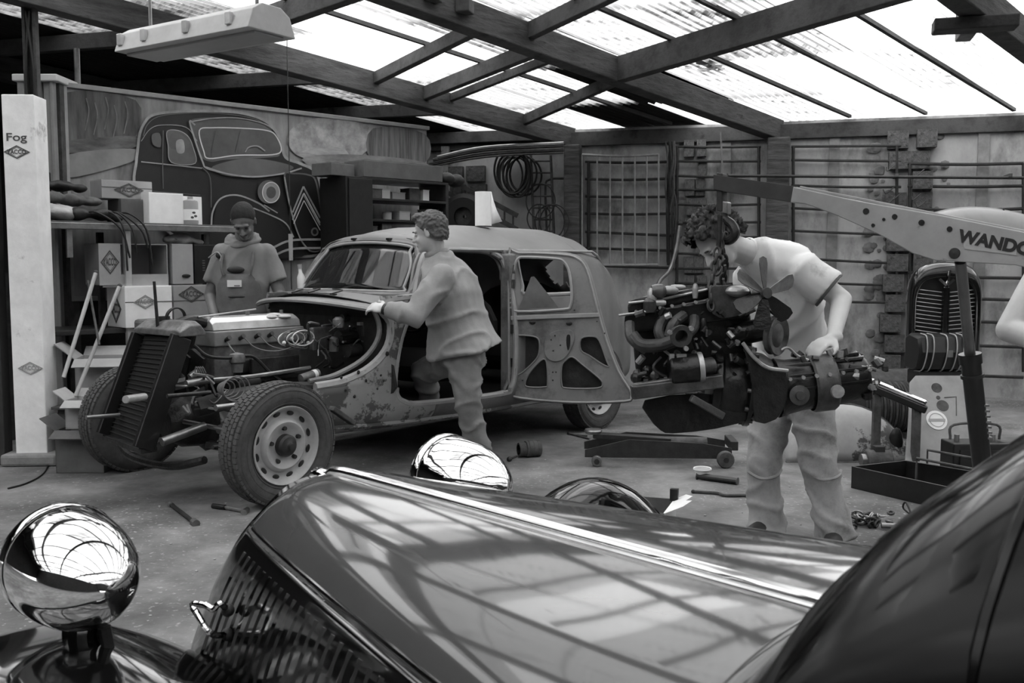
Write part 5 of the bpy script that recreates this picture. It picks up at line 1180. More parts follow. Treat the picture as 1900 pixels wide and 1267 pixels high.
# headlamps
def lampf(y,x,lab):
    c=V((x,y,.76)); pr=[(.0,-.115),(.085,-.112),(.104,-.10),(.1085,-.09),(.107,-.075),(.1085,-.06),(.106,-.02),(.098,.03),(.082,.075),(.060,.110),(.034,.135),(.012,.146),(0,.148)]
    pts=[(q.x,q.y) for q in catmull([V((a,b,0)) for a,b in pr[5:]],6)]
    o=G().lathe([(.107,-.075)]+pts,c,X3,48).build('headlamp_shell',M_chrome,fc,smooth=180,local=True)
    G().lathe([(.104,-.10),(.1115,-.097),(.1125,-.085),(.1095,-.072)],c,X3,48).build('lamp_rim',M_chrome,o,local=True,smooth=180)
    G().lathe([(0,-.125),(.06,-.118),(.104,-.098)],c,X3,32).build('lamp_lens',mat('lens_glass',.8,.1),o,local=True,smooth=180)
    G().tube([c+V((0,0,-.09)),c+V((0,0,-.13)),c+V((.01,.02*(1 if y<0 else -1),-.19))],.032,n=12).build('lamp_stalk',M_gl,fc,local=True)
    G().cyl(c+V((.03,.03,-.10)),c+V((.03,.04,-.17)),.012,n=8).build('stalk_bolt',M_dark,fc,local=True); G().cyl(c+V((-.04,.0,-.10)),c+V((-.04,.0,-.15)),.010,n=8).build('stalk_bolt',M_dark,fc,local=True)
lampf(-.535,.03,''); lampf(.455,-.06,'')
# wings
def wing(sd,y0,y1,top):
    rings=[]
    for i in range(21):
        k=i/20; y=y0+(y1-y0)*k; inn=max(0,(k-.55)/.45); outr=max(0,(.25-k)/.25)
        h=top-.16*inn**1.4-.20*outr**2; R_=.44-.05*outr**2
        rings.append([V((-.02-R_*math.cos(a)*(1 if math.cos(a)>0 else 1.5),sd*y,.30+(h-.30)*max(-.4,math.sin(a))-(0 if math.cos(a)>0 else .03*(math.cos(a)**2)))) for a in [math.radians(-25+ (205)*j/32) for j in range(33)]])
    o=G().loft(rings,False).build('front_wing',M_gl,fc,smooth=180,local=True,solid=.006)
    G().tube(rings[0],.008,n=6,sm=0).build('wing_edge',M_gl,o,local=True)
wing(-1,.86,.22,.625); wing(1,.86,.30,.60)
def swh(x,y,nm,k):
    c=V((x,y,.335*k)); w=wheel(fc,c,(0,1 if y>0 else -1,0),nm); w.matrix_local=MX.Translation(c)@MX.Diagonal((k,k,k,1))@MX.Translation(-c)
for s in (-1,1):
    swh(-.02,s*.64,'front_wheel',.80)
# front bumper
# scuttle, screen and cabin
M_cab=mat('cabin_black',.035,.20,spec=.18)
TC=[(1.235,.872),(1.26,.885),(1.30,.945),(1.35,1.025),(1.40,1.10),(1.45,1.145),(1.52,1.195),(1.62,1.25),(1.75,1.31),(2.0,1.37),(2.5,1.39),(3.0,1.30),(3.3,1.05),(3.45,.7)]
def cabs(x):
    T=lerp(TC,x); hw=min(.44+.25*(x-1.23),.60); tw=hw*(.96 if T<1 else .96-.25*(T-1)/.4)
    zs=.80+(T-.87)*.35 if T>.87 else .80-(.87-T)*.8
    pts=[(hw,.34),(hw+.03,min(.58,zs-.1)),(hw,zs-.05),(tw*.97,zs),(tw*.85,zs+(T-zs)*.45),(tw*.55,zs+(T-zs)*.82),(0,T)]
    h=catmull([V((0,-a,b)) for a,b in pts],5); return [V((x,q.y,q.z)) for q in h]+[V((x,-q.y,q.z)) for q in reversed(h[:-1])]
xs=[1.235,1.25,1.27,1.295,1.32,1.345,1.37,1.40,1.43,1.46,1.49,1.53,1.58,1.65,1.75,1.9,2.1,2.4,2.7,2.95,3.1,3.25,3.4,3.45]
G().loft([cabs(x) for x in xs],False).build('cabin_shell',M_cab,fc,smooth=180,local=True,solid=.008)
G().tube([V((1.238+.06*(y/.4)**2,y,.876-.06*(abs(y)/.45)**3)) for y in [-.44+.055*i for i in range(17)]],.006,n=8,sm=0).build('bonnet_seal',M_black,fc,local=True)
def scrr(x,a=14): 
    r=cabs(x); m=len(r)//2; return [q+V((-.003,0,.004)) for q in r[m-a:m+a+1]]
sx_=[1.36,1.39,1.42,1.45,1.48,1.51,1.54]
pr_=[scrr(x,12) for x in sx_]
G().loft(pr_,False).build('windscreen_pane',mat('dark_glass',.03,.10,spec=.22),fc,smooth=180,local=True)
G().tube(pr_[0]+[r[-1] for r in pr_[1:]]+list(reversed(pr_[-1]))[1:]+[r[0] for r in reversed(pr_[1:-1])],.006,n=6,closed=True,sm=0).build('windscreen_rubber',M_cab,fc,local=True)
for s in (-1,1):
    swh(2.75,s*.60,'rear_wheel',.9)
    G().beam(V((.5,s*.62,.28)),V((2.4,s*.66,.28)),.22,.03).build('running_board',M_black,fc,local=True,smooth=0,bevel=.01)
# ================= CRANE =================
M_cr=mat('crane_paint',.58,.5,var=.05,scale=5,g2=.42,thr=.66,soft=.06,scale2=6)
tip=P(1343,345,4.15); e=P(1900,452,3.45); bd=(e-tip).normalized(); bup=V((bd.y*0,0,1)); bn=bd.cross(Z3).normalized(); bz=bn.cross(bd)  # bn toward camera?
if bn.y>0: bn=-bn
def BP(px,py,off=0.): 
    return PL(px,py,tip+bn*off,bn)
hoist=thing('engine_crane',(e.x+.75,e.y-.1,0),'pale workshop crane whose tapered boom reaches in from the right edge','crane')
def boomplate(pts,off,th): return G().plate([[((BP(*p)-tip).dot(bd),(BP(*p)-tip).dot(bz)) for p in pts]],lambda u,v,k:tip+bd*u+bz*v+bn*(off-th*k),1)
inner=boomplate([(1330,325),(1484,347),(1478,377),(1352,357),(1330,352)],.035,.07).build('boom_extension',mat('crane_dark',.17,.55,var=.05,scale=7),hoist,smooth=0,bevel=.004)
pl_=[(1481,348),(1600,374),(1760,402),(1890,428),(2010,452),(2010,520),(1890,492),(1790,486),(1745,484),(1700,470),(1640,436),(1560,400),(1502,379),(1476,377)]
outer=boomplate(pl_,.055,.11).build('boom_sleeve',M_cr,hoist,smooth=0,bevel=.006)
for a,b in ((pl_[0],pl_[3]),): 
    G().beam(BP(1484,349,.03)+bz*.003,BP(2005,452,.03)+bz*.003,.012,.012).build('boom_edge',M_cr,hoist,smooth=0,bevel=.003)
for (px,py,r) in ((1660,402,.010),(1710,413,.011),(1762,425,.010),(1620,418,.007),(1640,407,.006),(1607,392,.012)):
    c=BP(px,py,.056); G().lathe([(0,0),(r,0),(r,.002),(0,.002)],c,bn,16).build('bolt_hole',M_black,outer)
G().lathe([(0,0),(.02,0),(.018,.006),(0,.008)],BP(1771,470,.055),bn,20).build('pivot_cap',M_dark,outer)
c=BP(1846,451,.0565)
tb=G().plate([[((BP(*p)-tip).dot(bd),(BP(*p)-tip).dot(bz)) for p in ((1792,432),(1892,450),(1892,474),(1796,462))]],lambda u,v,k:tip+bd*u+bz*v+bn*(.0575-.003*k),1).build('name_plate',M_card,outer,smooth=0)
text('WANDO',.060,c+bn*.0015,bd,bz,mat('name_ink',.10,.6),outer,'lettering',.001,wx=1.0,bold=.05)
# dark cross band near the tip, hook head
c=BP(1336,372,.0)
G().box(c+bz*.035-bd*.0,(.028,.05,.16),(bd,bn,Z3)).build('tip_bracket',M_dark,hoist,smooth=0,bevel=.004)
G().box(BP(1347,385),(.032,.04,.05),(bd,bn,Z3)).build('shackle_block',M_steel,hoist,smooth=0,bevel=.004)
G().cyl(BP(1341,328),BP(1337,245),.004,n=6).build('tension_wire',M_steel,hoist)
hx=BP(1345,392)
G().tube([hx,hx-Z3*.03,hx+bd*.035-Z3*.05,hx+bd*.05-Z3*.085,hx+bd*.02-Z3*.12,hx-bd*.02-Z3*.115,hx-bd*.035-Z3*.085,hx-bd*.04-Z3*.06],lambda k:.021-.010*abs(k-.4),n=10,sm=5).build('hook',M_oily,hoist)
# ram and column
r0=BP(1782,486); r1=P(1800,660,3.75); r2=P(1822,860,3.78)
G().cyl(r0,r1,.020,n=18).build('ram_rod',mat('ram_steel',.45,.3,metal=.7,var=.05),hoist)
cy=G().cyl(r1+(r1-r2).normalized()*.0,r2+(r2-r1)*.25,.036,n=22).build('ram_cylinder',M_black,hoist,bevel=.004)
G().cyl(r1+(r2-r1)*-.02,r1+(r2-r1)*.07,.042,n=22).build('ram_collar',M_black,cy); G().cyl(r1+(r2-r1)*.17,r1+(r2-r1)*.2,.043,n=22).build('ram_ring',M_dark,cy)
for i in range(7): q=r1+(r2-r1)*(.45+.05*i)+V((.03,-.02,0)); G().box(q,(.02,.02,.008)).build('pump_tooth',M_steel,cy,smooth=0)
ft=r2+(r2-r1)*.25
colx=BP(2000,480); G().box((colx.x+.05,colx.y,colx.z/2+.02),(.10,.10,colx.z)).build('column',M_cr,hoist,smooth=0,bevel=.008)
G().beam(V((colx.x,colx.y,max(.3,ft.z))),ft,.05,.06).build('ram_foot_arm',M_dark,hoist,smooth=0,bevel=.004)
for s in (-.25,.35):
    G().beam(V((colx.x+.05,colx.y+s*.6,.09)),V((colx.x-1.0,colx.y+s*1.2+.35,.09)),.07,.07).build('base_leg',M_dark,hoist,smooth=0,bevel=.006)
    wz=G().lathe([(.012,-.02),(.045,-.02),(.05,0),(.045,.02),(.012,.02)],V((colx.x-.98,colx.y+s*1.2+.35,.05)),Y3,16).build('castor',M_black,hoist)
# ================= HANGING CHAIN =================
ED=4.12
def Q(px,py,d=0.): return P(px,py,ED+d)
hk=hx-Z3*.10
chain=thing('load_chain',hk,'heavy iron load chain hanging from the crane hook to the engine','chain')
def link(c,d,k,r=.0055,l=.022,w=.012):
    x,y,z=basis(d); s=x if k else y; return G().tube([c+z*(l*math.cos(a))+s*(w*math.sin(a)) for a in [q*math.pi/5 for q in range(10)]],r,n=6,closed=True,sm=2)
def chainrun(pts,nm='link',step=.031,r=.0055):
    p=catmull(pts,8); acc=0; k=0; last=p[0]; src=[]
    for a,b in zip(p,p[1:]):
        L=(b-a).length
        while acc<=L and L>0:
            c=a+(b-a)*(acc/L); link(c,(b-a),k%2,r=r).build(nm,M_dark,chain); k+=1; acc+=step
        acc-=L
chainrun([hk+V((.0,0,0)),Q(1337,440),Q(1338,465,-.01)],step=.033)
G().tube([Q(1336,400,-.01),Q(1335,430,-.01),Q(1333,462,-.01)],.011,n=8).build('sling_bar',M_oily,chain); G().tube([Q(1342,412,.02),Q(1341,462,.02)],.008,n=8,sm=0).build('sling_bar',M_steel,chain)
chainrun([Q(1330,468,-.03),Q(1326,490,-.05),Q(1322,520,-.08),Q(1318,548,-.12),Q(1320,575,-.14)],r=.0065)
chainrun([Q(1342,468,0),Q(1345,495,.03),Q(1342,520,.05),Q(1345,540,.05)],r=.0065)
chainrun([Q(1336,470,-.02),Q(1334,500,-.07),Q(1326,512,-.08)],r=.006)
# ================= HANGING ENGINE =================
en=thing('hanging_engine',(Q(1380,640).x,ED,Q(1380,780).z),'dark oily engine and gearbox hanging from the crane chain','engine')
def tilt(a,b): # frame along a->b, n to camera
    x=(b-a).normalized(); n=V((0,-1,0)); n=(n-x*n.dot(x)).normalized(); return x,n,n.cross(x)*-1 if (n.cross(x)).z<0 else n.cross(x)
M_e=mat('engine_black',.11,.28,metal=.25,var=.05,scale=14,bump=.3); M_e2=mat('engine_grey',.28,.38,metal=.35,var=.10,scale=11,bump=.3); M_e3=mat('engine_light',.62,.35,metal=.5,var=.12,scale=12,bump=.2)
def slab(pts,d0,th,m,name,parent=en,bev=.008,sm=0):
    """a casting whose outline is drawn in the picture plane at its own depth"""
    return G().plate([rnd2(pts,sm) if sm else pts],lambda x,y,k:Q(x,y,d0+th*k),1).build(name,m,parent,smooth=30 if sm else 0,bevel=bev)
# rocker cover, cylinder head, block
rcv=slab([(1164,566),(1172,556),(1200,549),(1310,531),(1318,536),(1318,553),(1230,572),(1166,582)],-.06,.14,M_e,'rocker_cover',bev=.012)
slab([(1160,583),(1322,556),(1392,548),(1396,560),(1390,590),(1300,600),(1175,618),(1158,600)],-.08,.20,M_e,'cylinder_head')
slab([(1172,612),(1300,596),(1392,580),(1396,650),(1320,690),(1225,705),(1180,690)],-.05,.24,M_e,'engine_block',bev=.015)
G().tube([Q(1166,562,-.07),Q(1230,555,-.07),Q(1316,536,-.07)],.006,n=6,sm=0).build('cover_flange',M_e3,en)
slab([(1318,536),(1334,530),(1370,528),(1390,534),(1394,556),(1380,580),(1350,590),(1322,582)],-.12,.22,M_e2,'thermostat_housing',sm=2)
G().ell(Q(1368,540,-.12),(.05,.05,.025),n=16,m=10).build('thermostat_cap',M_e3,en)
for i,(px,py,r,m) in enumerate(((1222,540,.03,M_e2),(1210,548,.02,M_e3),(1245,538,.018,M_e3),(1206,566,.028,M_e2),(1222,562,.016,M_e3),(1290,540,.012,M_e3),(1258,533,.012,M_e3),(1305,604,.014,M_e2))):
    c=Q(px,py,-.09); G().lathe([(0,-.03),(r*.8,-.03),(r,-.015),(r,.015),(r*.6,.03),(0,.032)],c,Z3 if i%2 else X3,14).build('carburettor_part',m,en)
for i in range(9): q=Q(1180+i*22,578-i*3.5,-.09); G().cyl(q,q-Y3*.02,.007,n=8).build('head_bolt',M_e3,en)
G().tube([Q(1148,585,-.1),Q(1170,582,-.1),Q(1210,577,-.1)],.006,n=6).build('fuel_pipe',M_steel,en)
# exhaust manifold: runners and open flange
mf=G().tube([Q(1172,622,-.14),Q(1190,640,-.16),Q(1225,640,-.17),Q(1250,632,-.18)],.028,n=12).build('exhaust_manifold',mat('manifold_iron',.21,.55,metal=.2,var=.08,scale=9,bump=.3),en)
for (a,b,c) in (((1168,600),(1172,628),(1200,650)),((1232,590),(1222,615),(1235,640)),((1268,585),(1250,600),(1240,625)),((1288,590),(1286,610),(1262,628))):
    G().tube([Q(*a,-.10),Q(*b,-.15),Q(*c,-.16)],.022,n=10).build('exhaust_runner',MATS['manifold_iron'],mf)
c=Q(1263,623,-.24); ax=V((.15,-1,-.15)).normalized()
G().lathe([(.026,-.06),(.030,-.01),(.045,0),(.045,.012),(.026,.012),(.026,-.06)],c,ax,24).build('exhaust_outlet',MATS['manifold_iron'],mf)
for dx,dz in ((-.045,.015),(.04,.03),(.02,-.05)): G().cyl(c+V((dx,0,dz)),c+V((dx,-.02,dz)),.010,n=8).build('flange_stud',M_e3,mf)
G().lathe([(0,0),(.025,0),(0,.001)],c-ax*.03,ax,20).build('port_shadow',M_black,mf)
rd=random.Random(77)
for i in range(46):
    px,py=rd.uniform(1175,1395),rd.uniform(575,700); q=Q(px,py,-.13+rd.uniform(-.02,.03)); d=V((rd.uniform(-1,1),-.4,rd.uniform(-1,1))).normalized()
    G().cyl(q,q+d*rd.uniform(.015,.05),rd.uniform(.005,.016),n=8).build('engine_fitting',rd.choice([M_e,M_e2,M_e2,M_oily,M_e3 if i%5==0 else M_e]),en)
# fan
fcn=Q(1419,544,-.20); fa=V((.35,-1,.1)).normalized(); fx,fy,_=basis(fa)
hub=G().cyl(fcn-fa*.06,fcn+fa*.02,.022,n=16).build('fan_hub',M_e2,en)
for k,ang in enumerate((92,150,205,262,318,22)):
    t=math.radians(ang); r=V((math.cos(t),0,math.sin(t))); r=(r-fa*r.dot(fa)).normalized(); tg=fa.cross(r)
    tw=(tg*.85+fa*.5).normalized(); nb=r.cross(tw)
    G().plate([[(.02,-.012),(.05,-.022),(.12,-.036),(.142,-.030),(.150,.0),(.142,.030),(.12,.036),(.05,.022),(.02,.012)]],lambda u,v,q,r=r,tw=tw,nb=nb:fcn+r*u+tw*v+nb*.003*q,1).build('fan_blade',M_e2 if k in(0,1) else M_e3 if k in (5,) else M_e,hub,smooth=0)
G().tube([Q(1395,560,-.05),Q(1405,552,-.1),fcn-fa*.05],.025,n=10).build('water_pump',M_e2,en)
# dynamo with pulley
a,b=Q(1362,622,-.05),Q(1428,608,-.10); G().cyl(a,b,.048,n=24).build('dynamo',M_e,en,bevel=.006)
pa=V((.80,-.75,-.05)).normalized(); pc=Q(1440,622,-.14)
pu=G().lathe([(0,-.02),(.03,-.02),(.055,-.018),(.082,-.015),(.078,0),(.084,.013),(.08,.017),(.05,.008),(.03,.015),(0,.015)],pc,pa,30).build('dynamo_pulley',M_e2,en)
G().tube([pc+Z3*.08,Q(1424,570,-.16),Q(1421,545,-.17),Q(1426,600,-.15),Q(1430,650,-.14)],.007,n=6).build('fan_belt',M_black,en)
# bell housing and gearbox
ba=Q(1316,710,.03); bx_=(Q(1450,722,.0)-ba).normalized()
bh=G().lathe([(0,0),(.150,0),(.165,.004),(.170,.012),(.170,.035),(.160,.042),(.156,.05),(.158,.10),(.153,.145),(.150,.15),(.172,.155),(.172,.172),(.150,.178),(.146,.21),(.125,.25),(.122,.30),(0,.30)],ba,bx_,40).build('bell_housing',M_e,en,smooth=35)
for i in range(12):
    t=i*math.pi/6; u_,v_,_=basis(bx_); q=ba+(u_*math.cos(t)+v_*math.sin(t))*.160+bx_*.16; G().cyl(q-bx_*.02,q+bx_*.025,.009,n=8).build('housing_bolt',M_e2,bh)
    q=ba+(u_*math.cos(t)+v_*math.sin(t))*.16; G().cyl(q-bx_*.012,q+bx_*.02,.009,n=8).build('housing_bolt',M_e2,bh)
G().plate([rnd2([(1380,640),(1400,664),(1420,680),(1460,686),(1460,740),(1440,778),(1400,782),(1396,720)],2)],lambda x,y,k:Q(x,y,-.16+.26*k),1).build('clutch_casing',M_e,en,smooth=30,bevel=.02)
G().tube([Q(1378,636,-.19),Q(1400,664,-.19),Q(1425,682,-.19),Q(1462,688,-.18)],.008,n=7).build('casing_lip',M_e3,bh)
secg=lambda k:[(k*.085*math.cos(t),k*.095*math.sin(t)) for t in [i*math.pi/8 for i in range(16)]]
ga,gb=Q(1440,720,-.02),Q(1606,700,-.02); gx=(gb-ga).normalized(); gz=Z3-gx*gx.z; gz.normalize(); gy=gz.cross(gx)
L_=(gb-ga).length
gbx=G().loft([[ga+gx*(L_*s)+gy*p+gz*q for p,q in secg(k)] for s,k in ((0,1.35),(.1,1.25),(.25,1.15),(.42,1.12),(.46,1.28),(.58,1.28),(.60,1.1),(.95,1.05),(1,.9))],True,True).build('gearbox',M_e,en,smooth=40)
for i in range(9):
    t=math.radians(-60+i*30); d=gy*math.cos(t)*.10+gz*math.sin(t)*.11; d=-d if d.y>0.09 else d
    G().beam(ga+gx*.02+d,ga+gx*L_*.95+d*.95,.012,.014).build('casting_rib',M_e2 if i%3==0 else M_e,gbx,smooth=0,bevel=.003)
G().lathe([(.115,-.05),(.122,-.04),(.122,.04),(.115,.05)],ga+gx*L_*.5,gx,24).build('gearbox_band',M_e2,gbx)
G().lathe([(0,0),(.04,0),(.042,.012),(.02,.018),(.018,.03),(0,.03)],ga+gx*.06-gz*.02+gy*(.12 if gy.y<0 else -.12),-Y3,20).build('cover_cap',M_e2,gbx)
for i in range(7): q=ga+gx*(.03+i*.055)-Y3*.115+gz*.05; G().cyl(q,q-Y3*.014,.008,n=8).build('case_bolt',M_e3,gbx)
G().lathe([(0,0),(.028,0),(.026,.018),(0,.02)],Q(1553,726,-.15),-Y3,16).build('filler_plug',M_e3,gbx)
rd=random.Random(17)
for i in range(26):
    q=Q(rd.uniform(1590,1625),rd.uniform(662,728),rd.uniform(-.12,.02)); r=rd.uniform(.008,.022)
    G().cyl(q,q+V((rd.uniform(-.05,.05),rd.uniform(-.03,.02),rd.uniform(-.03,.03))),r,n=8).build('shaft_fitting',rd.choice([M_e2,M_e3,M_e,M_oily]),gbx)
for i in range(14):
    q=Q(rd.uniform(1470,1600),rd.uniform(655,672),rd.uniform(-.12,.02)); G().cyl(q,q+V((rd.uniform(-.03,.03),0,rd.uniform(.0,.03))),rd.uniform(.008,.018),n=8).build('selector_part',rd.choice([M_e2,M_e3,M_e]),gbx)
G().tube([Q(1436,660,-.12),Q(1460,645,-.12),Q(1480,660,-.1),Q(1500,668,-.1)],.006,n=6).build('breather_pipe',M_e3,gbx)
# starter motor at left, sump, chassis rail
a,b=Q(1242,688,-.16),Q(1298,682,-.16); stm=G().cyl(a,b,.062,n=24).build('starter_motor',M_e,en,bevel=.01)
G().lathe([(.05,-.01),(.064,-.008),(.066,.0),(.064,.012),(.05,.014)],b,(b-a),24).build('starter_ring',M_e3,stm); G().cyl(b,Q(1322,678,-.14),.035).build('starter_nose',M_e2,stm)
for dx in (0,.03,.05): G().box(Q(1246,662,-.18)+V((dx,0,-.01*dx)),(.02,.02,.025)).build('starter_terminal',M_e3,stm,smooth=0)
slab([(1196,742),(1300,730),(1400,745),(1395,775),(1330,795),(1250,804),(1225,798),(1202,772)],-.10,.26,M_e,'oil_sump',sm=2,bev=.02)
G().beam(Q(1172,728,-.18),Q(1340,706,-.16),.05,.055).build('engine_bearer',M_e2,en,smooth=0,bevel=.005)
G().beam(Q(1178,716,-.14),Q(1250,705,-.12),.05,.02).build('bearer_plate',M_e3,en,smooth=0,bevel=.004)
G().beam(Q(1282,738,-.2),Q(1342,772,-.18),.03,.03).build('stay_bar',M_e2,en,smooth=0,bevel=.004)
for i in range(8):
    a=(rd.uniform(1180,1330),rd.uniform(640,700)); G().tube([Q(*a,-.1),Q(a[0]+rd.uniform(-30,30),a[1]+20,-.12),Q(a[0]+rd.uniform(-20,40),a[1]+rd.uniform(20,45),-.1)],.006,n=6).build('pipe',rd.choice([M_e2,M_e,M_e3]),en)
for i in range(8):
    G().ell(Q(rd.uniform(1180,1240),rd.uniform(680,715),-.1),rd.uniform(.012,.03),n=8,m=6).build('bracket_knuckle',rd.choice([M_e,M_e2]),en)
# ================= THINGS ON THE FLOOR =================
def rodthing(name,label,cat,a,b,r,m,r2=None,z=None):
    p,q=PG(*a),PG(*b); z=z or r; p.z=q.z=z; t=thing(name,(p+q)/2-Z3*z,label,cat); G().cyl(p,q,r,r2 or r,12).build('shaft',m,t); return t,p,q
t,p,q=rodthing('socket_wrench','dark socket wrench lying alone on the floor near the black car headlamp','wrench',(318,940),(362,974),.011,M_dark)
G().cyl(q-(q-p)*.06,q+(q-p)*.05,.020,n=12).build('socket',M_rust,t); G().cyl(p-(q-p)*.05,p+(q-p)*.03,.015,n=10).build('head',M_steel,t)
t,p,q=rodthing('hammer','small hammer with dark grip lying by the front tyre','hammer',(395,943),(418,946),.014,M_black)
r=PG(455,953); r.z=.014; G().cyl(q,r,.009,n=10).build('neck',M_steel,t); G().cyl(r-V((.0,.03,0)),r+V((.0,.03,0)),.016,n=12).build('hammer_head',M_steel,t)
c=PG(975,848); t=thing('metal_canister',c,'short dark metal canister lying on its side behind the far headlamp','canister'); ax=V((.75,.25,0)).normalized(); c=c+Z3*.055
G().lathe([(.035,-.05),(.046,-.05),(.047,-.045),(.047,-.002),(.054,.0),(.055,.10),(.05,.105),(0,.106)],c,ax,24).build('body',M_rust,t); G().lathe([(.035,-.048),(.034,.03),(0,.03)],c,ax,20).build('inside',M_black,t)
for k in (.02,.05,.08): G().lathe([(.054,k-.003),(.057,k),(.054,k+.003)],c,ax,24).build('rib',M_rust,t)
c2=PG(945,856); t=thing('small_valve',c2,'tiny dark valve lying at the mouth of the canister','valve'); G().ell(c2+Z3*.015,.018,n=10,m=7).build('body',M_dark,t); G().cyl(c2+Z3*.012,c2+V((.05,.03,.03)),.007,n=8).build('stem',M_dark,t)
t,p,q=rodthing('pliers','thin open pliers on the floor near the rear wheel of the stripped car','pliers',(1055,806),(1094,816),.007,M_steel)
q2=PG(1090,810); q2.z=.007; G().cyl(p+(q-p)*.2,q2,.006,n=8).build('handle',M_steel,t); G().ell(p,.014,n=8,m=6).build('jaw',M_dark,t)
c=PG(1303,888); t=thing('plastic_tub',c,'small white plastic tub on the floor under the engine','tub'); G().lathe([(0,0),(.040,0),(.048,.055),(.054,.06),(.054,.068),(.047,.066),(.038,.006),(0,.006)],c,Z3,28).build('tub',M_white,t); G().lathe([(.048,.058),(.056,.058),(.056,.064),(.048,.066)],c,Z3,28).build('rim',M_cardw,t)
t,p,q=rodthing('rubber_sleeve','thick short black rubber sleeve lying in front of the white tub','sleeve',(1294,889),(1368,899),.020,M_black)
for e_ in (p,q): G().cyl(e_-(q-p)*.012,e_+(q-p)*.012,.023,n=14).build('end_ring',M_rust,t)
t=thing('bent_bar',PG(1340,918),'thin dark bent bar on the floor left of the mechanic jeans','bar'); G().tube([PG(1286,915)+Z3*.01,PG(1330,918)+Z3*.01,PG(1345,922)+Z3*.01,PG(1385,922)+Z3*.01],.009,n=8).build('bar',M_rust,t); G().ell(PG(1286,915)+Z3*.01,.012,n=8,m=6).build('end_knob',M_dark,t)
t=thing('spare_chain',PG(1610,970),'heap of chain and steel rod on the floor right of the mechanic','chain')
for i in range(34):
    c=PG(rd.uniform(1582,1655),rd.uniform(962,984))+Z3*rd.uniform(.01,.04); link(c,V((rd.uniform(-1,1),rd.uniform(-1,1),rd.uniform(-.3,.3))),i%2,r=.006,l=.024,w=.014).build('link',M_dark if i%3 else M_steel,t)
G().cyl(PG(1635,982)+Z3*.02,PG(1735,986)+Z3*.02,.014,n=10).build('steel_rod',M_steel,t); G().ell(PG(1580,972)+Z3*.02,(.04,.03,.02),n=12,m=8).build('clevis',M_e3,t)
t=thing('hook_wire',PG(1690,975),'thin upright bent wire standing beside the chain heap','wire'); G().tube([PG(1672,985)+Z3*.01,PG(1690,975)+Z3*.04,PG(1680,968)+Z3*.10,PG(1676,965)+Z3*.06,PG(1705,972)+Z3*.02],.005,n=6).build('wire',M_dark,t); G().ell(PG(1690,975)+Z3*.045,.01,n=8,m=6).build('knot',M_dark,t)
# cable at left, loose wing and box behind the bonnet
t=thing('floor_cable',PG(60,890),'thin black cable curling from the pillar foot across the floor','cable'); G().tube([PG(15,908)+Z3*.006,PG(50,898)+Z3*.006,PG(80,880)+Z3*.006,PG(98,852)+Z3*.006,PG(125,845)+Z3*.006],.006,n=6).build('cord',M_black,t); G().tube([PG(150,862)+Z3*.006,PG(180,850)+Z3*.006,PG(215,836)+Z3*.006],.006,n=6).build('cord',M_black,t)
c=PG(1090,985); 
def loose():
    t=thing('loose_wing',PG(1090,960),'loose glossy black car wing lying on the floor behind the bonnet','car wing'); rings=[]
    for i in range(15):
        k=i/14; b=P(985+k*245,935+k*25,4.6); h=.02+.20*math.sin(math.pi*min(1,k*.9+.08))**.7; z0=PG(1000,1000).z
        rings.append([V((b.x,4.72-.5*(j/8),.03+h*1.25*math.sin(math.pi*(.12+.88*j/8)))) for j in range(9)])
    G().loft(rings,False).build('skin',M_gl,t,smooth=180,solid=.006); G().tube([r[-1] for r in rings],.012,n=6,sm=0).build('rolled_edge',M_chrome,t); G().tube([r[4] for r in rings],.006,n=6,sm=0).build('crease',M_gl,t)
loose()
c=PG(1180,990); t=thing('torn_box',(c.x,c.y+.1,0),'long low dark box with a torn white end flap behind the bonnet','box')
a,b=PG(1095,985),PG(1232,998); d=(b-a).normalized(); nn_=V((-d.y,d.x,0)); L=(b-a).length
for (p,q) in ((a,b),(a+nn_*.3,b+nn_*.3)): G().beam(p+Z3*.06,q+Z3*.06,.01,.12).build('side',M_cardd,t,smooth=0)
for p in (a,b): G().beam(p+Z3*.06,p+nn_*.3+Z3*.06,.01,.12).build('end',M_cardd if p is a else M_cardw,t,smooth=0)
G().box((a+b)/2+nn_*.15+Z3*.01,(L,.3,.01),(d,nn_,Z3)).build('bottom',M_black,t,smooth=0)
fl_=G().plate([[(0,0),(.30,0),(.33,.06),(.22,.12),(.16,.09),(.10,.14),(.02,.10)]],lambda u,v,k:b+nn_*u+d*(v*.8+.004*k)+Z3*(.12+v*.35),1).build('torn_flap',M_cardw,t,smooth=0)
G().box(b+nn_*.27+Z3*.15,(.04,.03,.06),(d,nn_,Z3)).build('flap_corner',M_black,t,smooth=0)
t=thing('dark_wedge',P(1105,900,4.9),'small dark pointed scrap of metal on the floor behind the loose wing','metal scrap'); c=PG(1100,935); G().plate([[(-.08,0),(.06,0),(.045,.09),(.02,.11)]],lambda u,v,k:V((c.x+u,c.y+.1*v+.02*k,v)),1).build('scrap',M_dark,t,smooth=0); G().cyl((c.x-.08,c.y,.005),(c.x+.06,c.y,.005),.005).build('folded_edge',M_dark,t)
# small stones and chips
g=G()
for i in range(240):
    p=PG(rd.uniform(20,1750),rd.uniform(850,1260)); s=rd.uniform(.003,.009); g.ell((p.x,p.y,s*.4),(s,s*.8,s*.5),n=5,m=3)
g.build('floor_grit',M_card,fl,kind='stuff',smooth=0)
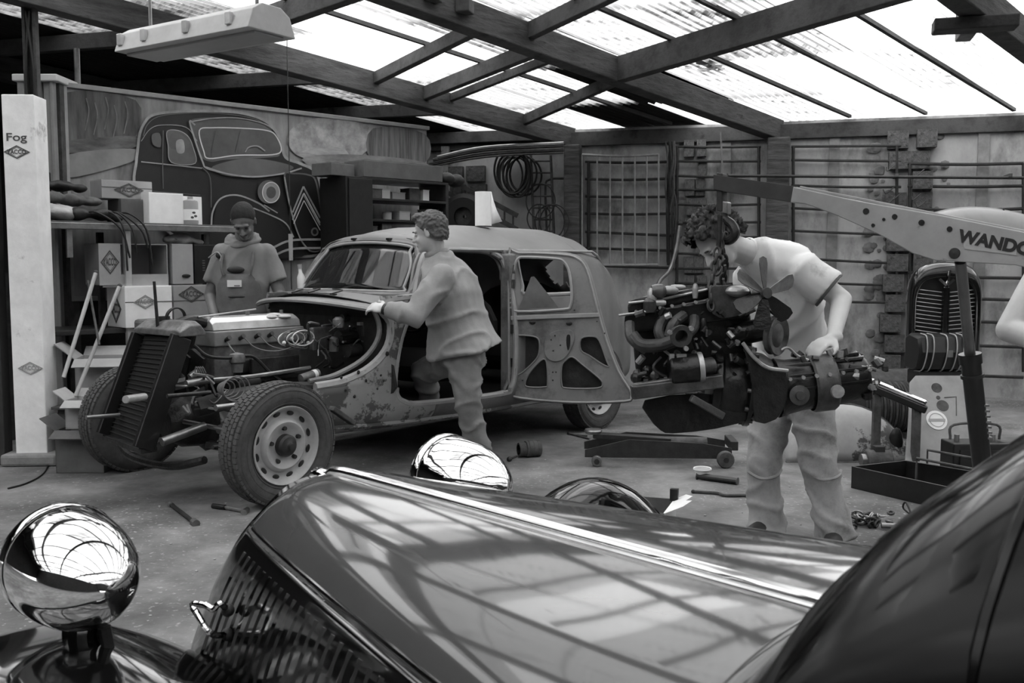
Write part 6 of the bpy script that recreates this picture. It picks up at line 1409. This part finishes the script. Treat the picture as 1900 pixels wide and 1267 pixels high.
# ================= PEOPLE =================
def seg(g,a,b,ra,rb,ca=True,cb=True,n=14):
    g.cyl(a,b,ra,rb,n)
    if ca: g.ell(a,ra,n=n,m=8)
    if cb: g.ell(b,rb,n=n,m=8)
def limb(g,pts,rs,end=True):
    for i in range(len(pts)-1): seg(g,pts[i],pts[i+1],rs[i],rs[i+1],True,end or i<len(pts)-2)
def trunk(g,rings,n=20):
    """rings: (centre, side vector, half width, half depth)"""
    cs=[V(r[0]) for r in rings]; out=[]
    for i,(c,s,w,d) in enumerate(rings):
        ax=(cs[max(i-1,0)]-cs[min(i+1,len(cs)-1)]).normalized(); s=V(s); s=(s-ax*s.dot(ax)).normalized(); f=s.cross(ax)
        out.append([V(c)+s*(w*math.copysign(abs(math.cos(t))**.85,math.cos(t)))+f*(d*math.copysign(abs(math.sin(t))**.85,math.sin(t))) for t in [2*math.pi*k/n for k in range(n)]])
    # smooth between rings
    fine=[]
    for k in range(n):
        fine.append(catmull([r[k] for r in out],4))
    g.loft([[fine[k][j] for k in range(n)] for j in range(len(fine[0]))],True,True)
def head(g,c,f,u,beard=False):
    f=V(f).normalized(); u=V(u); u=(u-f*u.dot(f)).normalized(); s=u.cross(f); ax=(f,s,u); E=lambda a,b,d,r: g.ell(c+f*a+s*b+u*d,r,ax,16,11)
    E(-.012,0,.03,(.098,.077,.088)); E(.028,0,-.035,(.064,.060,.082)); E(.045,0,-.085,(.040,.038,.030)); E(-.005,0,-.05,(.07,.062,.05))
    E(.080,0,.018,(.018,.050,.012)); E(.070,.034,-.035,(.022,.020,.018)); E(.070,-.034,-.035,(.022,.020,.018))
    seg(g,c+f*.088+u*.004,c+f*.113-u*.036,.009,.013); E(.098,.013,-.040,(.010,.008,.008)); E(.098,-.013,-.040,(.010,.008,.008))
    E(.088,0,-.063,(.014,.026,.006)); E(.085,0,-.073,(.014,.022,.007)); E(.076,0,-.098,(.018,.022,.016))
    for k in (-1,1): E(-.008,.077*k,-.008,(.019,.008,.031)); E(-.002,.083*k,.012,(.012,.006,.014))
    return f,s,u
def face_parts(parent,c,f,s,u,dark,lid=None):
    for k in (-1,1):
        if lid: G().ell(c+f*.078+s*.031*k-u*.001,(.012,.014,.011),(f,s,u),12,8).build('eyelid',lid,parent)
        e=G().ell(c+f*.076+s*.031*k-u*.002,(.011,.013,.009),(f,s,u),12,8).build('eye',mat('eye_white',.7,.3),parent)
        G().ell(c+f*.0855+s*.031*k-u*.006,(.003,.005,.004),(f,s,u),8,6).build('pupil',M_black,e)
        G().ell(c+f*.092+s*.032*k+u*.018,(.006,.022,.005),(f,s,u),10,6).build('eyebrow',dark if not lid else mat('soft_brow',.25,.8),parent)
def hand(g,w,d,nrm,side,curl=.5,sc=1.):
    """w wrist, d pointing direction, nrm back of the hand, side toward the thumb"""
    d=V(d).normalized(); nrm=V(nrm); nrm=(nrm-d*nrm.dot(d)).normalized(); sd=d.cross(nrm); sd=sd if sd.dot(V(side))>0 else -sd
    g.ell(w+d*.048*sc,(.052*sc,.041*sc,.017*sc),(d,sd,nrm),14,9); seg(g,w-d*.02,w+d*.03,.027*sc,.024*sc)
    for i,(o,L) in enumerate(((.031,.072),(.011,.082),(-.010,.077),(-.030,.060))):
        p=w+d*.080*sc+sd*o*sc; a=.15; rr=.0098 if i<3 else .0085; dr=d+sd*(o*1.5)
        for k,fr in enumerate((.42,.32,.26)):
            a+=curl*(.8 if k==0 else 1.); v=(dr*math.cos(a)-nrm*math.sin(a)).normalized(); q=p+v*L*fr*sc; seg(g,p,q,rr*sc,rr*.92*sc,n=10); p=q; rr*=.92
    p=w+d*.025*sc+sd*.030*sc; v=(d*.65+sd*.75-nrm*.2).normalized(); q=p+v*.040*sc; seg(g,p,q,.014*sc,.012*sc,n=10); v2=(d*.9+sd*.25-nrm*.35).normalized(); seg(g,q,q+v2*.032*sc,.012*sc,.0095*sc,n=10)
def wrinkle(o,amp,seed,sc=9,dir_=(0,0,1),st=2.2):
    me=o.data; D=V(dir_).normalized()
    for v in me.vertices:
        c=v.co; q=c+D*(c.dot(D)*(st-1)); q=q*sc+V((seed*7.1,seed*3.3,seed))
        a=NZ.noise(q); b=NZ.noise(q*2.3+V((5,1,2)))
        w=(max(0,1-abs(a)*2.4)**2.5)*1.25+b*.30-.35; v.co+=v.normal*(amp*w)
    me.update()
def cloth(g,name,m,parent,amp=.008,seed=1,vox=.011,sm=3,sc=9,dir_=(0,0,1),st=2.2):
    o=g.build(name,m,None,smooth=180,voxel=vox,sm=sm); wrinkle(o,amp,seed,sc,dir_,st)
    M=PM[parent.name]['M'].inverted(); o.data.transform(M); o.parent=parent; PM[o.name]=PM[parent.name]; return o
def skin(g,name,m,parent,vox=.007,sm=2):
    o=g.build(name,m,None,smooth=180,voxel=vox,sm=sm); o.data.transform(PM[parent.name]['M'].inverted()); o.parent=parent; PM[o.name]=PM[parent.name]; return o
def shoe(g,an,f):
    f=V(f); f.z=0; f.normalize(); s=V((-f.y,f.x,0)); a=V((an.x,an.y,0)) if True else an
    return g.ell(V((an.x,an.y,max(.045,an.z-.05)))+f*.055,(.135,.046,.048),(f,s,Z3),16,9).ell(an-Z3*.01,(.05,.045,.06),n=12,m=8)
def hair(c,f,s,u,m,parent,puff=.012,front=.3,low=-.02,amp=.006,seed=1,vox=.007,extra=()):
    g=G(); g.ell(c-f*.020+u*.038,(.099+puff,.078+puff,.088+puff),(f,s,u),20,14)
    g.ell(c-f*.045-u*.01,(.070+puff*.8,.074+puff*.8,.075+puff*.5),(f,s,u),16,10)
    for (a,b,d,r) in extra: g.ell(c+f*a+s*b+u*d,r,(f,s,u),12,8)
    o=g.build('hair',m,None,smooth=180,voxel=vox,sm=2)
    bm=bmesh.new(); bm.from_mesh(o.data)
    # trim the part that would cover the face and the neck
    for p_,n_ in ((c+f*.052+u*.055,(f*.75-u*.66)),):
        bmesh.ops.bisect_plane(bm,geom=bm.verts[:]+bm.edges[:]+bm.faces[:],plane_co=p_,plane_no=n_,clear_outer=True)
    bmesh.ops.bisect_plane(bm,geom=bm.verts[:]+bm.edges[:]+bm.faces[:],plane_co=c+u*low-f*.04,plane_no=-(u*.9-f*.35),clear_outer=True)
    bm.to_mesh(o.data); bm.free(); wrinkle(o,amp,seed,38,u,1)
    M=PM[parent.name]['M'].inverted(); o.data.transform(M); o.parent=parent; o.data.polygons.foreach_set('use_smooth',[True]*len(o.data.polygons)); return o
M_jack=mat('work_jacket',.56,.92,var=.03,scale=10,bump=.15); M_trou=mat('work_trousers',.50,.95,var=.05,scale=7,bump=.15); M_skinl=mat('light_skin',.74,.5,var=.02,scale=12)
M_skind=mat('dark_skin',.43,.42,var=.02,scale=12); M_hairg=mat('greying_hair',.33,.8,var=.09,scale=60); M_hairb=mat('black_hair',.10,.85,var=.03,scale=80); M_hairc=mat('curly_hair',.22,.85,var=.12,scale=45,bump=.5)
# ---- man in the jacket leaning on the scuttle
d=6.08
man=thing('person',PG(893,862),'person in grey work jacket leaning over the windscreen corner of the stripped car','person')
f=V((-.88,.47,0)); l=V((-.47,-.88,0))
hc=P(797,431,6.08); nk=P(812,474,6.12); sh=P(822,497,6.12); ch=P(836,540,6.13); wa=P(850,600,6.15); hp_=P(856,650,6.16)
lsh=P(820,512,5.93); lel=P(770,586,5.80); lwr=P(716,574,5.84); lhd=P(690,565,5.87)
rsh=P(818,505,6.34); rel=P(780,560,6.35); rwr=P(748,566,6.26)
lhip=P(862,668,6.06); lkn=P(868,752,6.06); lan=P(893,846,6.18); rhip=P(846,668,6.26); rkn=P(785,690,6.42); ran=P(800,742,6.52)
g=G(); hf,hs_,hu=head(g,hc,(-.93,.22,-.18),(-.16,0,1))
seg(g,hc-hu*.06-hf*.02,nk,.056,.062); trunk(g,[(sh,l,.17,.10),(ch,l,.17,.115),(wa,l,.155,.11),(hp_,l,.165,.12)])
limb(g,[lsh,lel,lwr],[.05,.042,.029]); limb(g,[rsh,rel,rwr],[.05,.042,.029]); limb(g,[lhip,lkn,lan],[.085,.058,.04]); limb(g,[rhip,rkn,ran],[.085,.058,.04])
hand(g,lwr,(lhd-lwr).normalized()+V((0,0,-.12)),V((-.2,-.55,.8)),V((0,-.3,1)),.42,1.06); hand(g,rwr,V((-.9,-.1,-.2)),V((0,.3,1)),V((0,-.5,0)),.5)
skin(g,'body',M_skinl,man); face_parts(man,hc,hf,hs_,hu,M_hairg)
hair(hc,hf,hs_,hu,M_hairg,man,.010,low=-.045,seed=3,amp=.007,extra=((.045,.0,.105,(.05,.06,.025)),))
g=G(); trunk(g,[(nk+Z3*.012,l,.075,.075),(nk-Z3*.03+V((.01,0,0)),l,.12,.095),(sh-Z3*.015,l,.185,.125),(ch,l,.215,.165),(wa,l,.215,.175),(hp_+V((.02,0,-.005)),l,.24,.235)])
limb(g,[lsh,lsh.lerp(lel,.5),lel,lel.lerp(lwr,.5),lwr.lerp(lel,.06)],[.084,.078,.070,.060,.047],end=False); limb(g,[rsh,rel,rwr],[.080,.068,.05],end=False)
cloth(g,'jacket',M_jack,man,.014,2,.012,3,4.2,(-.5,0,.9),1.8)
g=G(); g.lathe([(.070,-.01),(.082,-.015),(.080,.030),(.066,.034),(.062,.0)],nk+V((.0,0,.0)),(-.25,.05,1),20); g.build('collar',M_jack,man,smooth=180)
g=G(); trunk(g,[(hp_+Z3*.04,l,.17,.13),(hp_-Z3*.06,l,.185,.14),(lhip.lerp(rhip,.5)-Z3*.05,l,.15,.125)])
limb(g,[lhip,lhip.lerp(lkn,.5),lkn,lkn.lerp(lan,.5),lan-Z3*.02],[.112,.100,.082,.076,.078],end=False); limb(g,[rhip,rkn,ran],[.105,.082,.07],end=False)
cloth(g,'trousers',M_trou,man,.014,5,.012,3,5.5,(.5,0,.8),1.7)
for a_ in (lan-Z3*.03,ran): skin(shoe(G(),a_,f),'shoe',M_black,man,.009)
G().lathe([(.032,-.012),(.036,-.01),(.036,.01),(.032,.012)],lwr.lerp(lhd,.05),(lhd-lwr),16).build('watch_strap',M_dark,man)
# ---- mechanic behind the engine, head bowed
D=6.9; man=thing('person',(P(450,600,D).x,D,0),'person in torn grey overalls with bowed head standing behind the exposed engine','person')
l=X3; hc=P(452,411,6.74); nk=P(450,456,6.90); L=lambda x,y,dd=0: P(x,y,D+dd)
g=G(); hf,hs_,hu=head(g,hc,(.10,-.80,-.58),(0,-.55,.83)); seg(g,hc-hu*.05-hf*.03,nk-Z3*.01,.060,.068)
trunk(g,[(L(450,470),l,.15,.09),(L(450,500),l,.175,.11),(L(450,550),l,.155,.105),(L(450,610),l,.16,.115)])
A1=[L(411,467),L(390,548,.0),L(399,592,-.16)]; A2=[L(493,467),L(519,545,.0),L(524,577,-.16)]
limb(g,A1,[.052,.043,.030]); limb(g,A2,[.052,.043,.030]); hand(g,A1[2],V((.18,-.35,-.9)),V((0,-1,.3)),V((1,0,0)),.35); hand(g,A2[2],V((0,-.35,-.9)),V((0,-1,.3)),V((-1,0,0)),.35)
hips=P(450,618,D).z; 
for s in (-1,1): limb(g,[V((L(450,600).x+s*.09,D,.86)),V((L(450,600).x+s*.11,D-.02,.46)),V((L(450,600).x+s*.13,D+.02,.09))],[.085,.058,.042])
skin(g,'body',M_skind,man); face_parts(man,hc,hf,hs_,hu,M_hairb,mat('dark_eyelid',.34,.5)); hair(hc,hf,hs_,hu,M_hairb,man,.005,low=.0,amp=.0015,seed=5)
G().ell(hc+hf*.092-hu*.054,(.009,.024,.006),(hf,hs_,hu),14,8).build('moustache',mat('short_beard',.24,.8),man); G().ell(hc+hf*.072-hu*.100,(.022,.026,.012),(hf,hs_,hu),14,8).build('beard',MATS['short_beard'],man)
M_tee=mat('grey_tshirt',.50,.95,var=.03,scale=8,bump=.1); M_dun=mat('overalls',.38,.95,var=.06,scale=6,bump=.15)
g=G(); trunk(g,[(L(450,444),l,.075,.07),(L(450,451),l,.135,.09),(L(450,463),l,.192,.115),(L(450,482),l,.198,.125),(L(450,520),l,.195,.135),(L(450,565),l,.18,.13),(L(450,600),l,.18,.13)])
e1=A1[0].lerp(A1[1],.70); e2=A2[0].lerp(A2[1],.70); limb(g,[A1[0],e1+V((-.012,0,0))],[.066,.066],end=False); limb(g,[A2[0],e2+V((.018,0,0))],[.066,.070],end=False)
sh_=cloth(g,'t_shirt',M_tee,man,.011,7,.011,6,5,(.4,0,1),.6)
g=G(); 
for k,(r_,z_) in enumerate(((.080,.060),(.094,.042),(.108,.022))): g.tube([L(452,452)+V((r_*math.cos(a)*1.08,r_*.85*math.sin(a)-.015,z_+.012*math.sin(a*2+k)-.028*(math.sin(a)<-.3)))for a in [q*math.pi/6 for q in range(12)]],.015,n=8,closed=True,sm=3)
cloth(g,'hood',M_tee,man,.006,3,.009,2,9)
def band(rings,a0,a1,l=X3,n=20):
    """part of a trunk surface between two angles"""
    out=[]; cs=[V(r[0]) for r in rings]
    for i,(c,s,w,d) in enumerate(rings):
        ax=Z3; s=V(s); f_=s.cross(ax); aa=a0[i],a1[i]
        out.append([V(c)+s*(w*math.cos(t))-f_*(-d*math.sin(t)) for t in [aa[0]+(aa[1]-aa[0])*k/n for k in range(n+1)]])
    return out
rg=[(L(450,526),l,.205,.150),(L(450,550),l,.20,.150),(L(450,575),l,.195,.148),(L(450,598),l,.20,.150)]
def front_ang(w): return [math.pi*1.5-q for q in w],[math.pi*1.5+q for q in w]
a0,a1=front_ang((.62,.85,1.15,1.45))
s_test=X3.cross(Z3); flip=-1 if s_test.y>0 else 1
def bb(rings,wid,n=20):
    out=[]
    for (c,s,w,d),q in zip(rings,wid): out.append([V(c)+X3*(w*math.sin(t))+V((0,-d*math.cos(t),0)) for t in [-q+2*q*k/n for k in range(n+1)]])
    return out
bib=G().loft(bb([(L(450,508),l,.20,.150)]+rg,(.50,.80,.95,1.2,1.5)),False).build('bib',M_dun,man,smooth=180,solid=.006); wrinkle(bib,.006,4,9)
for s in (-1,1): G().tube([L(450+s*24,510)+V((0,-.15,0)),L(450+s*28,490)+V((0,-.145,0)),L(450+s*26,470)+V((0,-.08,.02)),L(450+s*24,466)+V((0,.05,.0))],.011,n=6).build('strap',M_dun,man)
G().box(L(447,525)+V((0,-.163,0)),(.10,.004,.048)).build('name_tag',M_white,man,smooth=0); G().box(L(452,528)+V((0,-.166,-.004)),(.04,.001,.006)).build('tag_print',M_ink,bpy.data.objects['name_tag'],smooth=0)
G().ell(L(448,500)+V((0,-.142,0)),(.062,.012,.024),n=16,m=8).build('torn_hole',M_dark,man); G().ell(L(415,474)+V((0,-.115,0)),(.022,.012,.022),n=12,m=8).build('torn_hole',M_dark,man); G().ell(L(450,549)+V((0,-.152,0)),(.06,.008,.009),n=16,m=8).build('bib_pocket_gap',M_dark,man)
G().tube([L(393,478)+V((0,-.07,0)),L(404,472)+V((0,-.11,0)),L(413,468)+V((0,-.12,0)),L(420,476)+V((0,-.125,0)),L(418,484)+V((0,-.13,0))],.005,n=5).build('frayed_edge',M_card,man)
g=G(); xw=L(450,600).x; trunk(g,[(V((xw,D,1.0)),l,.185,.135),(V((xw,D,.9)),l,.195,.14),(V((xw,D,.80)),l,.18,.13)])
for s in (-1,1): limb(g,[V((xw+s*.09,D,.86)),V((xw+s*.11,D-.02,.46)),V((xw+s*.13,D+.02,.10))],[.105,.085,.08],end=False)
cloth(g,'overall_trousers',M_dun,man,.010,8,.012)
for s in (-1,1): skin(shoe(G(),V((xw+s*.13,D+.02,.08)),(s*.2,-1,0)),'shoe',M_black,man,.01)
# ---- mechanic bending over the hanging gearbox
man=thing('person',((PG(1425,1005)+PG(1552,1012))/2),'person in pale t-shirt and patched jeans bending over the hanging engine','person')
l=V((.72,-.69,0)); hc=P(1332,448,4.42)
nk=P(1388,470,4.52); sh=P(1432,492,4.56); ch=P(1446,545,4.62); wa=P(1462,625,4.72); hp_=P(1466,690,4.76)
lsh=P(1490,503,4.42); lel=P(1562,556,4.36); lwr=P(1546,628,4.16); lhd=P(1512,652,4.08)
rsh=P(1402,505,4.72); rel=P(1388,600,4.78); rwr=P(1405,650,4.6)
lhip=P(1496,712,4.68); lkn=P(1522,868,4.46); lan=P(1552,988,4.42); rhip=P(1438,712,4.82); rkn=P(1415,868,4.62); ran=P(1424,975,4.58)
g=G(); hf,hs_,hu=head(g,hc,(-.62,-.30,-.72),(-.62,0,.78)); seg(g,hc-hu*.05-hf*.02,nk,.058,.064)
trunk(g,[(sh,l,.17,.095),(ch,l,.175,.11),(wa,l,.15,.105),(hp_,l,.16,.115)])
limb(g,[lsh,lel,lwr],[.055,.045,.031]); limb(g,[rsh,rel,rwr],[.055,.045,.031]); limb(g,[lhip,lkn,lan],[.088,.060,.042]); limb(g,[rhip,rkn,ran],[.088,.060,.042])
hand(g,lwr,(lhd-lwr).normalized()+V((-.3,0,.0)),V((-.2,-.35,.9)),V((-.5,-1,0)),.38,1.08); hand(g,rwr,V((-.4,-.6,-.4)),V((0,0,1)),V((1,0,0)),.4)
skin(g,'body',mat('pale_skin',.78,.5,var=.02,scale=12),man); face_parts(man,hc,hf,hs_,hu,M_hairc)
hair(hc,hf,hs_,hu,M_hairc,man,.030,low=-.03,amp=.024,seed=9,vox=.008,extra=((.06,.03,.09,(.05,.05,.04)),(.05,-.03,.09,(.05,.05,.04)),(.085,0,.065,(.035,.05,.035))))
M_ts=mat('pale_tshirt',.87,.95,var=.03,scale=5,bump=.1,g2=.55,thr=.66,soft=.2,scale2=5); M_jean=mat('faded_jeans',.64,.95,var=.10,scale=5,bump=.2,g2=.36,thr=.58,soft=.25,scale2=5)
g=G(); trunk(g,[(nk,l,.078,.07),(nk.lerp(sh,.45),l,.13,.095),(sh,l,.195,.118),(ch,l,.205,.140),(wa,l,.185,.140),(hp_+Z3*.02,l,.19,.145)])
e1=lsh.lerp(lel,.66); limb(g,[lsh,lsh.lerp(lel,.3),e1],[.082,.088,.086],end=False); limb(g,[rsh,rsh.lerp(rel,.6)],[.082,.080],end=False)
cloth(g,'t_shirt',M_ts,man,.014,12,.011,2,5,(.3,0,1),.8)
G().lathe([(.087,-.006),(.090,-.004),(.090,.006),(.086,.008)],e1,(lel-lsh),24).build('sleeve_hem',M_ink,man)
G().lathe([(.066,-.005),(.072,0),(.066,.008)],nk+V((-.01,0,.005)),(hc-nk),24).build('neck_band',M_ts,man,smooth=180)
g=G(); trunk(g,[(hp_+Z3*.06,l,.17,.125),(hp_,l,.185,.14),(lhip.lerp(rhip,.5)-Z3*.06,l,.165,.13)])
for a,b,c in ((lhip,lkn,lan),(rhip,rkn,ran)): limb(g,[a,a.lerp(b,.5),b,b.lerp(c,.5),c-Z3*.035],[.112,.098,.082,.080,.092],end=False)
cloth(g,'jeans',M_jean,man,.014,15,.012,3,5,(.4,0,.9),1.7)
for a,b in ((lkn,lan),(rkn,ran)):
    q=a.lerp(b,.12); G().tube([q+V((-.078,-.03,.02)),q+V((-.03,-.082,-.0)),q+V((.04,-.078,.01)),q+V((.08,-.02,.03))],.008,n=6).build('patch_seam',M_jean,man)
for q,w in ((lan,(-.5,-.9,0)),(ran,(-.7,-.7,0))): skin(shoe(G(),V((q.x,q.y,.08)),w),'shoe',M_dark,man,.009)
# ---- person at the right edge: only the bare elbow reaches into the picture
D=3.9; man=thing('person',(P(2010,600,D).x,D,0),'person at the right edge, only a bare bent elbow in view','person'); cx=P(2005,600,D).x
el=P(1872,612,D-.05); sx=P(1925,440,D); wr=P(1990,655,D-.3)
g=G(); hcx=V((cx+.05,D-.02,1.58)); hf,hs_,hu=head(g,hcx,(.3,-.9,-.2),(0,0,1)); seg(g,hcx-hu*.06-hf*.02,V((cx+.03,D,1.42)),.056,.062)
trunk(g,[(V((cx+.03,D,1.38)),X3,.15,.10),(V((cx+.03,D,1.2)),X3,.165,.11),(V((cx+.03,D,1.0)),X3,.15,.11),(V((cx+.03,D,.88)),X3,.16,.12)])
sL=V((cx-.12,D,1.36)); limb(g,[sL,sL.lerp(el,.5)+V((-.0,0,.0)),el,wr],[.060,.056,.050,.034]); sR=V((cx+.2,D,1.36)); limb(g,[sR,sR+V((.08,0,-.28)),sR+V((-.02,-.2,-.4))],[.055,.045,.032])
hand(g,wr,V((.8,-.4,-.2)),V((0,-.3,1)),V((0,-1,0)),.5); hand(g,sR+V((-.02,-.2,-.4)),V((-.6,-.5,0)),V((0,0,1)),V((0,-1,0)),.5)
for s in (-1,1): limb(g,[V((cx+.03+s*.09,D,.84)),V((cx+.03+s*.11,D-.02,.46)),V((cx+.03+s*.12,D+.02,.09))],[.088,.06,.043])
skin(g,'body',MATS['pale_skin'],man,.008); face_parts(man,hcx,hf,hs_,hu,M_hairb); hair(hcx,hf,hs_,hu,M_hairb,man)
g=G(); trunk(g,[(V((cx+.03,D,1.43)),X3,.08,.08),(V((cx+.03,D,1.37)),X3,.17,.115),(V((cx+.03,D,1.2)),X3,.185,.13),(V((cx+.03,D,.9)),X3,.18,.14)]); limb(g,[sL,sL.lerp(el,.22)],[.078,.075],end=False); limb(g,[sR,sR+V((.04,0,-.14))],[.078,.075],end=False)
cloth(g,'t_shirt',M_tee,man,.008,21,.012)
g=G(); trunk(g,[(V((cx+.03,D,.95)),X3,.175,.135),(V((cx+.03,D,.85)),X3,.19,.14),(V((cx+.03,D,.77)),X3,.17,.13)])
for s in (-1,1): limb(g,[V((cx+.03+s*.09,D,.84)),V((cx+.03+s*.11,D-.02,.46)),V((cx+.03+s*.12,D+.02,.10))],[.105,.085,.08],end=False)
cloth(g,'trousers',M_trou,man,.010,23,.012)
for s in (-1,1): skin(shoe(G(),V((cx+.03+s*.12,D+.02,.08)),(s*.2,-1,0)),'shoe',M_black,man,.01)
